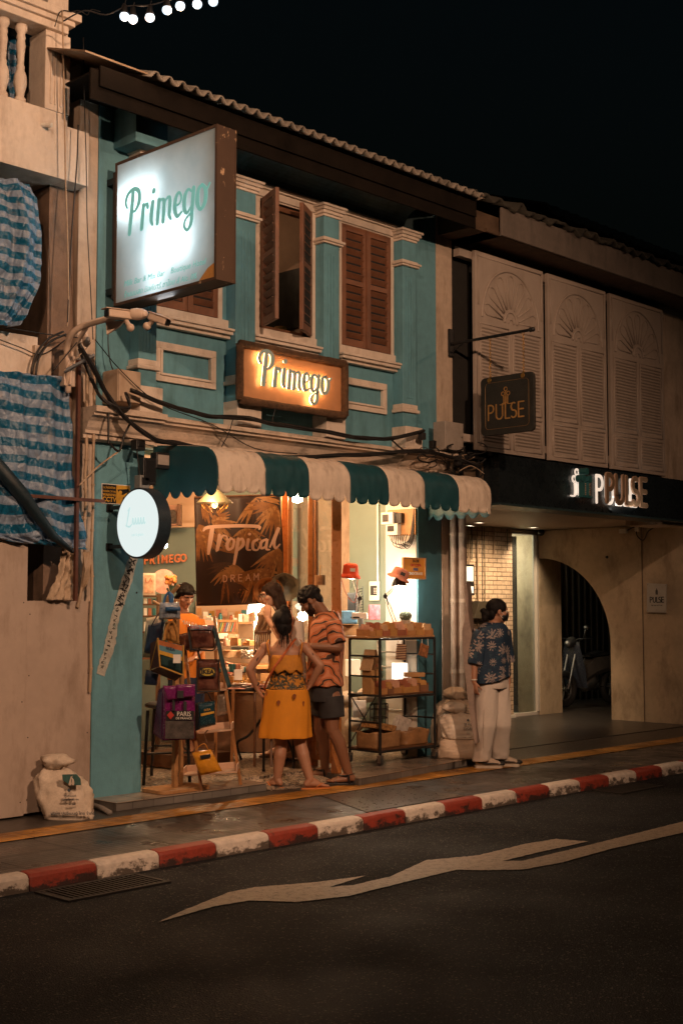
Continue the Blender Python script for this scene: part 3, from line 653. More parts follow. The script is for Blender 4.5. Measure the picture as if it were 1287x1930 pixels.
tarp([(322, -60, 60, 345), (360, -60, 72, 372), (420, -60, 79, 432), (480, -60, 81, 490), (540, -60, 72, 540), (590, -60, 50, 592), (614, -60, 34, 614)], 8.33, [(.03, 2.3, .1, .2), (.015, 5, .3, .4)],
     'upper blue and white striped tarpaulin bulging out below the balcony beam', 9.5, seed=1, bulge=.1, skew=.12)
tarp([(692, -60, 132, 712), (730, -60, 134, 735), (800, -60, 136, 800), (880, -60, 140, 885), (950, -50, 148, 955), (1010, -20, 162, 1010), (1022, 30, 163, 1036)], 8.36, [(.022, 3.2, .2, .3), (.012, 7, .5, -.4)],
     'large lower blue and white striped tarpaulin tied up beside the pipes', 8, seed=2, bulge=.05, skew=.05, amp=.05)
mb = MB(); mb.tube([aty(-30, 845, 8.27), aty(40, 930, 8.26), aty(100, 1010, 8.27), aty(138, 1040, 8.29)], [.05, .055, .035, .015], 10)
setp(mb.build('rolled_tarpaulin', M('dark_tarp_fold', (.005, .02, .03), .5, .3, 10, .5), smooth=True), 'dark rolled edge of tarpaulin slung diagonally across the lower striped one', 'tarpaulin')
tarp([(35, 3, 30), (100, 5, 32), (150, 10, 33), (190, 8, 28)], 8.75, [(.03, 2, .1, .2)], 'scrap of blue striped tarpaulin seen between the balcony balusters', 9.5, nu=20, nv=30, seed=3)
# sack cloth bundle tucked under tarp
SACKC = M('woven_sack_cloth', (.5, .38, .27), .85, .2, 12, .5)
tarp([(1032, 122, 139), (1080, 112, 140), (1131, 90, 141)], 8.38, [(.02, 3, .1, .2)], 'bundle of beige sack cloth hanging below the lower tarpaulin, above the short hoarding board', 5, nu=24, nv=30, seed=4, name='sack_cloth', tmat=SACKC)['category'] = 'cloth'
mb = MB()
for k in range(5): mb.tube([atd(158 + k * 3, 1040, 10.05), atd(162 + k * 2.5, 1075, 10.05 + k * .02), atd(153 + k * 2.6, 1118 - k * 4, 10.05)], .008, 6)
setp(mb.build('loose_conduits', M('cream_conduit', (.42, .3, .2)), smooth=True), 'bundle of loose bent cream conduits beside the beige sack cloth', 'pipe')
# cement sack on the pavement
def sack(name, c, w, d, h, lean=(0, 0), mat_=None, seed=0, tied=True, tuft=.11, parent=None):
    c = Vector(c); mb = MB(); R = []; n = 40
    pr = [(0, .86), (.03, .97), (.15, 1.04), (.4, 1.06), (.65, 1.0), (.82, .86), (.93, .6), (.985, .3)]
    pr = catmull(pr, 5)
    for t, q in pr:
        row = []
        for j in range(n):
            a = 2 * pi * j / n; e = .62
            X = abs(cos(a)) ** e * (1 if cos(a) > 0 else -1) * w / 2 * q; Y = abs(sin(a)) ** e * (1 if sin(a) > 0 else -1) * d / 2 * q
            k = .022 * noise.noise(Vector((cos(a) * 2 + seed, sin(a) * 2, t * 3))) + .010 * noise.noise(Vector((cos(a) * 6 + seed, sin(a) * 6, t * 14)))
            if t > .8: k += .012 * sin(a * 9 + seed) * (t - .75) * 4 * q
            f = 1 + k / max(w, .1) * 3
            row.append(c + RT * (X * f + lean[0] * t * h) + FH * (Y * f + lean[1] * t * h) + ZP * (t * h + k * (t > .1)))
        R.append(row)
    mb.rings(R); o = mb.build(name, mat_ or SACKW, parent, smooth=True)
    if tied:
        mb = MB(); top = c + RT * lean[0] * h + FH * lean[1] * h + ZP * h * .96; R = []
        for i in range(9):
            t = i / 8; r = .035 + .075 * sin(pi * min(1, t * .9)) * 1.0
            R.append([top + ZP * (t * tuft) + (RT * cos(2 * pi * j / 20) + FH * sin(2 * pi * j / 20)) * r * (1 + .35 * noise.noise(Vector((cos(j * .314) * 2, sin(j * .314) * 2, t * 5 + seed))) + .2 * sin(j * .314 * 6 + seed)) + RT * .05 * noise.noise(Vector((t * 3, seed, 0))) for j in range(20)])
        mb.rings(R); mb.build('tied_mouth', mat_ or SACKW, o, smooth=True)
    return o
SACKW = M('white_woven_sack', (.6, .5, .4), .7, .15, 12, .6, stain=(.35, .27, .2), stain_amt=.4)
g = atz(106, 1540, 0)
s1 = sack('cement_sack', (g.x + .02, 8.15, 0), .37, .21, .37, (-.3, .15), seed=2)
setp(s1, 'white cement sack with dark emblem, slumped against the short hoarding board', 'sack')
o_, u_, v_ = g + RT * .0 + Vector((-.0, 0, 0)), RT, (ZP + FH * .12 - RT * .12).normalized()
SD = FH * -.128
c0 = Vector((g.x + .02, 8.15, 0)) + SD
INK = M('faded_dark_green_ink', (.03, .10, .09), .7, .3, 30, 0); INKB = M('faded_blue_black_ink', (.06, .08, .10), .7, .4, 30, 0)
e0 = c0 + RT * .035 + ZP * .30 + FH * .0
mb = MB(); mb.prism([e0 + RT * a * .065 + v_ * b_ * .038 for a, b_ in ((-1, 1), (.6, 1.05), (1, .2), (1, -1), (-.3, -1), (-1, 0))], FH * .02); mb.build('emblem', INK, s1, bevel=.003)
mb = MB(); strokes(mb, [[(-.3, -.75, .5), (.0, .5, .1), (.3, .7, .08)], [(.25, -.7, .5), (.3, 0, .3), (.0, .6, .1)]], e0 - FH * .002, RT, v_, .04, .004); mb.build('emblem_drop', SACKW, s1)
for k, (t_, sz, dz) in enumerate((('◆', .03, .225), ('ปูนซีเมนต์', .022, .185), ('ตราเสือ 50 กก.', .02, .16), ('31.5.60', .016, .125))):
    text(t_, sz, c0 - FH * .004 + RT * (.02 + k * .008) + ZP * dz, RT, v_, INKB, 'print', s1, ext=.004)
text('บริษัท ปูนซีเมนต์ ไทย จำกัด', .03, c0 - FH * .002 + RT * .05 + ZP * .06, RT, v_, INKB, 'print', s1, ext=.006)
mb = MB(); mb.tube([atz(158, 1512, .03), atz(190, 1522, .03), atz(208, 1532, .02)], .02, 10); setp(mb.build('drain_pipe', CONC, smooth=True), 'short grey pipe lying on the ground between the cement sack and the tiled step', 'pipe')
# ================================================================ lettering
PRIM = [[(.44, 1.78, .25), (.36, 1.1, .27), (.2, -.05, .25)], [(.02, 1.15, .12), (-.1, 1.42, .18), (.08, 1.78, .19), (.5, 1.92, .18), (.86, 1.72, .24), (.88, 1.25, .26), (.62, .92, .15), (.4, .9, .1)],
        [(1.2, 1.02, .24), (1.08, 0, .25)], [(1.14, .62, .1), (1.28, .96, .13), (1.46, 1.02, .18), (1.5, .88, .2)],
        [(1.86, 1.02, .24), (1.76, .28, .24), (1.86, .02, .14)], [(1.92, 1.5, .26), (1.925, 1.52, .26)],
        [(2.3, 1.02, .22), (2.2, 0, .22)], [(2.26, .66, .08), (2.42, .97, .11), (2.62, .95, .2), (2.66, .7, .22), (2.6, 0, .22)], [(2.66, .66, .08), (2.84, .97, .11), (3.04, .95, .2), (3.06, .6, .22), (3.02, .2, .2), (3.14, .0, .12)],
        [(3.46, .5, .09), (3.72, .56, .1), (3.84, .8, .13), (3.7, 1.04, .13), (3.48, .88, .2), (3.4, .4, .24), (3.56, .02, .17), (3.88, .16, .1)],
        [(4.5, .92, .11), (4.3, 1.04, .13), (4.08, .8, .22), (4.04, .3, .24), (4.22, .02, .14), (4.48, .25, .1)], [(4.66, 1.02, .22), (4.56, .1, .22), (4.5, -.45, .2), (4.26, -.72, .14), (4.04, -.5, .14), (4.16, -.22, .1), (4.56, .02, .08)],
        [(5.2, 1.04, .13), (4.96, .85, .2), (4.92, .3, .25), (5.12, .0, .16), (5.4, .25, .22), (5.44, .75, .22), (5.22, 1.04, .13)], [(5.34, .94, .1), (5.52, .8, .1), (5.7, 1.0, .09)]]
PRIM = [[(a, b_, w * (1.02 if w > .15 else 1)) for a, b_, w in st] for st in PRIM]
def pulse_str(w=.09):
    c = lambda cx, cy, rx, ry, a0, a1, n=8: [(cx + rx * cos(radians(a0 + (a1 - a0) * i / n)), cy + ry * sin(radians(a0 + (a1 - a0) * i / n)), w) for i in range(n + 1)]
    return [[(0, 0, w), (0, 1, w)], [(0, 1, w)] + c(.2, .74, .24, .26, 90, -90) + [(.0, .48, w)],
            [(.66, 1, w), (.66, .3, w)] + c(.92, .28, .26, .28, 180, 360) + [(1.18, .3, w), (1.18, 1, w)],
            [(1.42, 1, w), (1.42, 0, w)], [(1.42, 0, w), (1.78, 0, w)],
            c(2.1, .74, .2, .26, 60, 270, 8) [:-1] + [(2.1, .5, w)] + c(2.1, .25, .22, .25, 80, -140, 8),
            [(2.5, 0, w), (2.5, 1, w)], [(2.5, 1, w), (2.92, 1, w)], [(2.5, .52, w), (2.88, .52, w)], [(2.5, 0, w), (2.92, 0, w)]]
def emblem(w=.07):
    ring = lambda cx, cy, r: [(cx + r * cos(radians(a)), cy + r * sin(radians(a)), w) for a in range(0, 361, 30)]
    S = [ring(0, 1.2, .2), ring(-.34, .72, .2), ring(.34, .72, .2), [(-.3, .5, w), (-.3, -.35, w), (-.75, -.42, w * .8)], [(.3, .5, w), (.3, -.32, w), (.75, -.38, w * .8)], [(0, 1.0, w), (0, -.2, w)], [(-.3, -.4, w), (0, -.22, w), (.3, -.4, w)]]
    for q in (-.15, .15): S += [[(q - .05, .45 - k * .11, w * .6), (q + .05, .40 - k * .11, w * .6)] for k in range(7)]
    return S
# ---- wooden sign with halo-lit letters
ws = thing('shop_sign', 'wood framed sign on the upper wall with blue-grey halo-lit letters reading Primego', 'sign', (7.98, 8.25, 3.56))
sx0, sx1, sz0, sz1 = 7.335, 8.632, 3.318, 3.805; sy = 8.24
PANEL = M('copper_brown_panel', (.5, .24, .11), .5, .14, 3, .15)
mb = MB(); mb.box(sx0 + .03, sx1 - .03, sy + .02, sy + .035, sz0 + .03, sz1 - .03); mb.build('panel', PANEL, ws)
ROUGHW = M('rough_bark_wood', (.17, .09, .045), .8, .45, 14, .9, bd=.02)
mb = MB()
for a, b_ in (((sx0, sz0), (sx1, sz0)), ((sx0, sz1), (sx1, sz1)), ((sx0, sz0), (sx0, sz1)), ((sx1, sz0), (sx1, sz1))):
    hz = a[1] == b_[1]; n = 26; pts = []; rs = []
    for i in range(n + 1):
        t = i / n; x = a[0] + (b_[0] - a[0]) * t; z = a[1] + (b_[1] - a[1]) * t; q = .006 * noise.noise(Vector((x * 9, z * 9, 1)))
        pts.append((x + (0 if hz else q), sy, z + (q if hz else 0))); rs.append(.036 + .005 * noise.noise(Vector((x * 14, z * 14, 5))))
    mb.tube(pts, rs, 10)
mb.build('frame', ROUGHW, ws, smooth=True)
ox, oz, s_ = 7.545, 3.485, .152
mb = MB(); strokes(mb, PRIM, (ox, sy - .028, oz), XP, ZP, s_, .012, sx=1.0); mb.build('letters', M('letter_blue_grey', (.32, .46, .47), .5, .05), ws)
TH = [[(a, b_, w * .5) for a, b_, w in st] for st in PRIM]
mb = MB(); strokes(mb, TH, (ox, sy - .012, oz), XP, ZP, s_, .004, sx=1.0); mb.build('halo_tubes', glow('warm_led', (1, .5, .2), 18), ws)
mb = MB()
for a, b_ in ((7.62, 3.5), (8.0, 3.5), (8.3, 3.5)): mb.tube([(a, sy + .02, b_), (a, sy - .02, b_)], .004, 6)
mb.build('standoffs', BLACKM, ws)
# ---- big projecting sign box
bs = thing('projecting_sign_box', 'large square sign box with rusty brown sides projecting over the street, reading Primego', 'sign', (6.28, 7.7, 4.55))
X0, X1, Y0, Y1, Z0, Z1 = 6.10, 6.29, 7.12, 8.36, 3.94, 5.10
RUST, nt, b, tc = base_mat('flaked_brown_paint', .6)
f = nt.ramp(nt.noise(nt.mapping(tc, (1, 1, .45)), 11, 10, .75), [(.6, 0), (.64, 1)])
nt.link(nt.mix(f, nt.mix(nt.noise(tc, 4, 4), (.045, .025, .016), (.09, .05, .03)), (.5, .33, .2)), b.inputs['Base Color']); bump(nt, b, nt.noise(tc, 30, 6), .5, .004)
e = .012
mb = MB(); mb.box(X0 + .012, X1 - .012, Y0, Y0 + .02, Z0, Z1); mb.box(X0 + .012, X1 - .012, Y1 - .02, Y1, Z0, Z1); mb.box(X0 + .013, X1 - .013, Y0 + .02, Y1 - .02, Z0, Z0 + .02); mb.box(X0 + .013, X1 - .013, Y0 + .02, Y1 - .02, Z1 - .02, Z1); mb.build('case', RUST, bs)
mb = MB()
for x in (X0, X1 - .011):
    mb.box(x, x + .011, Y0 - .002, Y0 + .022, Z0 - .002, Z1 + .002); mb.box(x, x + .011, Y1 - .022, Y1 + .002, Z0 - .002, Z1 + .002); mb.box(x + .0005, x + .0105, Y0 + .022, Y1 - .022, Z0 - .003, Z0 + .02); mb.box(x + .0005, x + .0105, Y0 + .022, Y1 - .022, Z1 - .02, Z1 + .003)
mb.build('trim', RUST, bs)
FACE, nt, b, tc = base_mat('translucent_sign_face', .25)
nt.n.remove(b); out = [q for q in nt.n if q.type == 'OUTPUT_MATERIAL'][0]
tr = nt.new('ShaderNodeBsdfTranslucent'); pr_ = nt.new('ShaderNodeBsdfPrincipled'); mx = nt.new('ShaderNodeMixShader'); mx.inputs[0].default_value = .5
cc = nt.ramp(nt.noise(tc, 5, 5), [(.3, (.50, .62, .64)), (.7, (.62, .72, .73))])
nt.link(cc, tr.inputs[0]); nt.link(cc, pr_.inputs['Base Color']); pr_.inputs['Roughness'].default_value = .3
nt.link(pr_.outputs[0], mx.inputs[1]); nt.link(tr.outputs[0], mx.inputs[2]); nt.link(mx.outputs[0], out.inputs[0])
mb = MB(); mb.add([(X0 + .006, Y0 + .02, Z0 + .018), (X0 + .006, Y1 - .02, Z0 + .018), (X0 + .006, Y1 - .02, Z1 - .018), (X0 + .006, Y0 + .02, Z1 - .018)], [(0, 1, 2, 3)]); mb.add([(X1 - .006, Y0 + .02, Z0 + .018), (X1 - .006, Y1 - .02, Z0 + .018), (X1 - .006, Y1 - .02, Z1 - .018), (X1 - .006, Y0 + .02, Z1 - .018)], [(3, 2, 1, 0)])
mb.build('face_panel', FACE, bs)
U_, SGN = Vector((0, -1, 0)), M('glowing_green_vinyl', (.12, .33, .31), .45, .06, emit=(.3, .85, .75), estr=.34)  # emission in the vinyl stands for light coming through the face
mb = MB(); strokes(mb, PRIM, (X0 + .0045, Y1 - .155, 4.50), U_, ZP, .176, .0012, sx=1.0, lift=.0001); mb.build('letters', SGN, bs)
text('Milk Bar & Mix Bar    Boutique Hotel', .066, (X0 + .0045, (Y0 + Y1) / 2, Z0 + .155), U_, ZP, SGN, 'small_print', bs, ext=.0008, shear=.25)
text('ร้านนมสด มิลค์บาร์ ชาไทย ส์ Alc. 0%', .062, (X0 + .0045, (Y0 + Y1) / 2 + .05, Z0 + .065), U_, ZP, SGN, 'small_print', bs, ext=.0008, shear=.25)
mb = MB(); mb.prism([(X0 + .005, Y0 + .02, Z0 + .02), (X0 + .005, Y0 + .02, Z0 + .13), (X0 + .005, Y0 + .1, Z0 + .1), (X0 + .005, Y0 + .2, Z0 + .02)], (-.0006, 0, 0)); mb.build('corner_flash', M('orange_vinyl', (.6, .3, .08), .5), bs)
mb = MB(); mb.box(X0 + .02, X0 + .06, Y1, 8.5, 4.95, 5.0); mb.box(X0 + .02, X0 + .06, Y1, 8.5, 4.05, 4.1); mb.box(X0, X0 + .02, Y1 + .005, Y1 + .03, 4.0, 5.03); mb.build('bracket', BLACKM, bs)
LCW = (.90, .96, 1.0)
for yy, zz, h, w_, p in ((8.10, 4.76, .5, .2, 4.0), (7.68, 4.34, .5, .3, 3.9), (7.85, 4.1, .2, .5, 1.6)):  # added lamps behind the face; their hot spots imitate glossy reflections
    lamp('hotspot_lamp', 'AREA', (X0 + .12, yy, zz), p, LCW, bs, size=h, target=(X0, yy, zz), sy=w_)
lamp('face_fill_lamp', 'AREA', (X1 - .05, 7.75, 4.5), 2.2, LCW, bs, size=1.0, target=(X0, 7.75, 4.5), sy=1.0)  # added fill that lifts the whole face
# ---- round lightbox
rs_ = thing('round_lightbox', 'round white glowing lightbox on black arms fixed to the teal pier', 'sign', (6.2, 8.12, 2.2))
cx_, cz_ = 8.065, 2.2; RR = .268
mb = MB(); mb.lathe((6.135, cx_, cz_), [(RR, 0), (RR + .006, .002), (RR + .006, .113), (RR, .115)], 64, XP); mb.build('rim', M('dark_navy_metal', (.02, .035, .05), .4), rs_, smooth='auto')
mb = MB(); mb.lathe((6.132, cx_, cz_), [(.001, 0), (RR - .012, 0), (RR - .008, .003)], 64, XP); mb.lathe((6.25, cx_, cz_), [(RR - .008, -.002), (RR - .012, .002), (.001, .002)], 64, XP)
mb.build('face', glow('cool_white_face', (.82, .93, .91), .93, .06), rs_)
PALE = M('pale_mint_vinyl', (.3, .7, .6), .5, .05); pal2 = glow('mint_print', (.6, .84, .82), .9, .05)
mb = MB(); strokes(mb, [[(0, 0, .1), (.25, 1, .13), (.35, 1.2, .08), (.1, 1, .06)], [(-.05, .05, .1), (.3, -.05, .12), (.55, .1, .08)]] + [[(.6 + k * .28, .1, .07), (.68 + k * .28, .5, .1), (.75 + k * .28, .1, .09), (.86 + k * .28, .2, .06)] for k in range(5)], (6.1295, cx_ + .13, cz_ - .02), U_, ZP, .12, .0005); mb.build('print', pal2, rs_)
text('cafe & gelato', .03, (6.129, cx_ - .01, cz_ - .09), U_, ZP, pal2, 'print', rs_, ext=.0006)
mb = MB()
for zz in (2.34, 2.03):
    MB().box(6.17, 6.20, cx_ + RR * .7, 8.5, zz - .014, zz + .014).box(6.155, 6.215, 8.488, 8.4985, zz - .03, zz + .03).build('bracket', BLACKM, rs_)
# ---- CCTV warning sign
cc_ = thing('warning_sign', 'small black and yellow CCTV warning sign on the teal pier above the round lightbox', 'sign', (6.25, 8.49, 2.45))
x0, x1, z0, z1 = 6.105, 6.385, 2.375, 2.535
mb = MB(); mb.box(x0, x1, 8.492, 8.4985, z0, z1); mb.build('plate', PAPER, cc_, bevel=.002)
mb = MB(); mb.box(x0 + .006, (x0 + x1) / 2, 8.4905, 8.4925, z0 + .006, z1 - .006); mb.build('black_field', BLACKP, cc_); YV = M('yellow_vinyl', (.6, .33, .04), .45)
mb = MB(); mb.box((x0 + x1) / 2 + .001, x1 - .006, 8.4905, 8.4925, z0 + .006, z1 - .006); mb.build('yellow_field', YV, cc_)
xm = x0 + .006 + (.14 - .006) / 2
for t_, sz, zz, off in (('CCTV', .052, z0 + .034, .0015), ('WARNING', .029, z0 + .071, .0008), ('วงจรปิด 24 ชม.', .022, z0 + .1, .0004), ('ระวังมีกล้อง', .025, z0 + .13, .0004)): text(t_, sz, (xm, 8.4903, zz), XP, ZP, YV, 'lettering', cc_, ext=.0006, off=off, sx=.98 if t_ != 'WARNING' else .9)
mb = MB(); q = (x0 + .15, z0 + .09)
mb.prism([(q[0] + a, 8.4903, q[1] + b_) for a, b_ in ((0, .03), (.11, .04), (.115, .02), (.06, -.01), (.02, -.005))], (0, -.0006, 0)); mb.prism([(q[0] + .055 + a, 8.4903, q[1] - .06 + b_) for a, b_ in ((0, 0), (.012, 0), (.012, .02), (.04, .028), (.04, .01), (.05, .01), (.05, .04), (0, .03))], (0, -.0006, 0)); mb.build('camera_pictogram', BLACKP, cc_)
mb = MB(); mb.lathe((q[0] + .03, 8.4893, q[1] + .008), [(.016, 0), (.016, .0006)], 20, YP); mb.build('camera_pictogram', YV, cc_)
# ---- PULSE hanging sign
ps = thing('hanging_sign', 'black wooden board with gold PULSE lettering hanging on chains from a bracket', 'sign', (10.5, 7.9, 4.2))
PX = 10.47
def px2(px, py, x=PX): return atx(px, py, x)
mb = MB(); c = px2(838, 646, 10.5); mb.box(10.45, 10.53, 8.470, 8.494, 4.16, 4.46); mb.build('wall_plate', BLACKM, ps, bevel=.02)
tip = px2(1000, 625, 10.49); yy0 = tip.y
mb = MB(); zb = 4.30; mb.tube([(10.49, 8.48, zb), (10.49, yy0 + .02, zb)], .016, 12); mb.lathe((10.49, yy0, zb), [(.002, -.05), (.018, -.04), (.024, -.025), (.018, -.01), (.024, 0), (.024, .012), (.016, .02)], 14, YP); mb.tube([(10.49, 8.3, zb), (10.49, 8.48, zb - .1)], .008, 8); mb.build('arm', BLACKM, ps, smooth='auto')
P = [px2(905, 712), px2(1005, 701), px2(1006, 812), px2(906, 822)]
ya, yb = (P[0].y + P[3].y) / 2, (P[1].y + P[2].y) / 2; zt, zl = (P[0].z + P[1].z) / 2, (P[2].z + P[3].z) / 2
def rrect(ya, yb, z0, z1, r, x, k=5):
    out = []
    for cy, cz, a0 in ((ya - r, z0 + r, -90), (yb + r, z0 + r, 180 + 90 - 0), ):
        pass
    sy_ = -1 if yb < ya else 1
    for cy, cz, a0 in ((yb - sy_ * r, z0 + r, -90), (yb - sy_ * r, z1 - r, 0), (ya + sy_ * r, z1 - r, 90), (ya + sy_ * r, z0 + r, 180)):
        for i in range(k + 1): a = radians(a0 + 90 * i / k); out.append((x, cy + sy_ * cos(a) * r, cz + sin(a) * r))
    return out
mb = MB(); mb.prism(rrect(ya, yb, zl, zt, .05, PX), (.035, 0, 0)); mb.build('board', M('black_stained_plank', (.018, .017, .014), .55, .35, 6, .6), ps, bevel=.004)
GOLD = M('gold_leaf_paint', (.5, .27, .09), .4, .2, 20, .1, metal=.5)
ln = rrect(ya - .06, yb + .06, zl + .06, zt - .06, .04, PX - .0015); mb = MB(); mb.tube(ln + [ln[0]], .003, 5); mb.build('gold_line', M('dull_gold', (.2, .12, .05), .5, .2, metal=.4), ps)
ym = (ya + yb) / 2; wd = ya - yb
mb = MB(); strokes(mb, pulse_str(.1), (PX - .001, ya - wd * .15, zl + (zt - zl) * .26), U_, ZP, wd * .228, .004); mb.build('letters', GOLD, ps)
mb = MB(); strokes(mb, emblem(.09), (PX - .001, ym + wd * .02, zl + (zt - zl) * .57), U_, ZP, wd * .145, .003); mb.build('emblem', GOLD, ps)
def chain(mb, a, b_, r=.012):
    a, b_ = Vector(a), Vector(b_); n = max(2, int((b_ - a).length / .028)); d = (b_ - a) / n; t = d.normalized(); s1_ = t.orthogonal().normalized(); s2 = t.cross(s1_)
    for i in range(n):
        c = a + d * (i + .5); s = s1_ if i % 2 else s2
        mb.tube([c + t * cos(q) * .019 + s * sin(q) * .009 for q in [2 * pi * j / 8 for j in range(9)]], .0028, 5, cap=False)
for fy in (.17, .80):
    y_ = ya - wd * fy; mb = MB(); chain(mb, (10.49, y_, zb - .012), (10.487, y_, zt - .0)); mb.build('chain', BRASS, ps)
    mb = MB(); mb.lathe((PX - .001, y_, zt - .03), [(.004, -.006), (.022, -.006), (.026, 0)], 12, XP); mb.tube([(10.487, y_ + .012 * cos(a), zt + .012 * sin(a)) for a in [pi * i / 6 for i in range(13)]], .005, 6); mb.build('hook', BRASS, ps)
# ---- small poster beside the arch
AX = 15.55
po = thing('wall_poster', 'small white notice reading PULSE on the pale wall right of the arch', 'sign', (AX, 9.0, 1.7))
A_ = [atx(1218, 1099, AX - .02), atx(1255, 1101, AX - .02), atx(1254, 1155, AX - .02), atx(1218, 1154, AX - .02)]
mb = MB(); mb.prism(A_, (.012, 0, 0)); mb.build('sheet', M('grey_white_acrylic', (.5, .48, .44), .3, .05), po)
yc, zc = (A_[0].y + A_[1].y) / 2, (A_[0].z + A_[2].z) / 2; w_ = abs(A_[0].y - A_[1].y)
mb = MB(); strokes(mb, pulse_str(.16), (AX - .021, yc + w_ * .34, zc - .06), U_, ZP, w_ * .235, .002); mb.build('letters', BLACKP, po)
mb = MB(); strokes(mb, [[(-.2, .5, .12), (-.2, -.4, .12)], [(0, .9, .12), (0, -.4, .12)], [(.2, .5, .12), (.2, -.4, .12)]], (AX - .021, yc, zc + .07), U_, ZP, .06, .002); mb.build('emblem', BLACKP, po)
text('hair and nail studio', .022, (AX - .021, yc, zc - .1), U_, ZP, BLACKP, 'small_print', po, ext=.0008)
mb = MB()
for p in A_: mb.lathe(p + (Vector((0, yc, zc)) - Vector((0, p.y, p.z))) * .08 * Vector((0, 1, 1)) if False else (p.x - .004, p.y + (yc - p.y) * .1, p.z + (zc - p.z) * .1), [(.006, 0), (.006, .006)], 8, XP)
mb.build('fixing', STEEL, po)
# ---- string of bulbs
GB = glow('bulb_glow', (.62, .84, 1.0), 1.6)
bz = [(235, 31), (251, 36), (283, 33), (315, 19), (340, 11), (372, 8), (402, 3), (432, -6), (462, -14), (492, -22)]
base = None; sl_ = thing('festoon_cable', 'thin dark cable carrying the row of glowing bulbs across the top of the street', 'cable', atd(320, 0, 9.5))
pts = [atd(x, y, 9.6) for x, y in ((120, 40), (160, 20), (200, 28), (240, 12), (283, 10), (340, -6), (402, -14), (500, -40), (700, -90))]
mb = MB(); mb.tube([Vector(p) for p in catmull([tuple(p) for p in pts], 4)], .006, 6); mb.build('wire', CABLE, sl_)
labs = ['leftmost', 'second', 'third', 'fourth', 'fifth', 'sixth', 'seventh', 'eighth', 'ninth', 'tenth']
for i, (x, y) in enumerate(bz):
    if y < -4: continue
    c = atd(x, y, 9.6); t = thing('light_bulb', 'glowing round bulb on the overhead cable, %s from the left' % labs[i], 'bulb', c, 'glowing bulbs on the overhead cable')
    mb = MB(); mb.sphere(c, (.036, .036, .034), 16, 10); mb.build('globe', GB, t, smooth=True)
    mb = MB(); mb.lathe(c, [(.03, .02), (.032, .028), (.022, .05), (.018, .085), (.006, .1)], 12); mb.tube([c + ZP * .09, c + ZP * .13 + RT * .01], .004, 5); mb.build('socket', BLACKP, t, smooth='auto')
    if i in (1, 4): lamp('bulb_light', 'POINT', c - ZP * .06, 5, (1, .6, .35), t, .04)
# ================================================================ awning
aw = thing('striped_awning', 'curved green and cream striped canvas awning with scalloped edge over the open shop front', 'awning', (8.3, 8.1, 2.6))
AG = M('teal_green_canvas', (.004, .055, .072), .6, .15, 6, .25); AWC = M('cream_canvas', (.68, .57, .47), .65, .1, 6, .3, stain=(.3, .22, .16), stain_amt=.6, stain_scale=(5, 5, 1.2))
ax0, ax1, ayf, ayb = 6.62, 10.10, 7.68, 8.46; ns = 7; sw = (ax1 - ax0) / ns
prof = [(8.46, 2.88), (8.35, 2.872), (8.2, 2.858), (8.05, 2.84)] + [(7.88 - .2 * sin(t), 2.645 + .18 * cos(t)) for t in [i * pi / 2 / 9 for i in range(10)]] + [(ayf - .003, 2.60), (ayf - .004, 2.555), (ayf - .002, 2.52)]
for k in range(ns):
    mb = MB(); a, b_ = ax0 + k * sw, ax0 + (k + 1) * sw; P = []; nx = 42
    for y, z in prof: P.append([(a + (b_ - a) * i / nx, y - .012 * abs(sin(pi * (a + (b_ - a) * i / nx - ax0) / (sw))) * (1 if z < 2.8 else 0) + .006 * noise.noise(Vector((i * .2 + k * 9, z * 8, 0))), z + .012 * noise.noise(Vector((i * .12 + k * 9, y * 5, 1)))) for i in range(nx + 1)])
    row = []; last = P[-1]
    for j in (1, 2, 3):
        r = []
        for i in range(nx + 1):
            u = (i / nx * 3.5 + k * 3.5) % 1; d = (.062 * sqrt(max(0, 1 - (2 * u - 1) ** 2)) + .008) * j / 3
            r.append((last[i][0], last[i][1] + .01 * sin(u * 2 * pi) * j / 3 + .01 * noise.noise(Vector((last[i][0] * 6, j, 3))), last[i][2] - d))
        P.append(r)
    mb.grid(P); mb.build('canvas_stripe', AWC if k % 2 == 0 else AG, aw, smooth=True, solid=.003)
for x, nm in ((ax0 - .006, 0), (ax1 + .006, 1)):
    mb = MB(); poly = [(x, ayb + .03, 2.50)] + [(x, y, z) for y, z in prof[::-1]] [0:0]
    P = []; n = 40
    for j in range(9):
        r = []
        for i in range(n + 1):
            y = ayf + (ayb + .03 - ayf) * i / n; top = 2.84 + (y - 8.05) * .1 if y > 7.88 else 2.645 + .18 * sqrt(max(0, 1 - ((7.88 - y) / .2) ** 2)); u = (i / n * 5.5) % 1
            bot = 2.515 - .085 * sqrt(max(0, 1 - (2 * u - 1) ** 2)) - .006; r.append((x + .004 * noise.noise(Vector((y * 5, j * .4, x))), y, top + (bot - top) * j / 8))
        P.append(r)
    mb.grid(P); mb.build('end_panel', AG, aw, smooth=True, solid=.003)
mb = MB()
for x in np.linspace(ax0 + .02, ax1 - .02, 5): mb.tube([(x, y + .02, z - .02) for y, z in prof[::2]], .009, 6)
mb.tube([(ax0, ayf + .02, 2.54), (ax1, ayf + .02, 2.54)], .011, 8); mb.tube([(ax0, ayb, 2.86), (ax1, ayb, 2.86)], .011, 8); mb.build('pipe_frame', STEEL, aw)
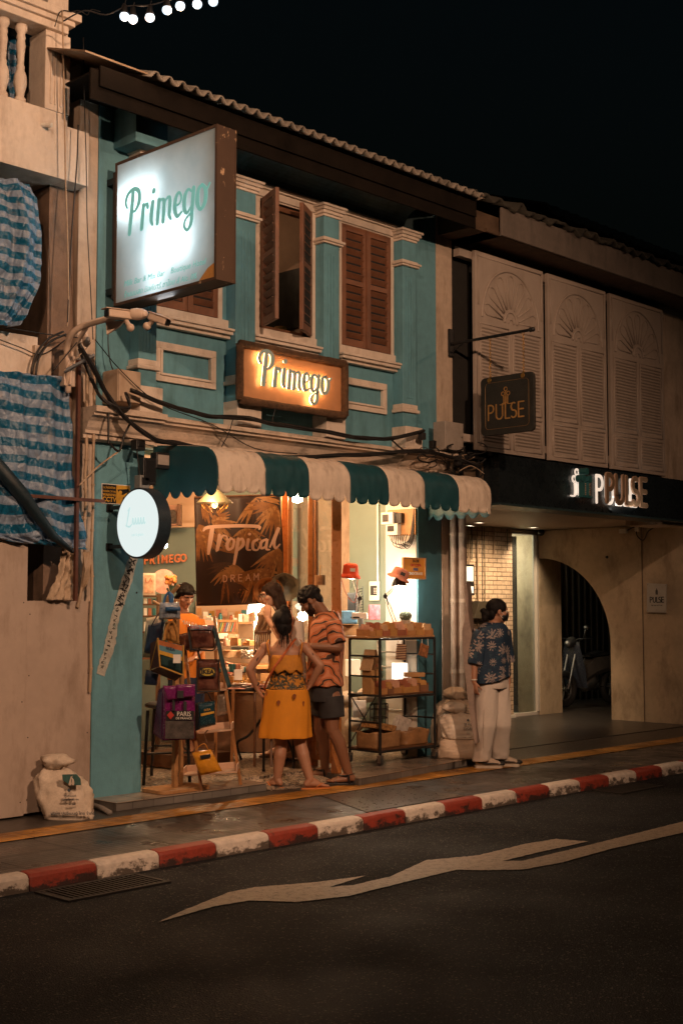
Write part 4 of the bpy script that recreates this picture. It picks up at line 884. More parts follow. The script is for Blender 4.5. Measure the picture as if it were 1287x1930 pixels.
# ================================================================ junction boxes, cameras, cables
JB = M('old_grey_enamel', (.36, .31, .27), .5, .15, 5, .3, stain=(.08, .04, .02), stain_amt=.6)
def jbox(x0, x1, y0, y1, z0, z1, lab, m=JB):
    t = thing('junction_box', lab, 'junction box', ((x0 + x1) / 2, y1, z0)); mb = MB(); mb.box(x0, x1, y0 + .012, y1, z0, z1); mb.build('case', m, t, bevel=.006)
    mb = MB(); mb.box(x0 + .004, x1 - .004, y0, y0 + .0115, z0 + .004, z1 - .004); mb.build('lid', m, t, bevel=.004); mb = MB(); mb.lathe((x1 - .03, y0 - .001, (z0 + z1) / 2), [(.008, -.003), (.008, .002)], 10, YP); mb.build('lock', STEEL, t); return t
jbox(6.10, 6.32, 8.28, 8.497, 3.17, 3.43, 'square cream metal box at the left end of the cornice, cables below', M('cream_box_paint', (.5, .38, .28), .5, .1, 5, .2, stain=(.2, .1, .05), stain_amt=.4))
jbox(10.06, 10.34, 8.20, 8.37, 3.13, 3.42, 'rusty grey metal box at the right end of the cornice above the awning')
def cable(name, pts, r, lab, m=CABLE, grp='cables sagging along the cornice', n=6, k=5):
    P = [Vector(p) for p in catmull([tuple(p) for p in pts], k)]; mb = MB(); mb.tube(P, r, n); return setp(mb.build(name, m, smooth=True), lab, 'cable', grp)
# main bundle: three strands twisted
def bundle(pxs, y, r, lab, strands=3, tw=.02, seed=0):
    t = thing('cable_bundle', lab, 'cable', aty(pxs[0][0], pxs[0][1], y)); base = [Vector(p) for p in catmull([tuple(aty(a, b_, y if len(q_) < 3 else q_[2])) for q_ in pxs for a, b_ in [q_[:2]]], 6)]
    for s in range(strands):
        mb = MB(); pts = []
        for i, p in enumerate(base):
            a = i * .35 + s * 2 * pi / strands + seed; w_ = tw * (.7 + .6 * noise.noise(Vector((i * .15, s, seed)))); pts.append(p + ZP * sin(a) * w_ + YP * cos(a) * w_)
        mb.tube(pts, r * (1 + .25 * (s % 2)), 6); mb.build('strand', CABLE, t, smooth=True)
    return t
bundle([(247, 735), (300, 757), (345, 772), (400, 785), (460, 787), (520, 800), (600, 812), (680, 825), (740, 826), (798, 812)], 8.2, .011, 'thick black cable bundle sagging across the cornice under the wooden sign', 3, .013, 1)
bundle([(150, 650, 8.1), (180, 700, 8.15), (200, 740, 8.2), (235, 785, 8.2), (285, 825, 8.2), (330, 836, 8.2), (400, 848, 8.2), (480, 858, 8.2), (560, 862, 8.2), (640, 858, 8.2), (720, 855, 8.2), (790, 850, 8.2), (850, 862, 8.2), (905, 880, 8.2)], 8.2, .010, 'long black cable bundle running from the camera arm down along the top of the awning', 4, .016, 2)
bundle([(150, 655, 8.3), (185, 740, 8.25), (215, 765, 8.2), (245, 768, 8.2), (237, 740, 8.2)], 8.2, .008, 'black cables looping below the cream metal box at the left end of the cornice', 3, .012, 3)
for k, (P, y, lab) in enumerate((
    ([(180, 640), (230, 700), (300, 760), (400, 800), (480, 845), (560, 855)], 8.25, 'thin wire crossing diagonally from the camera arm over the cornice'),
    ([(440, 787), (432, 815), (418, 842)], 8.2, 'short wire hanging between the two cable bundles left of the wooden sign'),
    ([(737, 828), (752, 842), (770, 855)], 8.2, 'short thick cable dropping from the upper bundle by the right pilaster'),
    ([(520, 765), (514, 790), (512, 800)], 8.22, 'short wire dangling under the wooden sign'),
    ([(205, 760), (205, 830), (207, 835), (225, 850), (235, 820), (245, 800)], 8.25, 'cable hanging in a loop over the left end of the cornice'),
    ([(205, 610), (205, 660), (215, 700), (245, 735)], 8.4, 'thin cable running down from the big square sign box'),
    ([(100, 700, ), (150, 640), (165, 620)], 8.2, 'pale thin wire beside the bracket of the camera arm'),
    ([(60, 705), (68, 670), (90, 640), (120, 625)], 8.42, 'grey flexible conduit curving over the parapet above the lower tarpaulin'),
    ([(68, 708), (74, 675), (95, 645), (125, 630)], 8.40, 'black cable curving over the parapet beside the grey conduit'),
    ([(0, 640), (40, 655), (80, 668), (125, 640)], 8.45, 'thin wire sagging across the cream parapet'),
    ([(0, 617), (40, 622), (90, 630), (130, 634), (170, 640)], 8.44, 'thin black cable lying along the top of the parapet'))):
    cable('wire', [aty(a, b_, y) for a, b_ in P], .0045 if k not in (2, 4, 7, 8) else .009, lab)
for k, (P, r, lab, m) in enumerate((
    ([(118, 20), (122, 200), (124, 330), (128, 450), (130, 580), (127, 615)], .006, 'long cream wire hanging straight down the balcony corner', M('cream_conduit', (.42, .3, .2))),
    ([(148, 235), (146, 300), (140, 380), (134, 470), (130, 560), (128, 610)], .0055, 'dark frayed wire hanging beside the long cream wire', CABLE),
    ([(158, 70), (160, 200), (163, 300), (165, 420), (172, 560), (176, 640)], .004, 'thin black wire running down the party wall left of the teal wall', CABLE),
    ([(104, 50), (112, 25), (122, 20), (135, 22), (150, 20), (165, 28), (172, 18), (190, 22)], .004, 'tangle of wire on the top of the balcony post', CABLE),
    ([(120, 700), (160, 660), (172, 645)], .004, 'pale wire stub tied to the pipes', M('cream_conduit', (.42, .3, .2))),
    ([(150, 915), (185, 880), (225, 850)], .007, 'pale stay wire slanting up to the left end of the cornice', M('cream_conduit', (.42, .3, .2))))):
    cable('wire', [aty(a, b_, 8.26) for a, b_ in P], r, lab, m, 'wires on the balcony house')
# tangle at the right end
tg = thing('cable_tangle', 'tangle of black cables, loops and connectors at the right end of the awning', 'cable', aty(860, 860, 8.25))
for k in range(26):
    cx, cy = rnd.uniform(800, 905), rnd.uniform(835, 890); r0 = rnd.uniform(6, 22); a0 = rnd.uniform(0, 6); yy = rnd.uniform(8.12, 8.38); mb = MB()
    pts = [aty(cx + cos(a0 + i * .8) * r0 * (1 + .3 * i / 5), cy + sin(a0 + i * .8) * r0 * .6 + i * 1.5, yy + .02 * sin(i)) for i in range(6)]
    mb.tube([Vector(p) for p in catmull([tuple(p) for p in pts], 4)], rnd.choice([.004, .006, .009]), 5); mb.build('loop', CABLE if k % 7 else M('cream_conduit', (.42, .3, .2)), tg, smooth=True)
mb = MB(); mb.tube([aty(*q, 8.3) for q in ((845, 885), (843, 850), (848, 825), (858, 817), (868, 828), (868, 850), (862, 880))], .02, 8); mb.build('loop', CABLE, tg, smooth=True)
for k, (x, y, w_, h) in enumerate(((815, 838, .05, .08), (862, 868, .06, .1), (880, 880, .12, .04), (795, 822, .06, .07))): c = aty(x, y, 8.22); mb = MB(); mb.obox(c, XP * w_ / 2, YP * .03, ZP * h / 2); mb.build('connector', BLACKP, tg, bevel=.006)
cable('wire', [aty(*q, 8.15) for q in ((865, 888), (885, 878), (900, 884), (912, 893))], .005, 'pale wire arching over the right end of the awning', M('cream_conduit', (.42, .3, .2)))
# electrical gear above the round sign
for k, (x0, y0, x1, y1, m, lab) in enumerate(((268, 862, 292, 915, BLACKP, 'black electrical box hanging at the left end of the awning'), (292, 852, 318, 885, BLACKP, 'dark meter box beside the black electrical box at the awning end'), (262, 895, 280, 922, M('grey_clamp', (.2, .2, .19), .5), 'small grey connector just above the round lightbox'), (255, 828, 272, 850, BLACKP, 'black cable clamp under the left end of the cornice'))):
    a, b_ = aty(x0, y0, 8.3), aty(x1, y1, 8.3); mb = MB(); mb.box(a.x, b_.x, 8.28, 8.36, b_.z, a.z); o = mb.build('meter_box', m, bevel=.008); setp(o, lab, 'electrical box')
    mb = MB(); mb.box(a.x + .015, b_.x - .015, 8.272, 8.2795, b_.z + .03, a.z - .02); mb.build('cover', JB if k == 1 else BLACKM, o, bevel=.002)
cable('wire', [aty(*q, 8.3) for q in ((258, 845), (262, 880), (266, 915), (268, 930))], .006, 'wire running down to the round lightbox')
# CCTV arm
cm = thing('camera_arm', 'cream curved bracket arm carrying two security cameras in front of the big square sign box', 'security camera', aty(130, 700, 8.3))
CRM = M('cream_enamel', (.6, .46, .36), .45, .08, 6, .15)
A = [aty(129, 740, 8.35), aty(128, 690, 8.3), aty(127, 655, 8.28), aty(134, 632, 8.2), aty(150, 618, 8.12), aty(180, 607, 8.0), aty(225, 596, 7.84), aty(268, 590, 7.7)]
mb = MB(); mb.tube([Vector(p) for p in catmull([tuple(p) for p in A], 6)], .024, 12); mb.build('arm', CRM, cm, smooth=True)
mb = MB(); mb.tube([aty(137, 660, 8.28), aty(165, 615, 8.07)], .016, 8); mb.tube([aty(133, 725, 8.3), aty(137, 655, 8.28)], .012, 8); mb.build('brace', CRM, cm)
mb = MB(); c = aty(127, 700, 8.36); mb.obox(c, XP * .05, YP * .04, ZP * .12); mb.build('mount', CRM, cm, bevel=.006)
def camera_head(c, d, L, r, body=True):
    c, d = Vector(c), Vector(d).normalized(); u = d.cross(ZP).normalized(); w = u.cross(d)
    mb = MB(); mb.obox(c, d * L / 2, u * r, w * r * .85); o = mb.build('camera_body', CRM, cm, bevel=.012)
    mb = MB(); mb.obox(c + w * r * .95 + d * .012, d * (L / 2 + .015), u * r * 1.15, w * .004); mb.build('sun_shield', CRM, o, bevel=.003)
    mb = MB(); mb.obox(c + d * (L / 2 + .002), d * .003, u * r * .85, w * r * .7); mb.build('lens_window', BLACKP, o, bevel=.002)
    mb = MB(); mb.tube([c - d * L * .3 - w * r * .8, c - d * L * .45 - w * r * 2.2, c - d * L * .5 - w * r * 2.6], .018, 10); mb.sphere(c - d * L * .5 - w * r * 2.4, .03); mb.build('swivel', CRM, o, smooth='auto')
camera_head(aty(224, 593, 7.75), -RT - FH * .9 - ZP * .06, .20, .036); camera_head(aty(300, 602, 7.5), RT * .75 - FH * .4 - ZP * .35, .17, .032)
mb = MB(); c = aty(258, 592, 7.7); mb.lathe(c, [(.001, -.045), (.04, -.04), (.046, 0), (.04, .045), (.001, .05)], 18, RT); mb.sphere(c + RT * .05, .035); mb.build('hub', CRM, cm, smooth='auto')
mb = MB(); c = aty(212, 615, 7.9); mb.prism([c + RT * a * .001 + ZP * b_ * .001 for a, b_ in ((-50, 40), (90, 40), (40, -10), (-40, -60))], FH * .03); mb.build('gusset', CRM, cm)
c = aty(163, 642, 8.3); mb = MB(); mb.sphere(c, (.03, .03, .05), 14, 10); mb.tube([c + ZP * .04, c + ZP * .07], .02, 10); o = mb.build('porcelain_insulator', CRM, smooth='auto'); setp(o, 'small pale insulator knob between the camera arm and the black cables', 'insulator')
mb = MB(); c = aty(150, 685, 8.2); mb.obox(c, (RT + ZP * .55).normalized() * .13, FH * .02, ZP * .012); setp(mb.build('street_light_bracket', M('blue_grey_steel', (.14, .16, .18), .5), bevel=.004), 'flat blue-grey metal bar sticking out beside the camera bracket', 'bracket')
# meters, conduit, intercom on the lit wall (x = 9.97 face)
WX = 9.965
def wbox(px0, py0, px1, py1, t, name, mat, parent=None, bevel=.004):
    a, b_ = atx(px0, py0, WX), atx(px1, py1, WX); mb = MB(); mb.box(WX - t, WX, a.y, b_.y, b_.z, a.z); return mb.build(name, mat, parent, bevel=bevel)
em = thing('electric_meter', 'pair of old electricity meters with looping wires mounted under the right end of the awning', 'meter', atx(755, 1000, WX))
wbox(732, 962, 785, 1008, .02, 'backboard', WOOD, em); wbox(730, 967, 752, 988, .10, 'meter_case', WHITEP, em); wbox(737, 988, 758, 1008, .08, 'meter_case', WHITEP, em); wbox(750, 968, 764, 986, .07, 'breaker', BLACKP, em); wbox(740, 992, 752, 1002, .084, 'dial_window', BLACKP, em, .001)
wbox(733, 971, 744, 984, .104, 'dial_window', BLACKP, em, .001)
mb = MB()
for k in range(9):
    a = [atx(735 + k * 4, 1006, WX - .05), atx(738 + k * 3, 1020 + (k * 7) % 12, WX - .06), atx(752 + k * 2, 1026 + (k * 5) % 9, WX - .05), atx(770 + k, 1018, WX - .03), atx(776 + k * .5, 990 - k * 4, WX - .02)]
    mb.tube([Vector(p) for p in catmull([tuple(p) for p in a], 4)], .004, 5)
mb.build('wiring', CABLE, em, smooth=True)
mb = MB(); a = atx(712, 950, WX - .01); b_ = atx(712, 1095, WX - .01); mb.tube([(WX - .012, a.y, 2.85), (WX - .012, b_.y, b_.z)], .012, 10); setp(mb.build('conduit_pipe', WHITEP, smooth='auto'), 'straight pale conduit running down to the intercom inside the shop', 'pipe')
ic = thing('intercom', 'cream wall box with a black keypad on the lit shop wall', 'intercom', atx(705, 1130, WX)); wbox(699, 1096, 716, 1132, .03, 'case', WHITEP, ic); wbox(702, 1104, 714, 1122, .036, 'keypad', BLACKP, ic, .002)
mb = MB()
for i in range(3):
    for j in range(4): c = atx(705 + i * 3, 1109 + j * 3, WX - .038); mb.box(c.x, c.x + .004, c.y - .006, c.y + .006, c.z - .004, c.z + .004)
mb.build('keys', WHITEP, ic)
# orange felt notice board on right pier
fb = thing('notice_board', 'orange wood framed notice board with coloured letters behind the pink hat', 'sign', aty(785, 1070, 8.45))
a, b_ = aty(760, 1050, 8.46), aty(802, 1092, 8.46); mb = MB(); mb.box(a.x, b_.x, 8.465, 8.48, b_.z, a.z); mb.build('board', M('orange_felt', (.6, .26, .04), .8, .1), fb)
mb = MB(); w_ = .012; mb.box(a.x, b_.x, 8.455, 8.4645, a.z - w_, a.z); mb.box(a.x, b_.x, 8.455, 8.4645, b_.z, b_.z + w_); mb.box(a.x, a.x + w_, 8.455, 8.4645, b_.z + w_, a.z - w_); mb.box(b_.x - w_, b_.x, 8.455, 8.4645, b_.z + w_, a.z - w_); mb.build('frame', WOOD, fb)
LC = [BLACKP, M('red_print', (.4, .03, .02), .6), M('blue_print', (.03, .08, .25), .6), PAPER]
for i, t_ in enumerate(('TA DE', 'ON COPA', 'FREE', 'CHOCOLATE')): text(t_, .036, ((a.x + b_.x) / 2 + .02, 8.4645, a.z - .035 - i * .042), XP, ZP, LC[i], 'letters', fb, ext=.002, off=.001)
# pipes on the party edge
for k, (x, r, lab) in enumerate(((10.43, .032, 'thin cream drainpipe on the party wall'), (10.53, .055, 'thick cream drainpipe on the party wall, right of the thin one'))):
    mb = MB(); mb.tube([(x, 8.45 - r, .08), (x, 8.45 - r, 2.86)], r, 16); o = mb.build('drainpipe', M('grimy_cream_pipe', (.36, .27, .21), .6, .2), smooth='auto'); setp(o, lab, 'pipe')
    for z in (.9, 1.62, 2.3): MB().tube([(x, 8.45 - r, z - .02), (x, 8.45 - r, z + .02)], r * 1.14, 16).build('collar', CREAM2, o, smooth='auto')
# peeling paper strip on the teal pier
pp = [(252, 1048, 14), (244, 1080, 16), (236, 1105, 17), (228, 1130, 15), (220, 1155, 13), (214, 1180, 14), (210, 1205, 17), (204, 1230, 16), (196, 1250, 15), (190, 1272, 14)]
mb = MB(); Lf = []; Rt = []
for i in range(46):
    t = i / 45 * (len(pp) - 1); j = min(int(t), len(pp) - 2); f = t - j; x, y, w_ = [pp[j][q] * (1 - f) + pp[j + 1][q] * f for q in range(3)]
    Lf.append(aty(x - w_ * .55 + 2.6 * noise.noise(Vector((i * .6, 0, 0))), y - 3, 8.496)); Rt.append(aty(x + w_ * .55 + 2.6 * noise.noise(Vector((i * .6, 5, 0))), y + 3, 8.496))
mb.grid([Lf, Rt]); st = mb.build('peeling_poster', M('torn_paper', (.42, .42, .38), .8, .2, 12, .4, stain=(.1, .2, .2), stain_amt=.7, stain_scale=(5, 5, 5)), solid=.001)
setp(st, 'long torn paper strip with black characters peeling diagonally off the teal pier', 'poster')
mb = MB(); rr = random.Random(3); dv = (aty(190, 1272, 8.49) - aty(252, 1048, 8.49)).normalized(); sd = dv.cross(YP)
for i in range(26):
    t = i / 26; c = aty(250 - 60 * t, 1055 + 210 * t, 8.4945); big = i < 12
    sc_ = .032 if big else .016
    S = [[(rr.uniform(-1, 1), rr.uniform(-.8, .8), .22), (rr.uniform(-1, 1), rr.uniform(-.8, .8), .3)] for _ in range(4)]
    strokes(mb, S, c + sd * rr.uniform(-.01, .01), XP, ZP, sc_, .0006)
mb.build('characters', BLACKP, st)
mb = MB(); c = aty(258, 1117, 8.4985); mb.lathe(c, [(.008, 0), (.008, -.002)], 10, YP); setp(mb.build('wall_plug', BLACKP), 'small dark hole plug in the teal pier beside the shop opening', 'plug')
# ================================================================ PULSE shophouse
pb = thing('hair_salon_building', 'darkened two-storey shophouse with carved white shutters, black fascia and recessed porch with an arch', 'building', (13, 10, 0))
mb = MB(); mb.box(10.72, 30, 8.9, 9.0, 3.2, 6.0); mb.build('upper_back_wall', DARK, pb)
mb = MB(); mb.box(10.54, 10.9, 8.55, 8.95, 2.9, 5.7); mb.build('recess_shade_block', M('recess_shade_black', (.02, .018, .016), .8), pb)  # solid near-black block stands for the shade of the recess
PU = M('greige_gutter_board', (.16, .13, .11), .75, .2, 3, .35, stain=(.05, .045, .04), stain_amt=.5)
mb = MB(); mb.box(10.75, 30, 8.0, 8.03, 5.42, 5.72); mb.build('gutter_board', PU, pb, bevel=.006)
mb = MB(); mb.box(10.54, 30, 8.035, 8.9, 5.42, 5.46); mb.box(10.3, 10.78, 8.06, 8.6, 5.42, 5.62); mb.build('soffit', M('dim_soffit', (.1, .06, .035), .8, .3), pb)
mb = MB(); P = []
for j, yy in enumerate((7.95, 8.6, 14)):
    P.append([(10.25 + i * .03, yy, 5.74 + (yy - 7.95) * .36 + .025 * cos(i * .03 * 2 * pi / .2) + .07 * noise.noise(Vector((i * .17, yy, 0)))) for i in range(660)])
mb.grid(P); mb.build('roof', M('mossy_dark_roof_tile', (.05, .045, .035), .9, .5, 4, .8), pb, smooth=True, solid=.03)
SW = M('carved_white_panel', (.40, .33, .28), .55, .06, 4, .12, stain=(.22, .17, .13), stain_amt=.3)
SY = 8.35
mb = MB()
for z in (3.32, 5.28): mb.box(10.54, 14.72, SY + .05, SY + .13, z - .04, z + .04)
mb.build('shutter_rail', SW, pb)
for a, b_ in ((10.745, 11.98), (12.07, 13.27), (13.36, 14.6)):
    mb = MB(); z0, z1 = 3.20, 5.33; mb.box(a, b_, SY, SY + .045, z0, z1); sh = mb.build('carved_shutter', SW, pb, bevel=.004)
    mb = MB(); cx = (a + b_) / 2; W = b_ - a; zs = 4.63; R_ = W * .415; g = .014; yf = SY - .008
    def seg(p, q, r=g): mb.tube([(p[0], yf + .004, p[1]), (q[0], yf + .004, q[1])], r, 6)
    mb.tube([(cx + R_ * cos(t), yf + .004, zs + R_ * 1.12 * sin(t)) for t in [pi * i / 28 for i in range(29)]], g, 6, cap=False)
    mb.tube([(cx + .115 * cos(t), yf + .004, zs + .13 * sin(t)) for t in [pi * i / 12 for i in range(13)]], g, 6); mb.tube([(cx + .05 * cos(t), yf + .004, zs + .05 * sin(t)) for t in [pi * i / 8 for i in range(9)]], g * .8, 6)
    for i in range(7):
        t = radians(12 + i * 26); r0, r1 = .15, R_ * .80; hw = .062
        d = Vector((cos(t), sin(t) * 1.1)); n_ = Vector((-d.y, d.x)).normalized(); p0 = Vector((cx, zs)) + d * r0; p1 = Vector((cx, zs)) + d * r1
        loop = [p0 + n_ * .01] + [p1 + n_ * hw * cos(q) + d * hw * 1.2 * sin(q) for q in [pi * j / 8 for j in range(9)]] + [p0 - n_ * .01]
        mb.tube([(q.x, yf + .004, q.y) for q in loop], g * .62, 5)
    for xx in (a + .045, b_ - .045): seg((xx, zs + .12), (xx, z1 - .05), .008)
    seg((a + .045, z1 - .05), (b_ - .045, z1 - .05), .007)
    # louvre fields: frame mouldings and slots
    mid = .07
    for s_ in (-1, 1):
        xa = cx + s_ * mid / 2; xb = cx + s_ * (W / 2 - .06)
        for zz0, zz1 in ((3.66, 4.56), (3.25, 3.61)):
            seg((xa, zz0), (xa, zz1), .01); seg((xb, zz0), (xb, zz1), .01); seg((xa, zz1), (xb, zz1), .007); seg((xa, zz0), (xb, zz0), .007)
    mb.build('carving', SW, sh, smooth=True)
    mb = MB()
    for s_ in (-1, 1):
        xa = cx + s_ * (mid / 2 + .03); xb = cx + s_ * (W / 2 - .10)
        for zz0, zz1, k in ((3.70, 4.53, 22), (3.29, 3.58, 8)):
            for i in range(k):
                zc = zz0 + (i + .5) * (zz1 - zz0) / k; mb.obox(((xa + xb) / 2, SY - .004, zc), XP * abs(xb - xa) / 2, (YP * .7 - ZP * .7) * .011, (YP + ZP) * .003)
    mb.build('louvres', SW, sh)
mb = MB(); mb.box(14.62, 15.3, 8.42, 8.95, 0 + 2.6, 5.42); mb.build('right_pier', CREAM2, pb)
FAS = M('glossy_black_fascia', (.010, .014, .017), .28, .2, 3, .05)
mb = MB(); mb.box(11.06, 26, 8.30, 8.6, 2.66, 3.17); mb.build('fascia', FAS, pb, bevel=.004)
mb = MB(); mb.box(11.0, 26, 8.26, 8.62, 2.63, 2.655); mb.build('fascia_trim', M('dark_teal_trim', (.02, .04, .045), .4), pb)
mb = MB(); mb.box(10.62, 11.05, 8.5, 8.53, 2.68, 3.1); mb.build('side_panel', M('dim_brown_board', (.12, .08, .05), .7), pb)
mb = MB(); mb.box(10.62, 11.06, 8.45, 8.48, 3.12, 3.15); mb.box(10.62, 11.06, 8.45, 8.48, 2.66, 2.69); mb.box(10.9, 10.93, 8.45, 8.48, 2.69, 3.12); mb.box(10.62, 10.65, 8.45, 8.48, 2.69, 3.12); mb.build('side_frame', BLACKM, pb)
mb = MB(); mb.box(10.71, 30, 8.6, 12.5, 2.67, 2.74); mb.build('porch_ceiling', M('porch_ceiling_paint', (.35, .27, .2), .5, .08), pb)
# porch
mb = MB(); mb.box(10.71, 15.6, 8.6, 11.25, -.02, .012); mb.box(15.6, 30, 8.6, 12.4, -.02, .011); mb.build('porch_floor', TILEP, pb)
BRK2 = brickmat('whitewashed_brick', (.6, .46, .33), (.7, .55, .4), (.26, .19, .13), 1, .2, .062, 1.0)
bx = aty(966, 1200, 11.0).x
mb = MB(); mb.box(10.7, bx, 11.0, 11.07, 0, 2.66); mb.build('brick_wall', BRK2, pb)
mb = MB(); mb.box(10.702, 10.72, 8.9, 11.0, 0, 2.66); mb.build('left_porch_wall', CREAM2, pb)
mb = MB(); mb.box(bx, 15.54, 11.05, 11.056, .06, 2.6); mb.build('glass_panel', GLASSM, pb)
mb = MB(); mb.box(bx, 15.6, 11.02, 11.08, .012, .06); mb.box(15.54, 15.59, 11.0, 11.08, .06, 2.6); mb.box(bx, 15.6, 11.02, 11.08, 2.6, 2.655); mb.build('door_frame', M('white_aluminium', (.6, .56, .5), .35, .05), pb, bevel=.004)
mb = MB(); mb.box(bx - .5, 16.6, 12.3, 12.35, 0, 2.66); mb.build('room_back', M('greenish_room_wall', (.45, .40, .29), .6), pb); mb = MB(); mb.box(bx - .6, 15.6, 11.09, 12.3, 0, .02); mb.box(bx - .6, 15.6, 11.09, 12.3, 2.6, 2.655); mb.build('room_shell', CREAM2, pb)
mb = MB(); mb.box(10.72, bx, 10.96, 10.998, .013, .05); mb.build('skirting', WHITEP, pb)
# arch wall at x = AX..AX+.5 (runs back from the street), opening is a quarter-like arch
XA, XB = 15.6, 16.15; yF, yL, yR = 8.5, 9.82, 11.0; zsp, ztop = 1.05, 2.26
pts = [(yL, 0)] + [(yL, zsp)] + [(11.0 - (11.0 - yL) * cos(t), zsp + (ztop - zsp) * sin(t)) for t in [pi / 2 * i / 18 for i in range(1, 19)]]
mb = MB()
poly = [(yF, 0)] + pts + [(yR + .0, ztop), (11.35, ztop), (11.35, 2.66), (yF, 2.66)]
# strips so the wall stays planar quads
for i in range(len(pts) - 1):
    (a, za), (b_, zb_) = pts[i], pts[i + 1]
    if b_ - a < 1e-6: continue
    mb.add([(XA, a, za), (XA, b_, zb_), (XA, b_, 2.66), (XA, a, 2.66)], [(0, 1, 2, 3)]); mb.add([(XB, a, za), (XB, b_, zb_), (XB, b_, 2.66), (XB, a, 2.66)], [(3, 2, 1, 0)])
for i in range(len(pts) - 1):
    (a, za), (b_, zb_) = pts[i], pts[i + 1]; mb.add([(XA, a, za), (XB, a, za), (XB, b_, zb_), (XA, b_, zb_)], [(3, 2, 1, 0)])
mb.box(XA, XB, yF, yL - .0005, 0, 2.66)
mb.build('arch_wall', M('arch_wall_paint', (.54, .43, .3), .75, .16, 2, .5, stain=(.2, .14, .09), stain_amt=.6, stain_scale=(1.5, 1.5, .7)), pb)
mb = MB(); mb.box(XA + .001, XB, 11.001, 11.4, 0, 2.66); mb.build('arch_jamb', M('arch_wall_paint', (.50, .38, .25)), pb)
mb = MB(); mb.box(AX + .035, XA - .001, 9.30, 9.306, 0, 2.65); mb.build('wall_joint', M('joint', (.2, .14, .09), .8), pb)
# beyond the arch: folding shutter and motorbike
mb = MB(); P = []
for z in (0, 2.7): P.append([(16.62 + i * .045, 12.3 + (.05 if (i // 2) % 2 else 0), z) for i in range(150)])
mb.grid(P); setp(mb.build('folding_shutter', M('dark_corrugated_steel', (.06, .045, .035), .5, .2, 8, .2, metal=.5)), 'dark folding metal shutter seen through the arch behind the motorbike', 'shutter')
mb = MB(); mb.box(17.1, 17.55, 12.2, 12.24, 1.15, 2.0); o = mb.build('red_poster_board', M('dark_red_board', (.25, .02, .02), .4)); setp(o, 'dark red board with a pale blue glow hanging just inside the arch', 'sign'); mb = MB(); mb.box(17.13, 17.22, 12.19, 12.199, 1.5, 1.85); mb.build('lit_patch', glow('pale_blue_screen', (.5, .9, 1), .7), o)
def motorbike(c, ang, lab):
    t = thing('motorbike', lab, 'motorbike', c); c = Vector(c); F = Vector((cos(ang), sin(ang), 0)); S = Vector((-sin(ang), cos(ang), 0))
    W = lambda f, s, z: c + F * f + S * s + ZP * z
    RB = M('tyre_rubber', (.02, .02, .02), .7); CH = M('chrome', (.3, .3, .3), .45, .05, metal=1)
    for f in (-.62, .62):
        mb = MB(); mb.tube([W(f + .23 * cos(a), 0, .29 + .23 * sin(a)) for a in [2 * pi * i / 24 for i in range(25)]], .055, 10, cap=False); wh = mb.build('wheel', RB, t, smooth=True)
        mb = MB(); mb.tube([W(f + .17 * cos(a), 0, .29 + .17 * sin(a)) for a in [2 * pi * i / 24 for i in range(25)]], .014, 8, cap=False)
        for i in range(5): a = i * 2 * pi / 5; mb.tube([W(f, 0, .29), W(f + .17 * cos(a), 0, .29 + .17 * sin(a))], .012, 6)
        mb.tube([W(f, -.06, .29), W(f, .06, .29)], .035, 10); mb.build('rim', CH, wh)
    BD = M('dark_fairing', (.03, .035, .05), .25, .1, coat=.6); LG = M('grey_white_fairing', (.13, .12, .11), .3)
    mb = MB(); mb.rings([[W(f, s * w_, z) for s, z in ((-1, z0), (-.8, z1), (.8, z1), (1, z0), (.6, z0 - .08), (-.6, z0 - .08))] for f, w_, z0, z1 in ((-.72, .05, .68, .72), (-.5, .13, .62, .78), (-.1, .14, .55, .76), (.15, .1, .45, .6))]); mb.build('body', LG, t, smooth='auto')
    mb = MB(); mb.rings([[W(f, s * w_, z) for s, z in ((-1, z0), (-.7, z1), (.7, z1), (1, z0))] for f, w_, z0, z1 in ((-.6, .09, .78, .82), (-.3, .13, .79, .85), (.05, .09, .76, .8))]); mb.build('seat', BLACKP, t, smooth='auto')
    mb = MB(); mb.rings([[W(f + q * .04, s * w_, z) for s, q in ((-1, 0), (-.4, 1), (.4, 1), (1, 0))] for f, w_, z in ((.3, .2, .3), (.38, .22, .6), (.42, .16, .9), (.4, .12, 1.0))]); mb.build('leg_shield', BD, t, smooth='auto')
    mb = MB(); mb.cone(W(.42, 0, 1.0), .09, W(.5, 0, .98), .07); mb.build('headlight', CH, t, smooth=True)
    mb = MB(); mb.tube([W(.34, -.34, 1.06), W(.4, -.12, 1.05), W(.42, 0, 1.0), W(.4, .12, 1.05), W(.34, .34, 1.06)], .014, 8); mb.build('handlebar', BLACKM, t, smooth=True)
    for s in (-1, 1):
        mb = MB(); mb.tube([W(.4, s * .2, 1.05), W(.42, s * .26, 1.2)], .006, 6); mb.sphere(W(.42, s * .28, 1.23), (.05, .05, .035)); mb.build('mirror', CH, t, smooth=True); mb = MB(); mb.tube([W(.42, s * .07, .85), W(.62, s * .07, .29)], .018, 8); mb.build('fork', CH, t)
    mb = MB(); mb.cone(W(-.05, 0, .38), .12, W(.1, 0, .32), .1); mb.tube([W(0, -.1, .25), W(-.4, -.14, .26), W(-.75, -.14, .36)], [.02, .04, .045], 10); mb.build('engine', STEEL, t, smooth=True)
motorbike((17.45, 11.4, .015), radians(178), 'parked motorbike with chrome details in the dark beyond the arch')
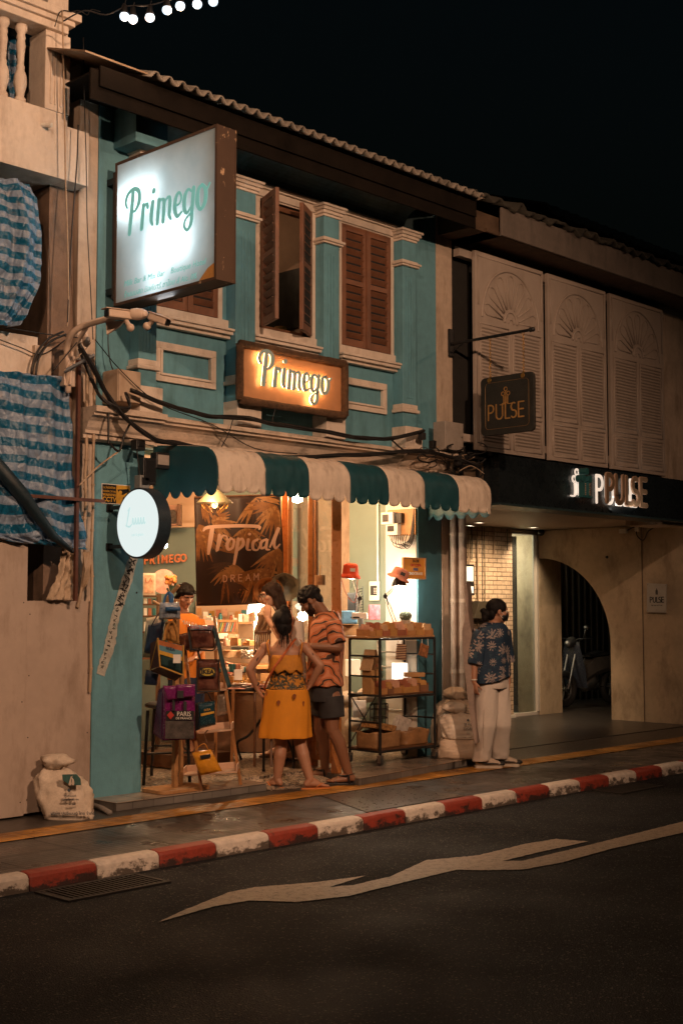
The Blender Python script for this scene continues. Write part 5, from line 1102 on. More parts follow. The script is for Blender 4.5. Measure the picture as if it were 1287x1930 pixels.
# fittings in porch
for i, (x, y, lab) in enumerate(((903, 985, 'recessed ceiling downlight nearest the awning'), (1004, 994, 'recessed ceiling downlight beside the dome camera'))):
    c = atz(x, y, 2.658); c.y = min(c.y, 11.0); c = atz(x, y, 2.655); t = thing('downlight', lab, 'ceiling light', c, 'porch downlights')
    mb = MB(); mb.lathe(c, [(.075, .002), (.078, -.004), (.06, -.006), (.055, .001)], 24); mb.build('ring', WHITEP, t, smooth='auto'); mb = MB(); mb.lathe(c, [(.054, -.001), (.001, -.003)], 24); mb.build('lens', glow('warm_downlight', (1, .8, .55), 9), t)
lamp('porch_spot', 'SPOT', (15.2, 10.78, 2.6), 70, (1, .7, .42), None, .04, target=(15.0, 11.1, 1.2), spot=110, blend=.9)
lamp('porch_spot', 'SPOT', (14.0, 10.1, 2.6), 170, (1, .68, .4), None, .06, target=(14.4, 11.0, .9), spot=110, blend=1)
t = thing('downlight', 'added ceiling light brightening the glazed salon room behind the brick wall', 'ceiling light', (14.9, 11.9, 2.59)); mb = MB(); mb.lathe((14.9, 11.9, 2.595), [(.08, 0), (.001, -.006)], 20); mb.build('lens', glow('warm_downlight', (1, .8, .55), 9), t); lamp('salon_fill_light', 'POINT', (15.2, 11.85, 2.3), 55, (.95, .85, .6), t, .08)  # ceiling light added so the salon room looks lit
dc = thing('dome_camera', 'small dark dome camera under the porch ceiling', 'security camera', (15.4, 10.9, 2.65)); c = atx(1019, 1003, 15.55); mb = MB(); mb.sphere(c, (.05, .05, .055), 16, 10); mb.build('dome', BLACKP, dc, smooth=True); mb = MB(); mb.lathe(c + ZP * .055, [(.045, -.01), (.05, .02)], 16); mb.build('mount', WHITEP, dc)
# TV, pyramid lamp shade and plant stem
tv = thing('wall_screen', 'small lit screen on the brick wall left of the porch', 'screen', aty(884, 1092, 10.9)); a, b_ = aty(874, 1063, 10.94), aty(895, 1122, 10.94); mb = MB(); mb.box(a.x, b_.x, 10.95, 10.99, b_.z, a.z); mb.build('bezel', BLACKP, tv, bevel=.004)
mb = MB(); e = .03; mb.box(a.x + e, b_.x - e, 10.944, 10.9495, (b_.z + a.z) / 2 - .02, a.z - e); mb.build('picture', glow('pale_green_screen', (.42, .68, .62), .5), tv); mb = MB(); mb.box(a.x + e, b_.x - e, 10.944, 10.9495, b_.z + e, (b_.z + a.z) / 2 - .09); mb.build('picture', glow('pale_screen_text', (.6, .75, .7), .6), tv)
py = thing('lamp_shade', 'dark pyramid lamp shade hanging in front of the brick wall, behind the waiting person', 'lamp', aty(925, 1150, 10.9)); A = [aty(893, 1166, 10.8), aty(945, 1166, 10.8), aty(936, 1133, 10.8), aty(903, 1133, 10.8)]
mb = MB(); mb.prism([A[0], A[1], A[2], A[3]], (0, .25, 0)); mb.build('shade', M('olive_shade', (.045, .035, .02), .7), py, bevel=.006); mb = MB(); c = (A[2] + A[3]) / 2 + YP * .1; mb.tube([c, (c.x, c.y, 2.66)], .006, 6); mb.build('flex', CABLE, py)
for k, px in enumerate((882, 888, 899, 912, 930, 955)):
    mb = MB(); a = aty(px, 1000, 10.97); zl_ = [1.2, 2.2, .2, 1.4, 2.3, 2.35][k]; mb.tube([(a.x, 10.97, 2.65), (a.x + .01, 10.97, (2.65 + zl_) / 2), (a.x, 10.97, zl_)], .010 if k != 3 else .006, 6); setp(mb.build('wall_conduit', M('cream_conduit', (.42, .3, .2)) if k % 2 == 0 else M('olive_pipe', (.12, .11, .07), .5), smooth='auto'), ['leftmost', 'second', 'third', 'fourth', 'fifth', 'rightmost'][k] + ' of the thin conduits coming down the painted brick wall', 'pipe', 'conduits on the brick wall')
mb = MB(); pts = [atx(1180, 1000, AX - .0), atx(1196, 994, AX), atx(1200, 1010, AX), atx(1212, 1018, AX), atx(1222, 1000, AX), atx(1245, 990, AX)]
mb.tube([p - XP * .0 for p in [Vector(q) for q in catmull([tuple(p) for p in pts], 5)]], .008, 6); setp(mb.build('wire', CABLE, smooth=True), 'black wire looping on the pale wall above the small notice', 'cable')
mb = MB(); c = atx(1174, 1001, AX); mb.obox(c, XP * .02, YP * .06, ZP * .03); mb.obox(atx(1200, 996, AX), XP * .02, YP * .03, ZP * .04); setp(mb.build('switch_box', WHITEP, bevel=.006), 'small pale box on the arch wall near the ceiling', 'electrical box')
mb = MB(); c = atx(1143, 1050, AX + .03); mb.lathe(c, [(.02, 0), (.012, -.02)], 12, XP); setp(mb.build('wall_hook', BLACKM), 'small dark hook on the pale wall above the arch', 'hook')
# fascia letters (channel letters standing off the fascia on pins, lit from behind)
pl = thing('channel_letters', 'row of three-dimensional PULSE letters with white backlight on the black fascia', 'sign', (13.2, 8.2, 2.9))
# flush plate of wider glowing letters near the wall, bronze faces in front
LT = M('pink_bronze_letter', (.62, .42, .3), .4, .06, 6, .05, metal=.2); LF = M('olive_bronze_face', (.28, .19, .12), .4, .08, metal=.3); TG = M('teal_metal', (.03, .14, .15), .35, .1, metal=.3)
zb, hh = 2.77, .31; x0 = 12.9
mb = MB(); strokes(mb, pulse_str(.12), (x0, 8.285, zb), XP, ZP, hh, .012, sx=.95); mb.build('backlight', glow('cool_led_strip', (1, .82, .66), .7), pl)
mb = MB(); strokes(mb, pulse_str(.2), (x0, 8.15, zb), XP, ZP, hh, .018, sx=.95); mb.build('letter_side', LT, pl)
for k, st in enumerate([0]):
    mb = MB(); strokes(mb, pulse_str(.15), (x0, 8.131, zb), XP, ZP, hh, .006, sx=.95); mb.build('letter_face', LF, pl)
mb = MB(); strokes(mb, emblem(.12), (12.5, 8.285, zb + .115), XP, ZP, .17, .01); mb.build('backlight', glow('cool_led_strip', (1, .82, .66), .7), pl)
mb = MB()
for cx, cz in ((0, 1.2), (-.34, .72), (.34, .72)): mb.lathe((12.5 + cx * .19, 8.14, zb + .115 + cz * .17), [(.022, .0), (.04, 0), (.042, .09), (.03, .095)], 20, YP)
mb.box(12.44, 12.475, 8.14, 8.22, zb + .04, zb + .2); mb.box(12.525, 12.56, 8.14, 8.22, zb + .04, zb + .2); mb.box(12.40, 12.62, 8.15, 8.2, zb + .02, zb + .04)
mb.build('emblem', TG, pl, bevel=.003)
mb = MB()
for q in (12.455, 12.54):
    for k in range(7): mb.box(q - .008, q + .008, 8.133, 8.139, zb + .05 + k * .02, zb + .06 + k * .02)
mb.build('emblem_comb', LT, pl)
lamp('letter_wash', 'AREA', (13.3, 8.2, 2.70), 1.4, (1, .85, .7), pl, size=1.2, target=(13.4, 8.29, 2.95), sy=.03)
# roofs further down the street
for k, (x, y, z, w_, lab) in enumerate(((14, 10.2, 6.5, 14, 'dark tiled roof with pale ribbed eave just above the neighbouring gutter'), (17.5, 12, 8.0, 9, 'unlit gabled roof silhouette at the upper right'))):
    t = thing('distant_roof', lab, 'roof', (x, y, z)); mb = MB(); P = []
    for j, (dy, dz) in enumerate(((0, 0), (.12, .18), (2.5, 1.0))): P.append([(x + i * .05, y + dy, z + dz + .02 * cos(i * 1.05)) for i in range(int(w_ / .05))])
    mb.grid(P); mb.build('tiles', M('dim_clay_tile', (.10, .075, .055), .8, .35, 5, .6), t, smooth=True, solid=.04)
    mb = MB(); mb.box(x, x + w_, y + .1, y + 2.6, z - 3, z - .03); mb.build('wall', DARK, t)
# ================================================================ things in and in front of the shop
def axes(yaw=0):
    """right / depth axes of a thing turned by yaw degrees away from facing the street corner"""
    a = radians(yaw); return RT * cos(a) + FH * sin(a), FH * cos(a) - RT * sin(a)
def slab(x0, y0, x1, y1, D, th, yaw=0):
    c = (atd(x0, y0, D) + atd(x1, y1, D)) / 2; w = (x1 - x0) / FPX * D / 2; h = (y1 - y0) / FPX * D / 2; r, f = axes(yaw)
    return c + FH * th / 2, r * w, f * th / 2, ZP * h
def item(name, label, cat, x0, y0, x1, y1, D, th, mat, yaw=0, bevel=.004, group=None, parent=None):
    mb = MB(); mb.obox(*slab(x0, y0, x1, y1, D, th, yaw)); o = mb.build(name, mat, parent, bevel=bevel)
    return setp(o, label, cat, group) if parent is None else setp(o, label)
def front(x, y, D, dz=-.001): return atd(x, y, D) + FH * dz
# ---- wheeled rack
rk = thing('wheeled_rack', 'black metal product rack on castors standing on the right step, full of card boxes', 'rack', (9.5, 8.45, FZ))
X0r, X1r, Y0r, Y1r = 9.12, 9.92, 8.25, 8.64
for x, y in ((X0r, Y0r), (X1r, Y0r), (X0r, Y1r), (X1r, Y1r)):
    mb = MB(); mb.tube([(x, y, .17), (x, y, 1.255)], .0135, 10); mb.build('post', BLACKM, rk, smooth='auto')
    mb = MB(); mb.obox((x, y, .155), XP * .022, YP * .022, ZP * .012); mb.obox((x + .018, y, .13), XP * .003, YP * .02, ZP * .03); mb.obox((x - .018, y, .13), XP * .003, YP * .02, ZP * .03); cs = mb.build('castor', STEEL, rk)
    mb = MB(); mb.lathe((x - .013, y + .008, .07 + .042), [(.001, 0), (.034, 0), (.04, .006), (.04, .02), (.034, .026), (.001, .026)], 20, XP); mb.build('wheel', M('tyre_rubber', (.02, .02, .02), .7), cs, smooth='auto')
mb = MB()
for z in (1.25, 1.09, .90, .72, .47, .2):
    mb.tube([(X0r, Y0r, z), (X0r, Y1r, z)], .009, 8); mb.tube([(X1r, Y0r, z), (X1r, Y1r, z)], .009, 8)
for z in (1.25, .70, .2):
    mb.tube([(X0r, Y0r, z), (X1r, Y0r, z)], .0115, 8); mb.tube([(X0r, Y1r, z), (X1r, Y1r, z)], .009, 8)
mb.tube([(X1r - .12, Y0r, .19), (X1r + .12, Y0r, .19)], .009, 8)
mb.tube([(X0r, Y1r, .72), (X0r + .4, Y1r, .25)], .006, 6); mb.tube([(X0r + .4, Y1r, .72), (X0r, Y1r, .25)], .006, 6)
mb.build('rails', BLACKM, rk, smooth='auto')
for z, y1 in ((1.262, .035), (.712, 0), (.205, 0)):
    mb = MB(); mb.box(X0r - (.16 if z > 1 else 0), X1r + .015, Y0r + .012, Y1r + .03, z, z + .018); mb.build('shelf', WOODD if z < 1 else WOOD, rk, bevel=.003)
# card boxes
def pos(x, z, y): return Vector((x, y, z))
CARDC = [M('kraft_box', (.45, .22, .08), .6, .2, 12, .3), M('rust_box', (.36, .12, .06), .6, .2, 12, .3), M('amber_box', (.5, .26, .08), .55, .2, 12, .3), M('cocoa_box', (.22, .1, .05), .6, .2, 12, .3)]
def cardbox(x0, x1, y0, y1, z, h, mat, lab, grp, n=9, slant=.12):
    t = thing('card_box', lab, 'box', ((x0 + x1) / 2, (y0 + y1) / 2, z), grp); w = .004
    mb = MB(); mb.box(x0, x1, y0, y1, z, z + w); mb.box(x0, x1, y0, y0 + w, z + w, z + h * .55); mb.box(x0, x1, y1 - w, y1, z + w, z + h * .8); mb.box(x0, x0 + w, y0 + w, y1 - w, z + w, z + h * .7); mb.box(x1 - w, x1, y0 + w, y1 - w, z + w, z + h * .7); mb.build('tray', mat, t)
    mb = MB()
    for i in range(n):
        y = y0 + .012 + (y1 - y0 - .03) * i / n; hh = h * rnd.uniform(.8, 1.3); mb.obox(((x0 + x1) / 2, y + .01, z + w + hh / 2), XP * (x1 - x0 - .014) / 2, YP * .0025, (ZP + YP * slant) * hh / 2)
    mb.build('cards', rnd.choice(CARDC[:3] + [PAPER, M('peach_box', (.6, .33, .22)), M('kraft_light', (.5, .32, .17), .7)]), t); return t
ln = ['first', 'second', 'third', 'fourth', 'fifth', 'sixth', 'seventh', 'eighth']
x = 9.02
for i, (w, h, m) in enumerate(((.075, .085, 0), (.08, .1, 2), (.10, .09, 1), (.09, .10, 2), (.13, .10, 1), (.12, .085, 0), (.11, .10, 2), (.13, .09, 0))):
    cardbox(x, x + w, Y0r + .03, Y0r + .03 + .18, 1.281, h, CARDC[m], '%s little card box from the left on the top shelf of the wheeled rack' % ln[i], 'card boxes on the rack top'); x += w + .012
x = 9.16
for i, (w, h, m, dy) in enumerate(((.09, .10, 0, 0), (.08, .09, 3, 0), (.12, .10, 0, .02), (.12, .10, 2, 0), (.10, .11, 0, .01), (.12, .12, 3, 0))):
    cardbox(x, x + w, Y0r + .02 + dy, Y0r + .18 + dy, .731, h, CARDC[m], '%s kraft card box from the left on the middle shelf of the wheeled rack' % ln[i], 'card boxes on the middle shelf', 8, .05); x += w + .012
item('kraft_box', 'flat kraft box laid on top of the card boxes on the middle shelf', 'box', 762, 1268, 800, 1276, 12.75, .12, KRAFT, 5)
# house shaped box
t = thing('house_box', 'tall house-shaped kraft box with a pitched roof at the left of the middle shelf', 'box', (9.2, 8.42, .73)); c = atd(700, 1300, 12.5); c = Vector((9.17, 8.42, .731)); mb = MB(); mb.box(c.x - .05, c.x + .07, c.y - .06, c.y + .06, .731, .96); mb.build('body', KRAFT, t, bevel=.002)
mb = MB(); mb.prism([(c.x - .075, c.y - .07, .955), (c.x + .0, c.y - .07, 1.15), (c.x + .012, c.y - .07, 1.15), (c.x + .012, c.y - .07, 1.13), (c.x - .06, c.y - .07, .955)], (0, .14, 0)); mb.prism([(c.x + .012, c.y - .07, 1.15), (c.x + .1, c.y - .07, .95), (c.x + .088, c.y - .07, .95), (c.x + .0121, c.y - .07, 1.13)], (0, .14, 0)); mb.build('pitched_roof', M('kraft_light', (.5, .32, .17), .7), t)
mb = MB(); mb.lathe((c.x + .02, c.y - .0615, 1.0), [(.014, 0), (.014, -.002)], 12, YP); mb.build('round_window', CARDC[1], t)
# glowing cube lamps
for i, (x0, y0, x1, y1, D, lab) in enumerate(((740, 1250, 767, 1282, 12.85, 'small glowing white cube lamp behind the card boxes on the middle shelf'), (652, 1243, 678, 1275, 12.9, 'small warm glowing cube lamp left of the house-shaped box'))):
    item('cube_lamp', lab, 'lamp', x0, y0, x1, y1, D, .12, glow('lampshade_glow%d' % i, ((1, .86, .68), (1, .62, .3))[i], (1.5, .8)[i]), 10, .008)
# hanging pouches
def pouch(x, z, y, w, h, rot, mat, lab):
    c = Vector((x, y, z)); a = radians(rot); u = XP * cos(a) + ZP * sin(a); v = -XP * sin(a) + ZP * cos(a); mb = MB()
    P = [[c + u * w * (i / 8 - .5) * (1 + .06 * j / 8) - v * h * j / 8 + YP * .012 * sin(pi * i / 8) * sin(pi * j / 8) * s for i in range(9)] for s in (1,) for j in range(9)]; mb.grid(P); o = mb.build('pouch', mat, smooth=True, solid=.012); setp(o, lab, 'pouch', 'pouches hanging from the rack')
    mb = MB(); 
    for s in (-.4, .4): mb.tube([c + u * w * s, Vector((x + w * s * .9, y, 1.245))], .003, 5)
    mb.build('cord', PAPER, o)
STRP, nt, b, tc = base_mat('striped_print_cloth', .8); wv = nt.new('ShaderNodeTexWave', bands_direction='Z'); wv.inputs['Scale'].default_value = 14; wv.inputs['Distortion'].default_value = 1; nt.link(tc, wv.inputs[0]); v = nt.new('ShaderNodeTexVoronoi'); v.inputs['Scale'].default_value = 14; nt.link(tc, v.inputs[0])
nt.link(nt.mix(nt.ramp(v.outputs['Distance'], [(.2, 1), (.26, 0)]), nt.mix(nt.ramp(wv.outputs['Fac'], [(.45, 0), (.55, 1)]), (.5, .35, .22), (.15, .06, .04)), (.12, .02, .03)), b.inputs['Base Color'])
FLO = M('floral_print_cloth', (.32, .13, .05), .8, .7, 30, .2)
pouch(9.42, 1.20, Y0r - .012, .135, .15, -6, STRP, 'striped cloth pouch with dark flowers hanging from the rack top'); pouch(9.76, 1.19, Y0r - .012, .12, .12, -16, FLO, 'brown floral cloth pouch hanging tilted at the right of the rack')
# bottom shelf bags
def openbag(x0, x1, y0, y1, z, h, mat, lab, seed):
    t = []; mb = MB(); R = []
    for j in range(8):
        q = j / 7; row = []
        for i in range(40):
            a = 2 * pi * i / 40; X = abs(cos(a)) ** .55 * (1 if cos(a) > 0 else -1); Y = abs(sin(a)) ** .55 * (1 if sin(a) > 0 else -1); e = 1 + .06 * noise.noise(Vector((cos(a) * 2, sin(a) * 2, q * 3 + seed))) + .05 * q
            row.append(((x0 + x1) / 2 + X * (x1 - x0) / 2 * e, (y0 + y1) / 2 + Y * (y1 - y0) / 2 * e, z + h * q * (1 + .12 * noise.noise(Vector((cos(a) * 2.5, sin(a) * 2.5, seed + 8))))))
        R.append(row)
    mb.rings(R, cap=False); o = mb.build('paper_bag', mat, smooth=True, solid=.004); return setp(o, lab, 'bag', 'open bags on the bottom shelf')
openbag(9.10, 9.48, 8.27, 8.58, .225, .15, M('tan_leatherette', (.3, .16, .07), .5, .25, 8, .4), 'open tan bag with rolled rim at the left of the rack bottom shelf', 1)
openbag(9.52, 9.90, 8.27, 8.56, .225, .14, M('brown_crinkled_bag', (.3, .15, .06), .45, .3, 8, .6), 'open brown crinkled bag at the right of the rack bottom shelf', 5)
mb = MB(); mb.obox((9.27, 8.40, .42), XP * .15 + ZP * -.03, YP * .09, ZP * .03 + XP * .01); setp(mb.build('glitter_folder', M('glitter_kraft', (.4, .2, .07), .5, .7, 60, .5), bevel=.006), 'speckled gold folder sticking out of the tan bag', 'folder')
mb = MB(); mb.obox((9.6, 8.42, .40), XP * .09 - ZP * .03, YP * .03, ZP * .085 + XP * .05); o = mb.build('wrapped_packet', M('clear_wrapped_paper', (.55, .48, .42), .2, .25, 25, .5), bevel=.01); setp(o, 'shiny wrapped packet leaning in the brown crinkled bag', 'packet')
# ladder of bright rungs and wire basket behind rack
t = thing('display_ladder', 'bright metal display ladder leaning on the lit wall behind the wheeled rack', 'ladder', (9.9, 8.75, FZ)); mb = MB()
for y in (8.66, 9.0): mb.box(9.925, 9.945, y, y + .02, FZ, 1.24)
mb.build('stile', STEEL, t); mb = MB()
for z in (.32, .52, .72, .95, 1.1): mb.tube([(9.935, 8.68, z), (9.935, 9.0, z)], .008, 8)
mb.build('rung', STEEL, t)
t = thing('wire_basket', 'tall black wire basket stand behind the rack, below the middle shelf', 'basket', (9.35, 8.55, .22)); mb = MB()
for i in range(9):
    a = 2 * pi * i / 9; mb.tube([(9.4 + .09 * cos(a), 8.52 + .07 * sin(a), .23), (9.4 + .1 * cos(a), 8.52 + .08 * sin(a), .62)], .004, 5)
for z in (.25, .33, .41, .49, .57, .62): mb.tube([(9.4 + .097 * cos(q), 8.52 + .077 * sin(q), z) for q in [2 * pi * i / 20 for i in range(21)]], .004, 5, cap=False)
mb.build('wires', BLACKM, t)
# things on top at the back: blue cloth, white box, pink card
item('folded_cloth', 'folded light blue cloth packet at the left end behind the rack top', 'cloth', 642, 1151, 672, 1176, 12.9, .14, M('sky_blue_cloth', (.16, .36, .55), .6, .2, 10, .5), 8, .012)
item('white_carton', 'small white carton leaning beside the blue cloth packet', 'box', 664, 1155, 692, 1167, 12.75, .1, PAPER, -6)
item('pink_card', 'pink card box standing below the intercom', 'box', 695, 1140, 716, 1168, 13.05, .05, M('pink_print_card', (.55, .16, .2), .5, .5, 25, .1), 12)
item('grey_booklet', 'grey-blue booklet leaning at the left of the card boxes', 'book', 677, 1165, 684, 1194, 12.5, .1, M('grey_blue_cover', (.25, .32, .35), .5), -8)
item('wood_crate', 'wooden crate behind the rack under the blue cloth packet', 'crate', 640, 1177, 690, 1200, 12.95, .3, WOOD, 8)
t = thing('cactus_pot', 'round grey-green ball cactus in a pale pot on the rack top', 'plant', atd(764, 1175, 12.75)); c = atd(764, 1161, 12.75); mb = MB(); n_ = 18
R = []
for i in range(13):
    b_ = pi * (i + .3) / 12.6; R.append([c + (RT * cos(a) + FH * sin(a)) * .054 * sin(b_) * (1 + .14 * cos(a * n_)) - ZP * cos(b_) * .05 for a in [2 * pi * j / 108 for j in range(108)]])
mb.rings(R); mb.build('cactus', M('cactus_green', (.12, .16, .11), .7, .4, 60, .4), t, smooth=True)
mb = MB()
for i in range(240):
    a = rnd.randrange(18) * 2 * pi / 18; b_ = rnd.uniform(.3, 2.6); d = (RT * cos(a) + FH * sin(a)) * sin(b_) + ZP * cos(b_); p = c + d * .058; mb.tube([p, p + d * .012 + Vector((rnd.uniform(-1, 1), rnd.uniform(-1, 1), rnd.uniform(-1, 1))) * .004], .0008, 3)
mb.build('spines', PAPER, t); mb = MB(); mb.lathe(c - ZP * .095, [(.035, 0), (.05, .05), (.052, .055), (.045, .055)], 20); mb.build('pot', M('pale_stone_pot', (.5, .42, .34), .7), t, smooth='auto')
# ---- desk lamps wearing hats
def hat(name, c, tilt, R_, H_, mat, lab, tag=None, parent=None, brim=1.45, yaw_=0):
    c = Vector(c); T = Matrix.Rotation(radians(tilt), 3, FH) @ Matrix.Rotation(radians(yaw_), 3, RT); P = []; n = 48
    pr = [(.02, H_), (.45, H_ * .99), (.8, H_ * .93), (.93, H_ * .8), (1.0, H_ * .4), (1.04, H_ * .08), (1.1, 0), (1.3, -H_ * .14), (brim, -H_ * .3), (brim + .005, -H_ * .31)]
    for r, h in catmull(pr, 3):
        P.append([c + T @ ((RT * cos(a) * r * R_ + FH * sin(a) * r * R_ * 1.05) + ZP * (h + .008 * sin(a * 5 + r * 3) * max(0, r - 1) + .008 * noise.noise(Vector((cos(a) * 2, sin(a) * 2, h * 20))))) for a in [2 * pi * j / n for j in range(n)]])
    mb = MB(); mb.rings(P, cap=False); o = mb.build(name, mat, parent, smooth=True, solid=.004); setp(o, lab, 'hat')
    mb = MB()
    for rr_, hh in ((1.075, .03), (1.03, .25)): mb.tube([c + T @ (RT * cos(a) * rr_ * R_ + FH * sin(a) * rr_ * 1.05 * R_ + ZP * hh * H_) for a in [2 * pi * j / 32 for j in range(33)]], .0016, 4, cap=False)
    mb.build('stitching', mat, o)
    if tag:
        d = T @ (-FH * R_ * 1.07 + ZP * H_ * .42 + RT * .02); u = (T @ RT); w = (T @ ZP); mb = MB(); mb.obox(c + d, u * .024, (T @ FH) * .004, w * .016); mb.build('patch', tag, o)
    return o
def desklamp(lab, head, elbow, base, D, D2, grp='desk lamps wearing hats'):
    t = thing('desk_lamp', lab, 'lamp', atd(*base, D2), grp); h_, e_, b_ = atd(*head, D), atd(*elbow, (D + D2) / 2), atd(*base, D2); s = FH * .01
    mb = MB()
    for q in (-1, 1): mb.tube([h_ + RT * .012 * q, e_ + RT * .012 * q], .005, 6); mb.tube([e_ + RT * .014 * q, b_ + RT * .014 * q], .005, 6)
    mb.build('arm', STEEL, t); mb = MB(); mb.lathe(e_, [(.022, -.012), (.022, .012)], 14, FH); mb.lathe(b_, [(.06, 0), (.06, .012), (.012, .03)], 20); mb.build('joint', BLACKM, t)
    mb = MB(); mb.tube([e_ + ZP * .03 + FH * .02, e_ * .7 + b_ * .3 + FH * .02], [.009, .006], 6); mb.build('spring', BLACKM, t)
    mb = MB(); mb.lathe(h_, [(.03, .05), (.05, .03), (.075, -.03)], 20); sh_ = mb.build('shade', BLACKM, t, solid=.003); mb = MB(); mb.sphere(h_ - ZP * .015, .025); mb.build('bulb', glow('lamp_bulb', (1, .82, .6), 30), t, smooth=True); return t
l1 = desklamp('jointed desk lamp under the pink hat on the rack top', (752, 1098), (726, 1124), (746, 1178), 12.75, 12.65)
lamp('desk_lamp_light', 'POINT', atd(756, 1112, 12.80), 30, (1, .86, .66), l1, .03)
hat('bucket_hat', atd(752, 1087, 12.72), 24, .082, .085, M('pink_felt', (.62, .25, .17), .85, .12, 14, .3), 'pink bucket hat perched on the desk lamp at the right of the rack', BLACKP)
l2 = desklamp('jointed desk lamp under the orange-red hat', (664, 1085), (678, 1128), (672, 1165), 12.9, 12.8)
lamp('desk_lamp_light', 'POINT', atd(660, 1102, 12.95), 12, (1, .8, .55), l2, .03)
h2 = hat('bucket_hat', atd(660, 1083, 12.6), 3, .074, .105, M('orange_red_cotton', (.75, .09, .03), .8, .12, 14, .3), 'orange-red bucket hat with a white patch and chin cord on a desk lamp', PAPER, brim=1.35)
mb = MB(); mb.tube([Vector(p) for p in catmull([tuple(atd(*q, 12.55)) for q in ((644, 1092), (652, 1118), (667, 1136), (672, 1118), (674, 1090))], 5)], .004, 6); mb.build('chin_cord', M('pink_cord', (.6, .2, .15), .7), h2, smooth=True)
t = thing('wire_stand', 'dark coiled wire stand beside the orange-red hat', 'stand', atd(676, 1165, 12.9)); mb = MB()
for i in range(10): mb.tube([atd(668 + 1.5 * cos(0), 1112 + i * 5, 12.9), atd(684, 1109 + i * 5, 12.9)], .004, 5)
mb.tube([atd(670, 1165, 12.9), atd(668, 1110, 12.9), atd(672, 1098, 12.9), atd(664, 1095, 12.9), atd(662, 1108, 12.9)], .004, 5); mb.tube([atd(685, 1165, 12.9), atd(683, 1105, 12.9)], .004, 5); mb.build('wire', BLACKM, t)
mb = MB(); mb.obox(*slab(655, 1117, 675, 1160, 13.2, .03)); setp(mb.build('rear_panel', BLACKP), 'small dark panel standing behind the orange-red hat', 'panel')  # plain dark panel without writing, its use unknown
# white pouffes and signs behind rack's left
for i, (x, y, r, lab) in enumerate(((655, 1318, .11, 'round cream cushion low down behind the left post of the rack'), (690, 1310, .10, 'second round cream cushion behind the rack, right of the first'), (668, 1365, .1, 'cream cushion on the floor behind the tan bag'))):
    mb = MB(); mb.sphere(atd(x, y, 13.3), (r, r, r * .8), 20, 12); setp(mb.build('cushion', M('cream_linen', (.5, .4, .3), .8, .1), smooth=True), lab, 'cushion', 'cushions behind the rack')
item('notice_card', 'white handwritten card propped behind the rack', 'card', 664, 1320, 690, 1352, 13.1, .02, PAPER, 6)
# ---- flour sacks
SK2 = M('cream_plastic_sack', (.62, .48, .36), .5, .12, 8, .45, stain=(.4, .28, .18), stain_amt=.3)
s_ = sack('flour_sack', (10.2, 8.13, FZ), .50, .32, .22, (.05, 0), SK2, 11, False); setp(s_, 'flat crumpled cream sack at the bottom of the pile beside the rack', 'sack', 'sacks piled beside the rack')
s_ = sack('flour_sack', (10.19, 8.12, FZ + .19), .36, .27, .25, (-.28, .1), M('white_plastic_sack', (.7, .6, .5), .45, .08, 8, .4), 12, True); setp(s_, 'white open-mouthed sack with small print in the middle of the pile', 'sack', 'sacks piled beside the rack')
c = Vector((10.17, 8.13, FZ + .17)) + axes()[1] * -.15
for i, tx in enumerate(('◆', '25 KG', 'SUGAR', '----')): text(tx, .03, c + RT * .06 + ZP * (.21 - i * .04), RT, ZP, INKB, 'print', s_, ext=.006)
s_ = sack('flour_sack', (10.33, 8.36, FZ), .46, .28, .56, (.06, 0), SK2, 13, True, .14); setp(s_, 'tall tan sack with a tied white plastic mouth standing behind the pile', 'sack', 'sacks piled beside the rack')
for i in range(4): text('ตราดาว ๒๕ กก. ========', .02, Vector((10.32, 8.33, FZ)) - FH * .145 + RT * .03 + ZP * (.50 - i * .028), (RT - ZP * .25).normalized(), ZP, INKB, 'print', s_, ext=.006)
# long wooden board
mb = MB(); outl = [(878, 1096), (876, 1122), (877, 1150), (874, 1172), (870, 1190), (872, 1230), (876, 1270), (879, 1300), (884, 1340), (889, 1375), (895, 1403), (899, 1400), (893, 1330), (892, 1260), (890, 1200), (884, 1170), (882, 1150), (882, 1120)]
P = []
for x, y in outl:
    d = 12.45 + (y - 1096) * -.0006; P.append(atd(x, y, d))
mb.prism(P, FH * .22 + RT * .06); setp(mb.build('longboard', M('weathered_board', (.3, .22, .18), .6, .25, 6, .4), bevel=.004), 'long pale shaped wooden board leaning upright between the sacks and the waiting person', 'board')
mb = MB(); mb.obox(atz(888, 1420, .06) + ZP * .05, XP * .1, YP * .08, ZP * .08); setp(mb.build('low_box', CONC, bevel=.006), 'low dark box on the pavement at the foot of the long board', 'box')
# ---- folding table
ft = thing('folding_table', 'folding table with black steel legs behind the woman in the yellow dress', 'table', atz(497, 1453, FZ))
tc_ = atd(500, 1300, 12.6); tc_.z = .77
mb = MB(); mb.obox(tc_, RT * .45, FH * .3, ZP * .014); mb.build('top', BLACKP, ft, bevel=.006)
for (xa, xb) in (((497, 1300, 12.2), (497, 1452)), ((553, 1300, 12.4), (553, 1446))):
    mb = MB(); b_ = atz(*xb, FZ + .012); a = Vector((b_.x, b_.y, .755)); mb.tube([a, b_], .012, 8); mb.lathe(b_ - ZP * .01, [(.016, 0), (.016, .02)], 10); mb.build('leg', BLACKM, ft, smooth='auto')
for A_ in (((500, 1345), (470, 1385), (447, 1400), (455, 1432)), ((510, 1340), (540, 1390), (552, 1420), (553, 1446)), ((430, 1300), (437, 1360), (441, 1400), (444, 1425))):
    mb = MB(); mb.tube([Vector(p) for p in catmull([tuple(atd(*q, 12.3)) for q in A_], 5)], .012, 8); mb.build('leg', BLACKM, ft, smooth=True)
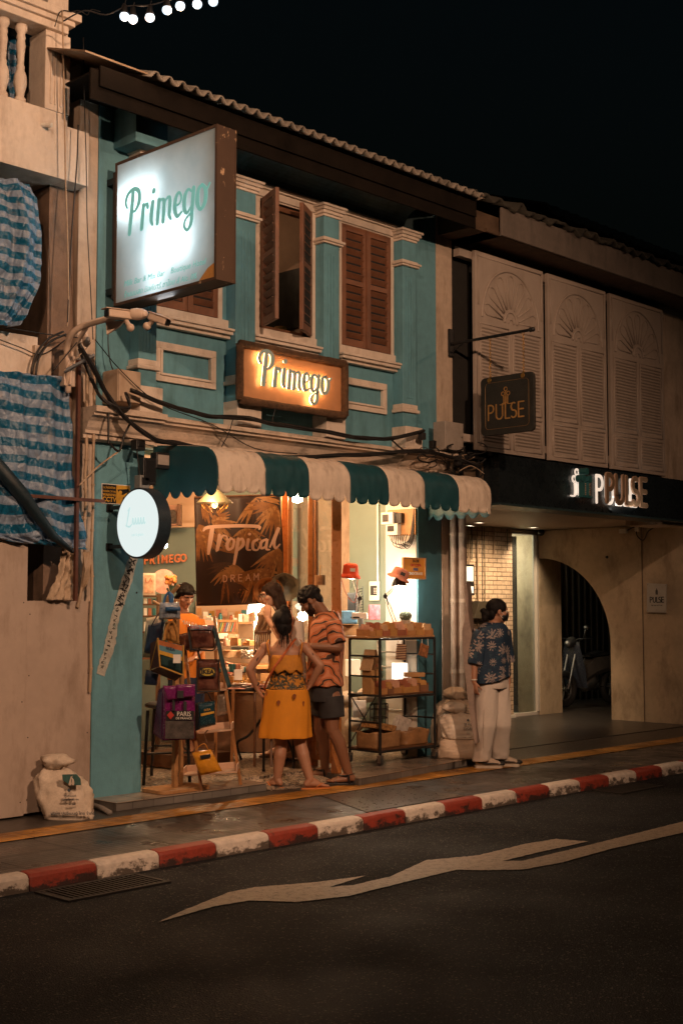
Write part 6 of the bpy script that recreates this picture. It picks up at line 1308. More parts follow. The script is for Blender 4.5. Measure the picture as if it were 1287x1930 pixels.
for i in range(9):
    x = 435 + (i * 37) % 60; mb = MB(); c = atd(x + 8, 1287 + (i * 5) % 12, 12.3 + (i % 3) * .1); c.z = .787 + .006 * i; r_, f_ = axes(i * 23); mb.obox(c, r_ * .1, f_ * .07, ZP * .003); setp(mb.build('paper_sheet', PAPER if i % 3 else M('pink_paper', (.6, .3, .25), .6)), 'loose paper lying on the folding table', 'paper', 'papers strewn on the folding table')
item('price_card', 'small white standing price card on the folding table', 'card', 441, 1262, 457, 1282, 12.4, .01, PAPER, 10)
# ---- counter at the back
ctr = thing('shop_counter', 'dark wooden counter at the back of the shop with a tray of beads on it', 'counter', atd(450, 1330, 13.2))
r_, f_ = axes(-4); c = atd(455, 1290, 13.3)
mb = MB(); mb.obox(Vector((c.x, c.y, .5)) + f_ * .25, r_ * .55, f_ * .25, ZP * .42); mb.build('body', WOODD, ctr, bevel=.004); mb = MB(); mb.obox(Vector((c.x, c.y, .94)) + f_ * .25, r_ * .58, f_ * .28, ZP * .018); mb.build('worktop', WOOD, ctr, bevel=.004)
for i in range(3): mb = MB(); mb.obox(Vector((c.x, c.y, .78)) - f_ * .006 + r_ * (-.36 + i * .36), r_ * .16, f_ * .006, ZP * .1); mb.build('drawer', WOOD, ctr, bevel=.003)
item('bead_tray', 'pale wooden tray on the counter', 'tray', 418, 1226, 455, 1240, 13.1, .2, M('pale_ply', (.55, .38, .22), .5), -4)
mb = MB()
for i in range(70): mb.sphere(atd(rnd.uniform(455, 476), rnd.uniform(1226, 1240), 13.1 + rnd.uniform(0, .15)), .014, 6, 5)
setp(mb.build('bead_heap', PAPER, smooth=True, kind='stuff'), 'heap of small white beads on the counter')
t = thing('acrylic_case', 'clear acrylic display case on the counter', 'case', atd(452, 1225, 13.2)); mb = MB(); mb.obox(*slab(434, 1202, 470, 1228, 13.25, .2)); mb.build('box', GLASSM, t); mb = MB(); mb.obox(*slab(436, 1220, 468, 1228, 13.27, .16)); mb.build('contents', KRAFT, t)
t = thing('book_box', 'open display box of colourful cards standing on the back ledge', 'box', atd(430, 1190, 13.6)); mb = MB(); mb.obox(*slab(411, 1168, 447, 1172, 13.6, .1)); mb.obox(*slab(411, 1190, 448, 1194, 13.6, .1)); mb.obox(*slab(411, 1172, 413, 1190, 13.6, .1)); mb.obox(*slab(445, 1172, 448, 1190, 13.6, .1)); mb.build('frame', WOOD, t)
for i, cc in enumerate(((.1, .3, .2), (.6, .5, .1), (.5, .1, .08), (.1, .2, .4), (.6, .55, .5), (.5, .25, .1), (.15, .35, .3), (.6, .15, .1))): c = atd(416 + i * 3.6, 1182, 13.62); mb = MB(); mb.obox(c, (RT * .3 + ZP).normalized() * .05, FH * .04, (RT - ZP * .3).normalized() * .004); mb.build('card', M('card_%d' % i, cc, .5), t)
for i, (a_, b_, c_, d_, D, m, lab) in enumerate(((384, 1170, 408, 1196, 13.5, M('peach_box', (.6, .33, .22), .6), 'peach coloured box on the back ledge left of the card display'), (411, 1194, 428, 1204, 13.4, PAPER, 'small white box under the card display'), (430, 1196, 448, 1206, 13.4, M('peach_box', (.6, .33, .22)), 'small peach box under the card display'), (415, 1204, 456, 1209, 13.4, WOODD, 'dark shelf board under the card display'), (424, 1268, 436, 1290, 13.0, M('red_gift', (.5, .05, .04), .5), 'small red gift box below the counter top'), (478, 1170, 486, 1212, 13.2, M('grey_poster', (.3, .28, .25), .6), 'narrow grey board leaning behind the counter lamp'))): item('small_box', lab, 'box', a_, b_, c_, d_, D, .12, m, -4)
mb = MB()
for i in range(26): mb.sphere(atd(430 + rnd.uniform(-8, 8), 1262 + rnd.uniform(-14, 14), 12.9 + rnd.uniform(0, .1)), .016, 7, 5)
setp(mb.build('dried_flowers', M('pink_dried_flowers', (.6, .3, .2), .8, .6, 40), smooth=True), 'little bunch of pink and yellow dried flowers in front of the counter', 'flowers')
dl = thing('counter_lamp', 'bright white desk lamp glowing under the banner', 'lamp', atd(483, 1200, 13.0)); c = atd(480, 1140, 13.0); T = (RT * .5 - ZP).normalized()
mb = MB(); mb.lathe(c, [(.02, -.05), (.05, -.03), (.10, .03), (.108, .05)], 28, T); mb.build('shade', glow('white_lamp_shade', (1, .88, .7), 4), dl, smooth=True, solid=.003); mb = MB(); mb.sphere(c + T * .04, .04); mb.build('bulb', glow('lamp_bulb', (1, .82, .6), 30), dl, smooth=True); mb = MB(); mb.tube([c, atd(484, 1165, 13.05), atd(478, 1215, 13.1)], .008, 6); mb.build('stem', WHITEP, dl)
lamp('counter_lamp_light', 'POINT', c + T * .13, 50, (1, .66, .36), dl, .05)
# ---- banner
bn = thing('fabric_banner', 'dark brown fabric banner with golden palm leaves and the words Tropical DREAM', 'banner', atd(450, 940, 12.7)); BD_ = 12.8
def bp_(u, v, off=0):
    """banner surface: u across, v down"""
    xl = 366 + 4 * v; xr = 527 + (6 if v > .5 else 6 * v * 2); x = xl + (xr - xl) * u
    if u > .8: x += (.5 - abs(v - .45)) * 4 * (u - .8)
    y = (938 - 6 * u) + (204 - 2 * u) * v + 4 * sin(pi * u) * v * .5
    return atd(x, y, BD_ - off) + FH * (.02 * sin(u * 9 + v * 2) * v + .012 * sin(u * 19 + 1) + .06 * u)
mb = MB(); mb.grid([[bp_(i / 40, j / 40) for i in range(41)] for j in range(41)]); mb.build('fabric', M('brown_satin', (.022, .007, .005), .55, .3, 4, .2), bn, smooth=True, solid=.003)
LFM = [M('gold_leaf', (.22, .09, .022), .6, .3, 30, .1), M('pale_gold_leaf', (.34, .17, .06), .6, .3, 30, .1), M('dark_brown_leaf', (.06, .025, .012), .6, .3)]  # printed leaf tones: gold, pale gold and dark brown
mb = MB(); lr = random.Random(5); W_, H_ = .86, 1.06; cnt = [0]
def leaf(u0, v0, ang, L, w, mi):
    mb.mat(mi); n = 6; Lf = []; Rt = []; cnt[0] += 1
    for i in range(n + 1):
        t = i / n; ww = w * sin(pi * min(.98, t * .85 + .1)) * (1 - t * .3); cu = u0 + cos(ang) * L * t / W_; cv = v0 + (sin(ang) * L * t + .12 * L * t * t) / H_; nx, ny = -sin(ang) * ww / W_, cos(ang) * ww / H_
        o_ = .006 + .00005 * cnt[0]; cl = lambda q: max(.01, min(.99, q)); Lf.append(bp_(cl(cu + nx), cl(cv + ny), o_)); Rt.append(bp_(cl(cu - nx), cl(cv - ny), o_))
    mb.grid([Lf, Rt])
for u0, v0, a0, a1, k, L, m in ((.72, .02, -.2, 2.6, 13, .30, 1), (.95, .1, 1.2, 3.6, 14, .32, 0), (.2, .22, -1.0, 1.3, 12, .25, 0), (.05, .25, .5, 2.0, 14, .34, 0), (.42, .62, .6, 3.4, 16, .27, 1), (.70, .68, .2, 3.0, 18, .32, 0), (.95, .5, 1.0, 2.8, 14, .34, 0), (.6, .3, .4, 2.9, 12, .22, 0), (.1, .05, .6, 1.7, 8, .2, 2), (.35, .75, .3, 2.0, 12, .25, 2), (.98, .75, 1.2, 3.0, 10, .25, 2), (.45, .52, 3.5, 5.8, 11, .2, 0)):
    for i in range(k): leaf(u0, v0, a0 + (a1 - a0) * i / k + lr.uniform(-.06, .06), L * lr.uniform(.7, 1.05), .02, m if lr.random() > .25 else (m + 1) % 3)
mb.build('palm_leaves', LFM, bn, smooth=True)
TB = [[(a, b_, w * 1.25) for a, b_, w in st] for st in [[(-.25, 1.75, .1), (.05, 2.0, .2), (1.5, 2.12, .2), (3.3, 2.1, .2), (3.45, 1.9, .12)], [(.35, 2.0, .22), (.2, 1.0, .24), (.05, 0, .15)], [(.8, 1.45, .16), (.62, .2, .14), (.95, 1.3, .12), (1.25, 1.35, .1), (1.3, 1.1, .14)], [(1.55, 1.2, .13), (1.3, .8, .18), (1.35, .35, .16), (1.65, .5, .14), (1.75, 1.0, .13), (1.55, 1.2, .1)],
      [(2.05, 1.15, .16), (1.9, .2, .18), (1.75, -.75, .14)], [(1.95, .9, .1), (2.3, 1.15, .14), (2.35, .7, .17), (2.0, .3, .12)], [(2.7, 1.1, .16), (2.6, .4, .15), (2.8, .3, .1)], [(2.78, 1.5, .16), (2.8, 1.52, .16)], [(3.3, 1.1, .14), (3.02, .9, .16), (2.98, .4, .16), (3.25, .3, .1), (3.42, .6, .08)],
      [(3.9, 1.1, .12), (3.55, .9, .16), (3.5, .45, .16), (3.8, .55, .12), (3.95, 1.1, .14), (3.85, .4, .14), (4.05, .3, .1)], [(4.1, .5, .1), (4.75, 2.0, .17), (4.4, 1.0, .17), (4.45, .4, .13), (4.75, .7, .08)]]]
LETT = M('pale_pink_print', (.62, .42, .34), .6, .05); CP = BD_ - .10
mb = MB(); o0 = atd(391, 1043, CP); o1 = atd(523, 1043, CP + .0); strokes(mb, TB, o0, RT, (ZP + RT * .0), .128, .001, sx=1.12, lift=.0001); lt = mb.build('lettering', LETT, bn)
def warp(o):
    me = o.data; n = len(me.vertices); co = np.empty(n * 3); me.vertices.foreach_get('co', co); co = co.reshape(-1, 3)
    for i in range(n):
        p = Vector(co[i]) - EYE; d = p.dot(FW); x = PW / 2 + FPX * p.dot(RT) / d; y = PH / 2 - FPX * p.dot(UP) / d
        u = (x - 368) / 160; u = max(0, min(1, u)); v = (y - (938 - 6 * u)) / 203; q = bp_(u, v); off = (CP - d); co[i] = np.array(q - FH * (.016 + max(0, off)))
    me.vertices.foreach_set('co', co.ravel()); me.update()
warp(lt)
mb = MB(); a = atd(419, 1095, CP)
DR = {'D': [[(0, 0, .14), (0, 1, .14)], [(0, 1, .14), (.4, .9, .14), (.55, .5, .14), (.4, .1, .14), (0, 0, .14)]], 'R': [[(0, 0, .14), (0, 1, .14)], [(0, 1, .14), (.45, .95, .14), (.5, .6, .14), (0, .5, .14)], [(.2, .5, .14), (.55, 0, .14)]], 'E': [[(0, 0, .14), (0, 1, .14)], [(0, 1, .14), (.5, 1, .14)], [(0, .52, .14), (.42, .52, .14)], [(0, 0, .14), (.5, 0, .14)]], 'A': [[(-.05, 0, .14), (.27, 1, .14)], [(.27, 1, .14), (.6, 0, .14)], [(.1, .35, .14), (.45, .35, .14)]], 'M': [[(0, 0, .14), (0, 1, .14)], [(0, 1, .14), (.32, .4, .14)], [(.32, .4, .14), (.64, 1, .14)], [(.64, 1, .14), (.64, 0, .14)]]}
for k, ch in enumerate('DREAM'): strokes(mb, DR[ch], a + RT * k * .0725 + ZP * .004 * k, RT, ZP, .062, .001, lift=.0001)
lt = mb.build('lettering', LETT, bn); warp(lt)
mb = MB(); mb.tube([bp_(0, 0) + ZP * .005, bp_(1, 0) + ZP * .005], .009, 8); mb.build('hanging_rod', WOODD, bn)
# ---- PRIMEGO wall letters
pw = thing('wall_letters', 'row of orange-brown letters spelling PRIMEGO on the pale teal inner wall', 'sign', wp(270, 1.9)); OR = M('orange_wood_letter', (.55, .16, .05), .5, .15)
for k, ch in enumerate('PRIMEGO'):
    px = 276 + k * 11.7; p = wp(px, py=1057 - k * .8, d=14.52); text(ch, .125, p, RT, ZP, OR, 'letter', pw, ext=.02, off=.004, sx=.78)
# ---- pendant lamp with cage
pd = thing('pendant_lamp', 'olive pendant lamp with a wire cage and warm bulb hanging in front of the banner', 'lamp', atd(405, 930, 12.0)); c = atd(405, 948, 12.0)
mb = MB(); mb.lathe(c, [(.02, .13), (.06, .10), (.155, .01), (.165, 0)], 32); mb.build('shade', M('olive_enamel', (.06, .055, .03), .45, .1), pd, smooth='auto', solid=.004)
mb = MB()
for i in range(8):
    a = 2 * pi * i / 8; d0 = RT * cos(a) + FH * sin(a); d1 = RT * cos(a + .4) + FH * sin(a + .4); mb.tube([c + d0 * .13, c + d1 * .11 - ZP * .05, c + d1 * .06 - ZP * .085], .003, 5); mb.tube([c + d0 * .13, c + (RT * cos(a - .4) + FH * sin(a - .4)) * .11 - ZP * .05], .003, 5)
mb.build('cage', BRASS, pd); mb = MB(); mb.sphere(c - ZP * .012, (.03, .03, .035), 14, 9); mb.build('bulb', glow('amber_bulb', (1, .55, .2), 5), pd, smooth=True); mb = MB(); mb.tube([c + ZP * .12, (c.x, c.y, 2.86)], .006, 6); mb.build('flex', CABLE, pd)
lamp('pendant_light', 'POINT', c - ZP * .1, 6, (1, .52, .22), pd, .04)
for x, y, p, lab in ((7.6, 9.0, 60, 'added unseen round ceiling lamp brightening the bag stand just inside the shop'), (8.9, 9.6, 60, 'added unseen round ceiling lamp brightening the counter inside the shop'), (9.3, 8.75, 38, 'added unseen round ceiling lamp brightening the wheeled rack inside the shop')):  # out-of-view lamps added to brighten the shop interior
    t = thing('added_ceiling_lamp', lab, 'lamp', (x, y, 2.86), 'added round ceiling lamps brightening the shop'); mb = MB(); mb.lathe((x, y, 2.86), [(.12, 0), (.12, -.03), (.10, -.05)], 24); mb.build('housing', WHITEP, t, smooth='auto'); mb = MB(); mb.lathe((x, y, 2.806), [(.098, 0), (.001, -.012)], 24); mb.build('diffuser', glow('warm_diffuser', (1, .7, .42), 6), t); lamp('shop_fill_light', 'POINT', (x, y, 2.70), p * 1.3, (1, .56, .27), t, .09)
# small wall bulb
t = thing('bare_bulb', 'small bare glowing bulb just right of the round lightbox', 'bulb', atd(311, 1025, 13.5)); mb = MB(); mb.sphere(atd(311, 1028, 13.5), .03, 12, 8); mb.build('globe', glow('lamp_bulb', (1, .82, .6), 30), t, smooth=True); mb = MB(); mb.lathe(atd(311, 1021, 13.5), [(.045, -.01), (.03, .02), (.01, .03)], 16); mb.build('holder', BLACKM, t); lamp('bulb_light', 'POINT', atd(311, 1036, 13.3), 16, (1, .66, .36), t, .03)
# pictures on bulkhead and shelf
t = thing('picture_frame', 'small framed picture of an arched window on the ledge above the orange letters', 'picture', atd(326, 990, 14.0)); mb = MB(); mb.obox(*slab(316, 952, 334, 990, 14.1, .12, 6)); mb.build('frame', M('peach_box', (.6, .33, .22)), t); c = atd(325, 968, 14.09)
mb = MB(); mb.prism([c + RT * (.042 * cos(a)) + ZP * .042 * sin(a) for a in [pi * i / 10 for i in range(11)]] + [c - RT * .042 - ZP * .11, c + RT * .042 - ZP * .11], -FH * .006); mb.build('arched_print', M('grey_print', (.2, .16, .13), .6, .6, 30), t); item('side_board', None, None, 334, 950, 341, 990, 14.0, .12, WOODD, parent=t)
t = thing('framed_print', 'small cream framed print with the letters LA behind the bag stand', 'picture', atd(282, 1100, 13.6)); mb = MB(); mb.obox(*slab(270, 1080, 293, 1122, 13.6, .03, 5)); mb.build('frame', M('cream_frame', (.62, .5, .38), .5), t); mb = MB(); mb.obox(*slab(273, 1084, 290, 1118, 13.59, .02, 5)); mb.build('print', M('peach_print', (.6, .35, .22), .6, .3, 30), t); text('LA', .07, atd(281, 1094, 13.58), RT, ZP, CARDC[1], 'letters', t, ext=.001)
mb = MB(); mb.lathe(atd(309, 1096, 13.7), [(.001, 0), (.10, 0), (.125, .012), (.13, .016)], 36, -FH); o = mb.build('oval_plate', M('pink_plate', (.6, .32, .24), .5, .3, 25), smooth='auto'); setp(o, 'pink oval plate standing on the shelf beside the framed print', 'plate')
t = thing('flower_vase', 'bunch of orange flowers with dark leaves behind the shop girl', 'flowers', atd(323, 1110, 13.5)); mb = MB()
for i in range(16): mb.sphere(atd(323 + rnd.uniform(-9, 8), 1093 + rnd.uniform(-6, 6), 13.5 + rnd.uniform(-.05, .05)), .022, 8, 6)
mb.build('blossoms', M('orange_petals', (.6, .22, .05), .8, .5, 40), t, smooth=True); mb = MB()
for i in range(16): a = atd(323, 1122, 13.5); b_ = atd(323 + rnd.uniform(-13, 13), 1103 + rnd.uniform(-5, 9), 13.5); mb.tube([a, b_], [.004, .012], 4)
mb.build('leaves', M('dark_leaf', (.03, .06, .04), .7), t); mb = MB(); mb.lathe(atd(322, 1132, 13.5), [(.03, -.05), (.045, 0), (.03, .06)], 16); mb.build('vase', WOODD, t, smooth=True)
sh_ = thing('shelf_unit', 'dark shelf unit with small goods at the back left of the shop', 'shelf', atd(285, 1300, 13.7))
for y in (1122, 1138, 1160, 1190, 1240): mb = MB(); mb.obox(*slab(255, y, 296, y + 3, 13.6, .25)); mb.build('shelf', WOODD, sh_)
mb = MB(); mb.obox(*slab(294, 1120, 297, 1410, 13.6, .25)); mb.obox(*slab(252, 1120, 255, 1410, 13.6, .25)); mb.build('side', WOODD, sh_)
for i in range(16): item('trinket', 'small trinket on the dark shelf unit', 'trinket', 262 + (i % 4) * 8.3, [1112, 1128, 1146, 1172][i // 4], 268 + (i % 4) * 8.3, [1122, 1138, 1160, 1190][i // 4], 13.62, .08, [CARDC[0], PAPER, CARDC[1], M('teal_metal', (.03, .14, .15))][i % 4], 10, .003, 'trinkets on the dark shelf unit')
# hats beside glasses woman
hat('wide_hat', atd(538, 1104, 12.7), 14, .10, .09, M('grey_green_felt', (.28, .30, .26), .85, .1), 'grey-green hat hanging behind the woman with glasses', yaw_=-60)
hat('wide_hat', atd(506, 1112, 12.75), -14, .10, .09, M('mustard_straw', (.42, .2, .07), .85, .2, 30, .5), 'mustard straw hat hanging behind the woman with glasses, left of the grey-green one', yaw_=-60)
t = thing('door_tag', 'little wooden tag with numbers hanging on the glass doors', 'sign', atd(603, 1092, 12.1)); item('plaque', None, None, 593, 1084, 613, 1103, 12.1, .012, WOOD, 0, .003, parent=t); text('10', .035, atd(603, 1091, 12.095), RT, ZP, BRWOOD, 'number', t, ext=.001); text('68-1', .03, atd(603, 1098, 12.095), RT, ZP, BRWOOD, 'number', t, ext=.001); mb = MB(); mb.tube([atd(603, 1084, 12.1), atd(604, 1065, 12.12)], .003, 5); mb.build('cord', BRASS, t)
mb = MB(); g0 = [[atd(483 + 28 * i / 14 + 3 * sin(j * .5), 1158 + j * 3.2, 12.55) + FH * .04 * sin(i * 1.3 + j * .25) for i in range(15)] for j in range(13)]; mb.grid(g0); setp(mb.build('hanging_scarf', M('beige_linen', (.48, .33, .2), .85, .2, 12, .4), smooth=True, solid=.004), 'crumpled beige scarf hanging in front of the woman with glasses', 'scarf')
t = thing('basket_chair', 'ribbed wooden chair back beside the woman with glasses', 'chair', atd(495, 1210, 12.4)); mb = MB()
for i in range(8): mb.tube([atd(481 + i * 4, 1192, 12.4), atd(481 + i * 4, 1225, 12.4)], .008, 6)
mb.tube([atd(479, 1191, 12.4), atd(512, 1191, 12.4)], .013, 8); mb.build('backrest', M('dark_oak', (.12, .055, .025)), t); mb = MB(); mb.obox(*slab(479, 1225, 513, 1230, 12.4, .4)); mb.build('seat', WOODD, t)
for q in (480, 511): mb = MB(); mb.tube([atd(q, 1230, 12.42), atz(q, 1445, FZ)], .013, 6); mb.build('leg', WOODD, t)
# ================= bag display at the left
st = thing('bag_stand', 'wooden post stand with a flat base, hung with bags at the shop front', 'stand', atz(318, 1490, FZ))
gb = atz(317, 1487, FZ); gb.y = max(gb.y, 8.25)
r_, f_ = Vector((1, 0, 0)), Vector((0, 1, 0)); bc = Vector((6.78, 8.36, FZ))
mb = MB(); mb.prism([bc + Vector((.26 * (abs(cos(a)) ** .35) * (1 if cos(a) > 0 else -1), .16 * (abs(sin(a)) ** .35) * (1 if sin(a) > 0 else -1), .001)) for a in [2 * pi * i / 32 for i in range(32)]], (0, 0, .03)); mb.build('base', WOOD, st, bevel=.005)
mb = MB(); mb.box(bc.x - .035, bc.x + .005, bc.y - .02, bc.y + .02, FZ + .03, 1.62); mb.build('post', WOOD, st, bevel=.003); mb = MB(); mb.box(bc.x + .07, bc.x + .1, bc.y + .03, bc.y + .06, FZ + .03, 1.3); mb.build('post', WOOD, st, bevel=.003)
mb = MB(); mb.tube([atd(322, 1121, 10.6), atd(337, 1103, 10.55)], .016, 10); mb.tube([atd(289, 1133, 10.65), atd(318, 1150, 10.6)], .012, 8); mb.tube([atd(318, 1150, 10.6), atd(320, 1118, 10.6)], .03, 8); mb.build('peg', WOOD, st)
ls = thing('ladder_shelf', 'leaning wooden ladder shelf carrying bags at the left of the shop front', 'shelf', atz(415, 1485, FZ))
LD = M('orange_pine', (.38, .17, .06), .45, .2, 6, .2)
def bar3(mb, a, b_, w=.016, t=.03):
    a, b_ = Vector(a), Vector(b_); d = (b_ - a); u = d.normalized(); s = u.cross(FH).normalized(); mb.obox((a + b_) / 2, d / 2, s * w, FH * t)
for (a, b_) in (((404, 1162), (454, 1479)), ((349, 1220), (380, 1490))):
    mb = MB(); q = atz(*b_, FZ + .001); p = atd(a[0], a[1], 10.9 if a[0] > 390 else 10.75); bar3(mb, p, q, .012, .018); mb.build('stile', LD, ls, bevel=.002)
for (a, b_) in (((407, 1170), (407, 1440)), ((440, 1300), (437, 1440))):
    mb = MB(); bar3(mb, atd(*a, 11.2), atd(*b_, 11.3), .012, .015); mb.build('rear_leg', LD, ls, bevel=.002)
PK = M('pale_ladder_shelf', (.58, .38, .26), .5, .1)
for (x0, y0, x1, y1, dd, w) in ((366, 1383, 436, 1376, 10.75, .1), (345, 1462, 446, 1455, 10.65, .12), (358, 1228, 416, 1224, 10.9, .08), (372, 1306, 426, 1300, 10.85, .09)):
    mb = MB(); a, b_ = atd(x0, y0, dd), atd(x1, y1, dd); d = (b_ - a) / 2; mb.obox((a + b_) / 2 + FH * w, d, FH * w, ZP * .006); s = mb.build('shelf_board', PK, ls, bevel=.002)
    mb = MB(); mb.obox(a + FH * w + ZP * .028, d.normalized() * .006, FH * w, ZP * .03); mb.obox(b_ + FH * w + ZP * .028, d.normalized() * .006, FH * w, ZP * .03); mb.obox((a + b_) / 2 + FH * (w * 2 + .006) + ZP * .025, d, FH * .005, ZP * .03); mb.build('shelf_edge', PK, s, bevel=.006)
bs_ = thing('bar_stool', 'tall black metal stool standing behind the bag stand', 'stool', atz(300, 1478, FZ)); Q = [atz(271, 1480, FZ), atz(286, 1462, FZ), atz(358, 1477, FZ), atz(341, 1461, FZ)]
for q in Q: mb = MB(); mb.tube([q, q + (Vector(((Q[0] + Q[2]) / 2)) - q) * .15 * Vector((1, 1, 0)) + ZP * .62], .014, 8); mb.build('leg', BLACKM, bs_)
mb = MB(); z_ = ZP * .26; mb.tube([Q[0] + z_, Q[2] + z_, Q[3] + z_, Q[1] + z_, Q[0] + z_], .009, 6); mb.build('footrest', BLACKM, bs_); mb = MB(); cc = (Q[0] + Q[1] + Q[2] + Q[3]) / 4; mb.lathe(cc + ZP * .62, [(.17, 0), (.19, .01), (.19, .03), (.16, .045), (.01, .05)], 28); mb.build('seat', BLACKP, bs_, smooth='auto')
# bags --------------------------------------------------------------
def bag(name, lab, quad, D, th, mat, puff=.02, parent=None, seed=0, grp=None, rnd_=.5):
    """soft bag: front outline corners (tl, tr, br, bl) in a plane at distance D, with a puffed front and real thickness"""
    tl, tr, br, bl = [atd(*(q if len(q) == 2 else q[:2]), D + (q[2] if len(q) > 2 else 0)) for q in quad]; n, m_ = 14, 14; F_ = []; B_ = []
    for j in range(m_ + 1):
        v = j / m_; fr = []; bk = []
        for i in range(n + 1):
            u = i / n; p = (tl * (1 - u) + tr * u) * (1 - v) + (bl * (1 - u) + br * u) * v; e = (sin(pi * u) * sin(pi * v)) ** rnd_; k = .25 * puff * noise.noise(Vector((u * 4 + seed, v * 4, seed)))
            edge = min(u, 1 - u, v, 1 - v); rr_ = min(1, edge / .12); q_ = sqrt(max(0, 1 - (1 - rr_) ** 2))
            fr.append(p - FH * (puff * e + k + th * .5 * q_)); bk.append(p + FH * (th * .5 * q_))
        F_.append(fr); B_.append(bk[::-1])
    mb = MB(); mb.rings([F_[j] + B_[j] for j in range(m_ + 1)]); o = mb.build(name, mat, parent, smooth=True)
    return setp(o, lab, 'bag', grp) if parent is None else o
def strap(pts, D, parent, mat, r=.012, flat=.3): mb = MB(); mb.tube([Vector(p) for p in catmull([tuple(atd(*(q[:2]), D + (q[2] if len(q) > 2 else 0))) for q in pts], 5)], r, 8, flat=flat); return mb.build('strap', mat, parent, smooth=True)
NAVY = M('navy_nylon', (.012, .03, .08), .5, .2, 10, .3); BLK = M('black_webbing', (.02, .02, .022), .6)
PVC, nt, b, tc = base_mat('clear_grey_plastic', .12); nt.link(nt.ramp(nt.noise(tc, 14, 6, .7), [(.35, (.12, .16, .22)), (.65, (.5, .52, .55))]), b.inputs['Base Color']); bump(nt, b, nt.noise(tc, 22, 5), .6, .01); b.inputs['Coat Weight'].default_value = 1
BPL, nt, b, tc = base_mat('brown_glossy_pvc', .1); nt.link(nt.ramp(nt.noise(tc, 12, 5), [(.35, (.06, .02, .015)), (.7, (.22, .09, .06))]), b.inputs['Base Color']); bump(nt, b, nt.noise(tc, 18, 5), .5, .01); b.inputs['Coat Weight'].default_value = 1
w1 = bag('white_coat_bag', 'white and beige soft bag hanging at the far left behind the navy bag', ((276, 1165), (305, 1160), (300, 1235), (268, 1240)), 10.9, .1, M('white_canvas', (.6, .5, .4), .8), .03)
n1 = bag('navy_tote', 'dark navy bag hanging at the left of the bag stand, behind the striped tote', ((280, 1178), (312, 1170), (300, 1236), (272, 1230)), 10.75, .08, NAVY, .02, seed=2); strap(((286, 1180), (296, 1162), (308, 1150), (306, 1180)), 10.7, n1, NAVY)
n1b = bag('dark_lower_bag', 'dark bag with yellow edging hanging below the striped tote', ((276, 1262), (300, 1268), (296, 1292), (272, 1290)), 10.75, .06, NAVY, .01, seed=4)
p1 = bag('clear_mini_backpack', 'clear grey mini backpack with a blue band atop the bag stand', ((302, 1135), (338, 1134), (341, 1167), (299, 1168)), 10.45, .1, PVC, .03, seed=3)
bag('band', None, ((312, 1144), (340, 1143), (341, 1151), (312, 1152)), 10.345, .02, M('blue_band', (.02, .09, .22), .4), .012, parent=p1); strap(((309, 1138), (312, 1125), (319, 1117), (322, 1138)), 10.42, p1, M('blue_webbing', (.03, .12, .28), .5)); strap(((325, 1138), (326, 1124), (320, 1117)), 10.42, p1, M('blue_webbing', (.03, .12, .28)))
t1 = bag('brown_cloth', 'gathered ochre cloth under the clear mini backpack', ((312, 1172), (334, 1168), (340, 1215), (308, 1205)), 10.55, .06, M('ochre_cloth', (.42, .2, .05), .8, .3, 12, .5), .02, seed=6)
bg2 = bag('brown_pvc_bag', 'brown glossy bag on the left of the strapped one on the ladder shelf', ((337, 1196), (362, 1190), (360, 1226), (338, 1226)), 10.68, .1, BPL, .02, seed=7)
b1 = bag('brown_strap_bag', 'glossy brown bag with black straps standing on the upper step of the ladder shelf', ((358, 1184), (404, 1184), (408, 1222), (360, 1224)), 10.6, .14, BPL, .02, seed=8)
bag('lid', None, ((356, 1177), (404, 1178), (404, 1188), (358, 1188)), 10.59, .16, PVC, .01, parent=b1); text('PARIS DUTY', .04, atd(378, 1182, 10.45), RT, ZP, M('red_print', (.4, .03, .02)), 'print', b1, ext=.003)
strap(((355, 1182), (358, 1205), (361, 1226)), 10.50, b1, BLK); strap(((404, 1180), (409, 1200), (404, 1224), (384, 1225), (361, 1225)), 10.50, b1, BLK, .008)
st3 = strap(((400, 1180), (410, 1205), (420, 1250), (433, 1295)), 10.55, b1, M('dark_teal_webbing', (.02, .06, .07), .6), .022, .2)
# striped tote
def quadlerp(q, u, v, D): tl, tr, br, bl = [Vector(k) for k in q]; p = (tl * (1 - u) + tr * u) * (1 - v) + (bl * (1 - u) + br * u) * v; return p
tq = ((298, 1205), (346, 1217), (346, 1271), (302, 1255))
tt = bag('striped_tote', 'striped tote bag in rust, blue, yellow and dark green with ochre piping', tq, 10.42, .09, M('dark_green_bag_cloth', (.012, .05, .055), .6, .2), .01, seed=9)
for v0, v1, m in ((.0, .18, M('rust_band', (.45, .14, .04), .6)), (.18, .38, M('blue_grey_band', (.10, .26, .33), .6)), (.38, .52, M('yellow_band', (.6, .34, .04), .6))):
    q = [quadlerp(tq, u, v, 0) for u, v in ((.01, v0), (.99, v0), (.99, v1), (.01, v1))]; mb = MB(); P = [atd(p.x, p.y, 10.42) for p in q]
    mb.prism([p - FH * .058 for p in P], -FH * .004); mb.build('band', m, tt)
text('IKEA', .035, atd(322, 1223, 10.352), RT - ZP * .25, ZP, NAVY, 'print', tt, ext=.001)
mb = MB(); mb.obox(*[(k if i else k - FH * .07) for i, k in enumerate(slab(329, 1233, 343, 1249, 10.36, .004))]); mb.build('label_card', PAPER, tt)
PIP = M('ochre_piping', (.5, .27, .05), .6)
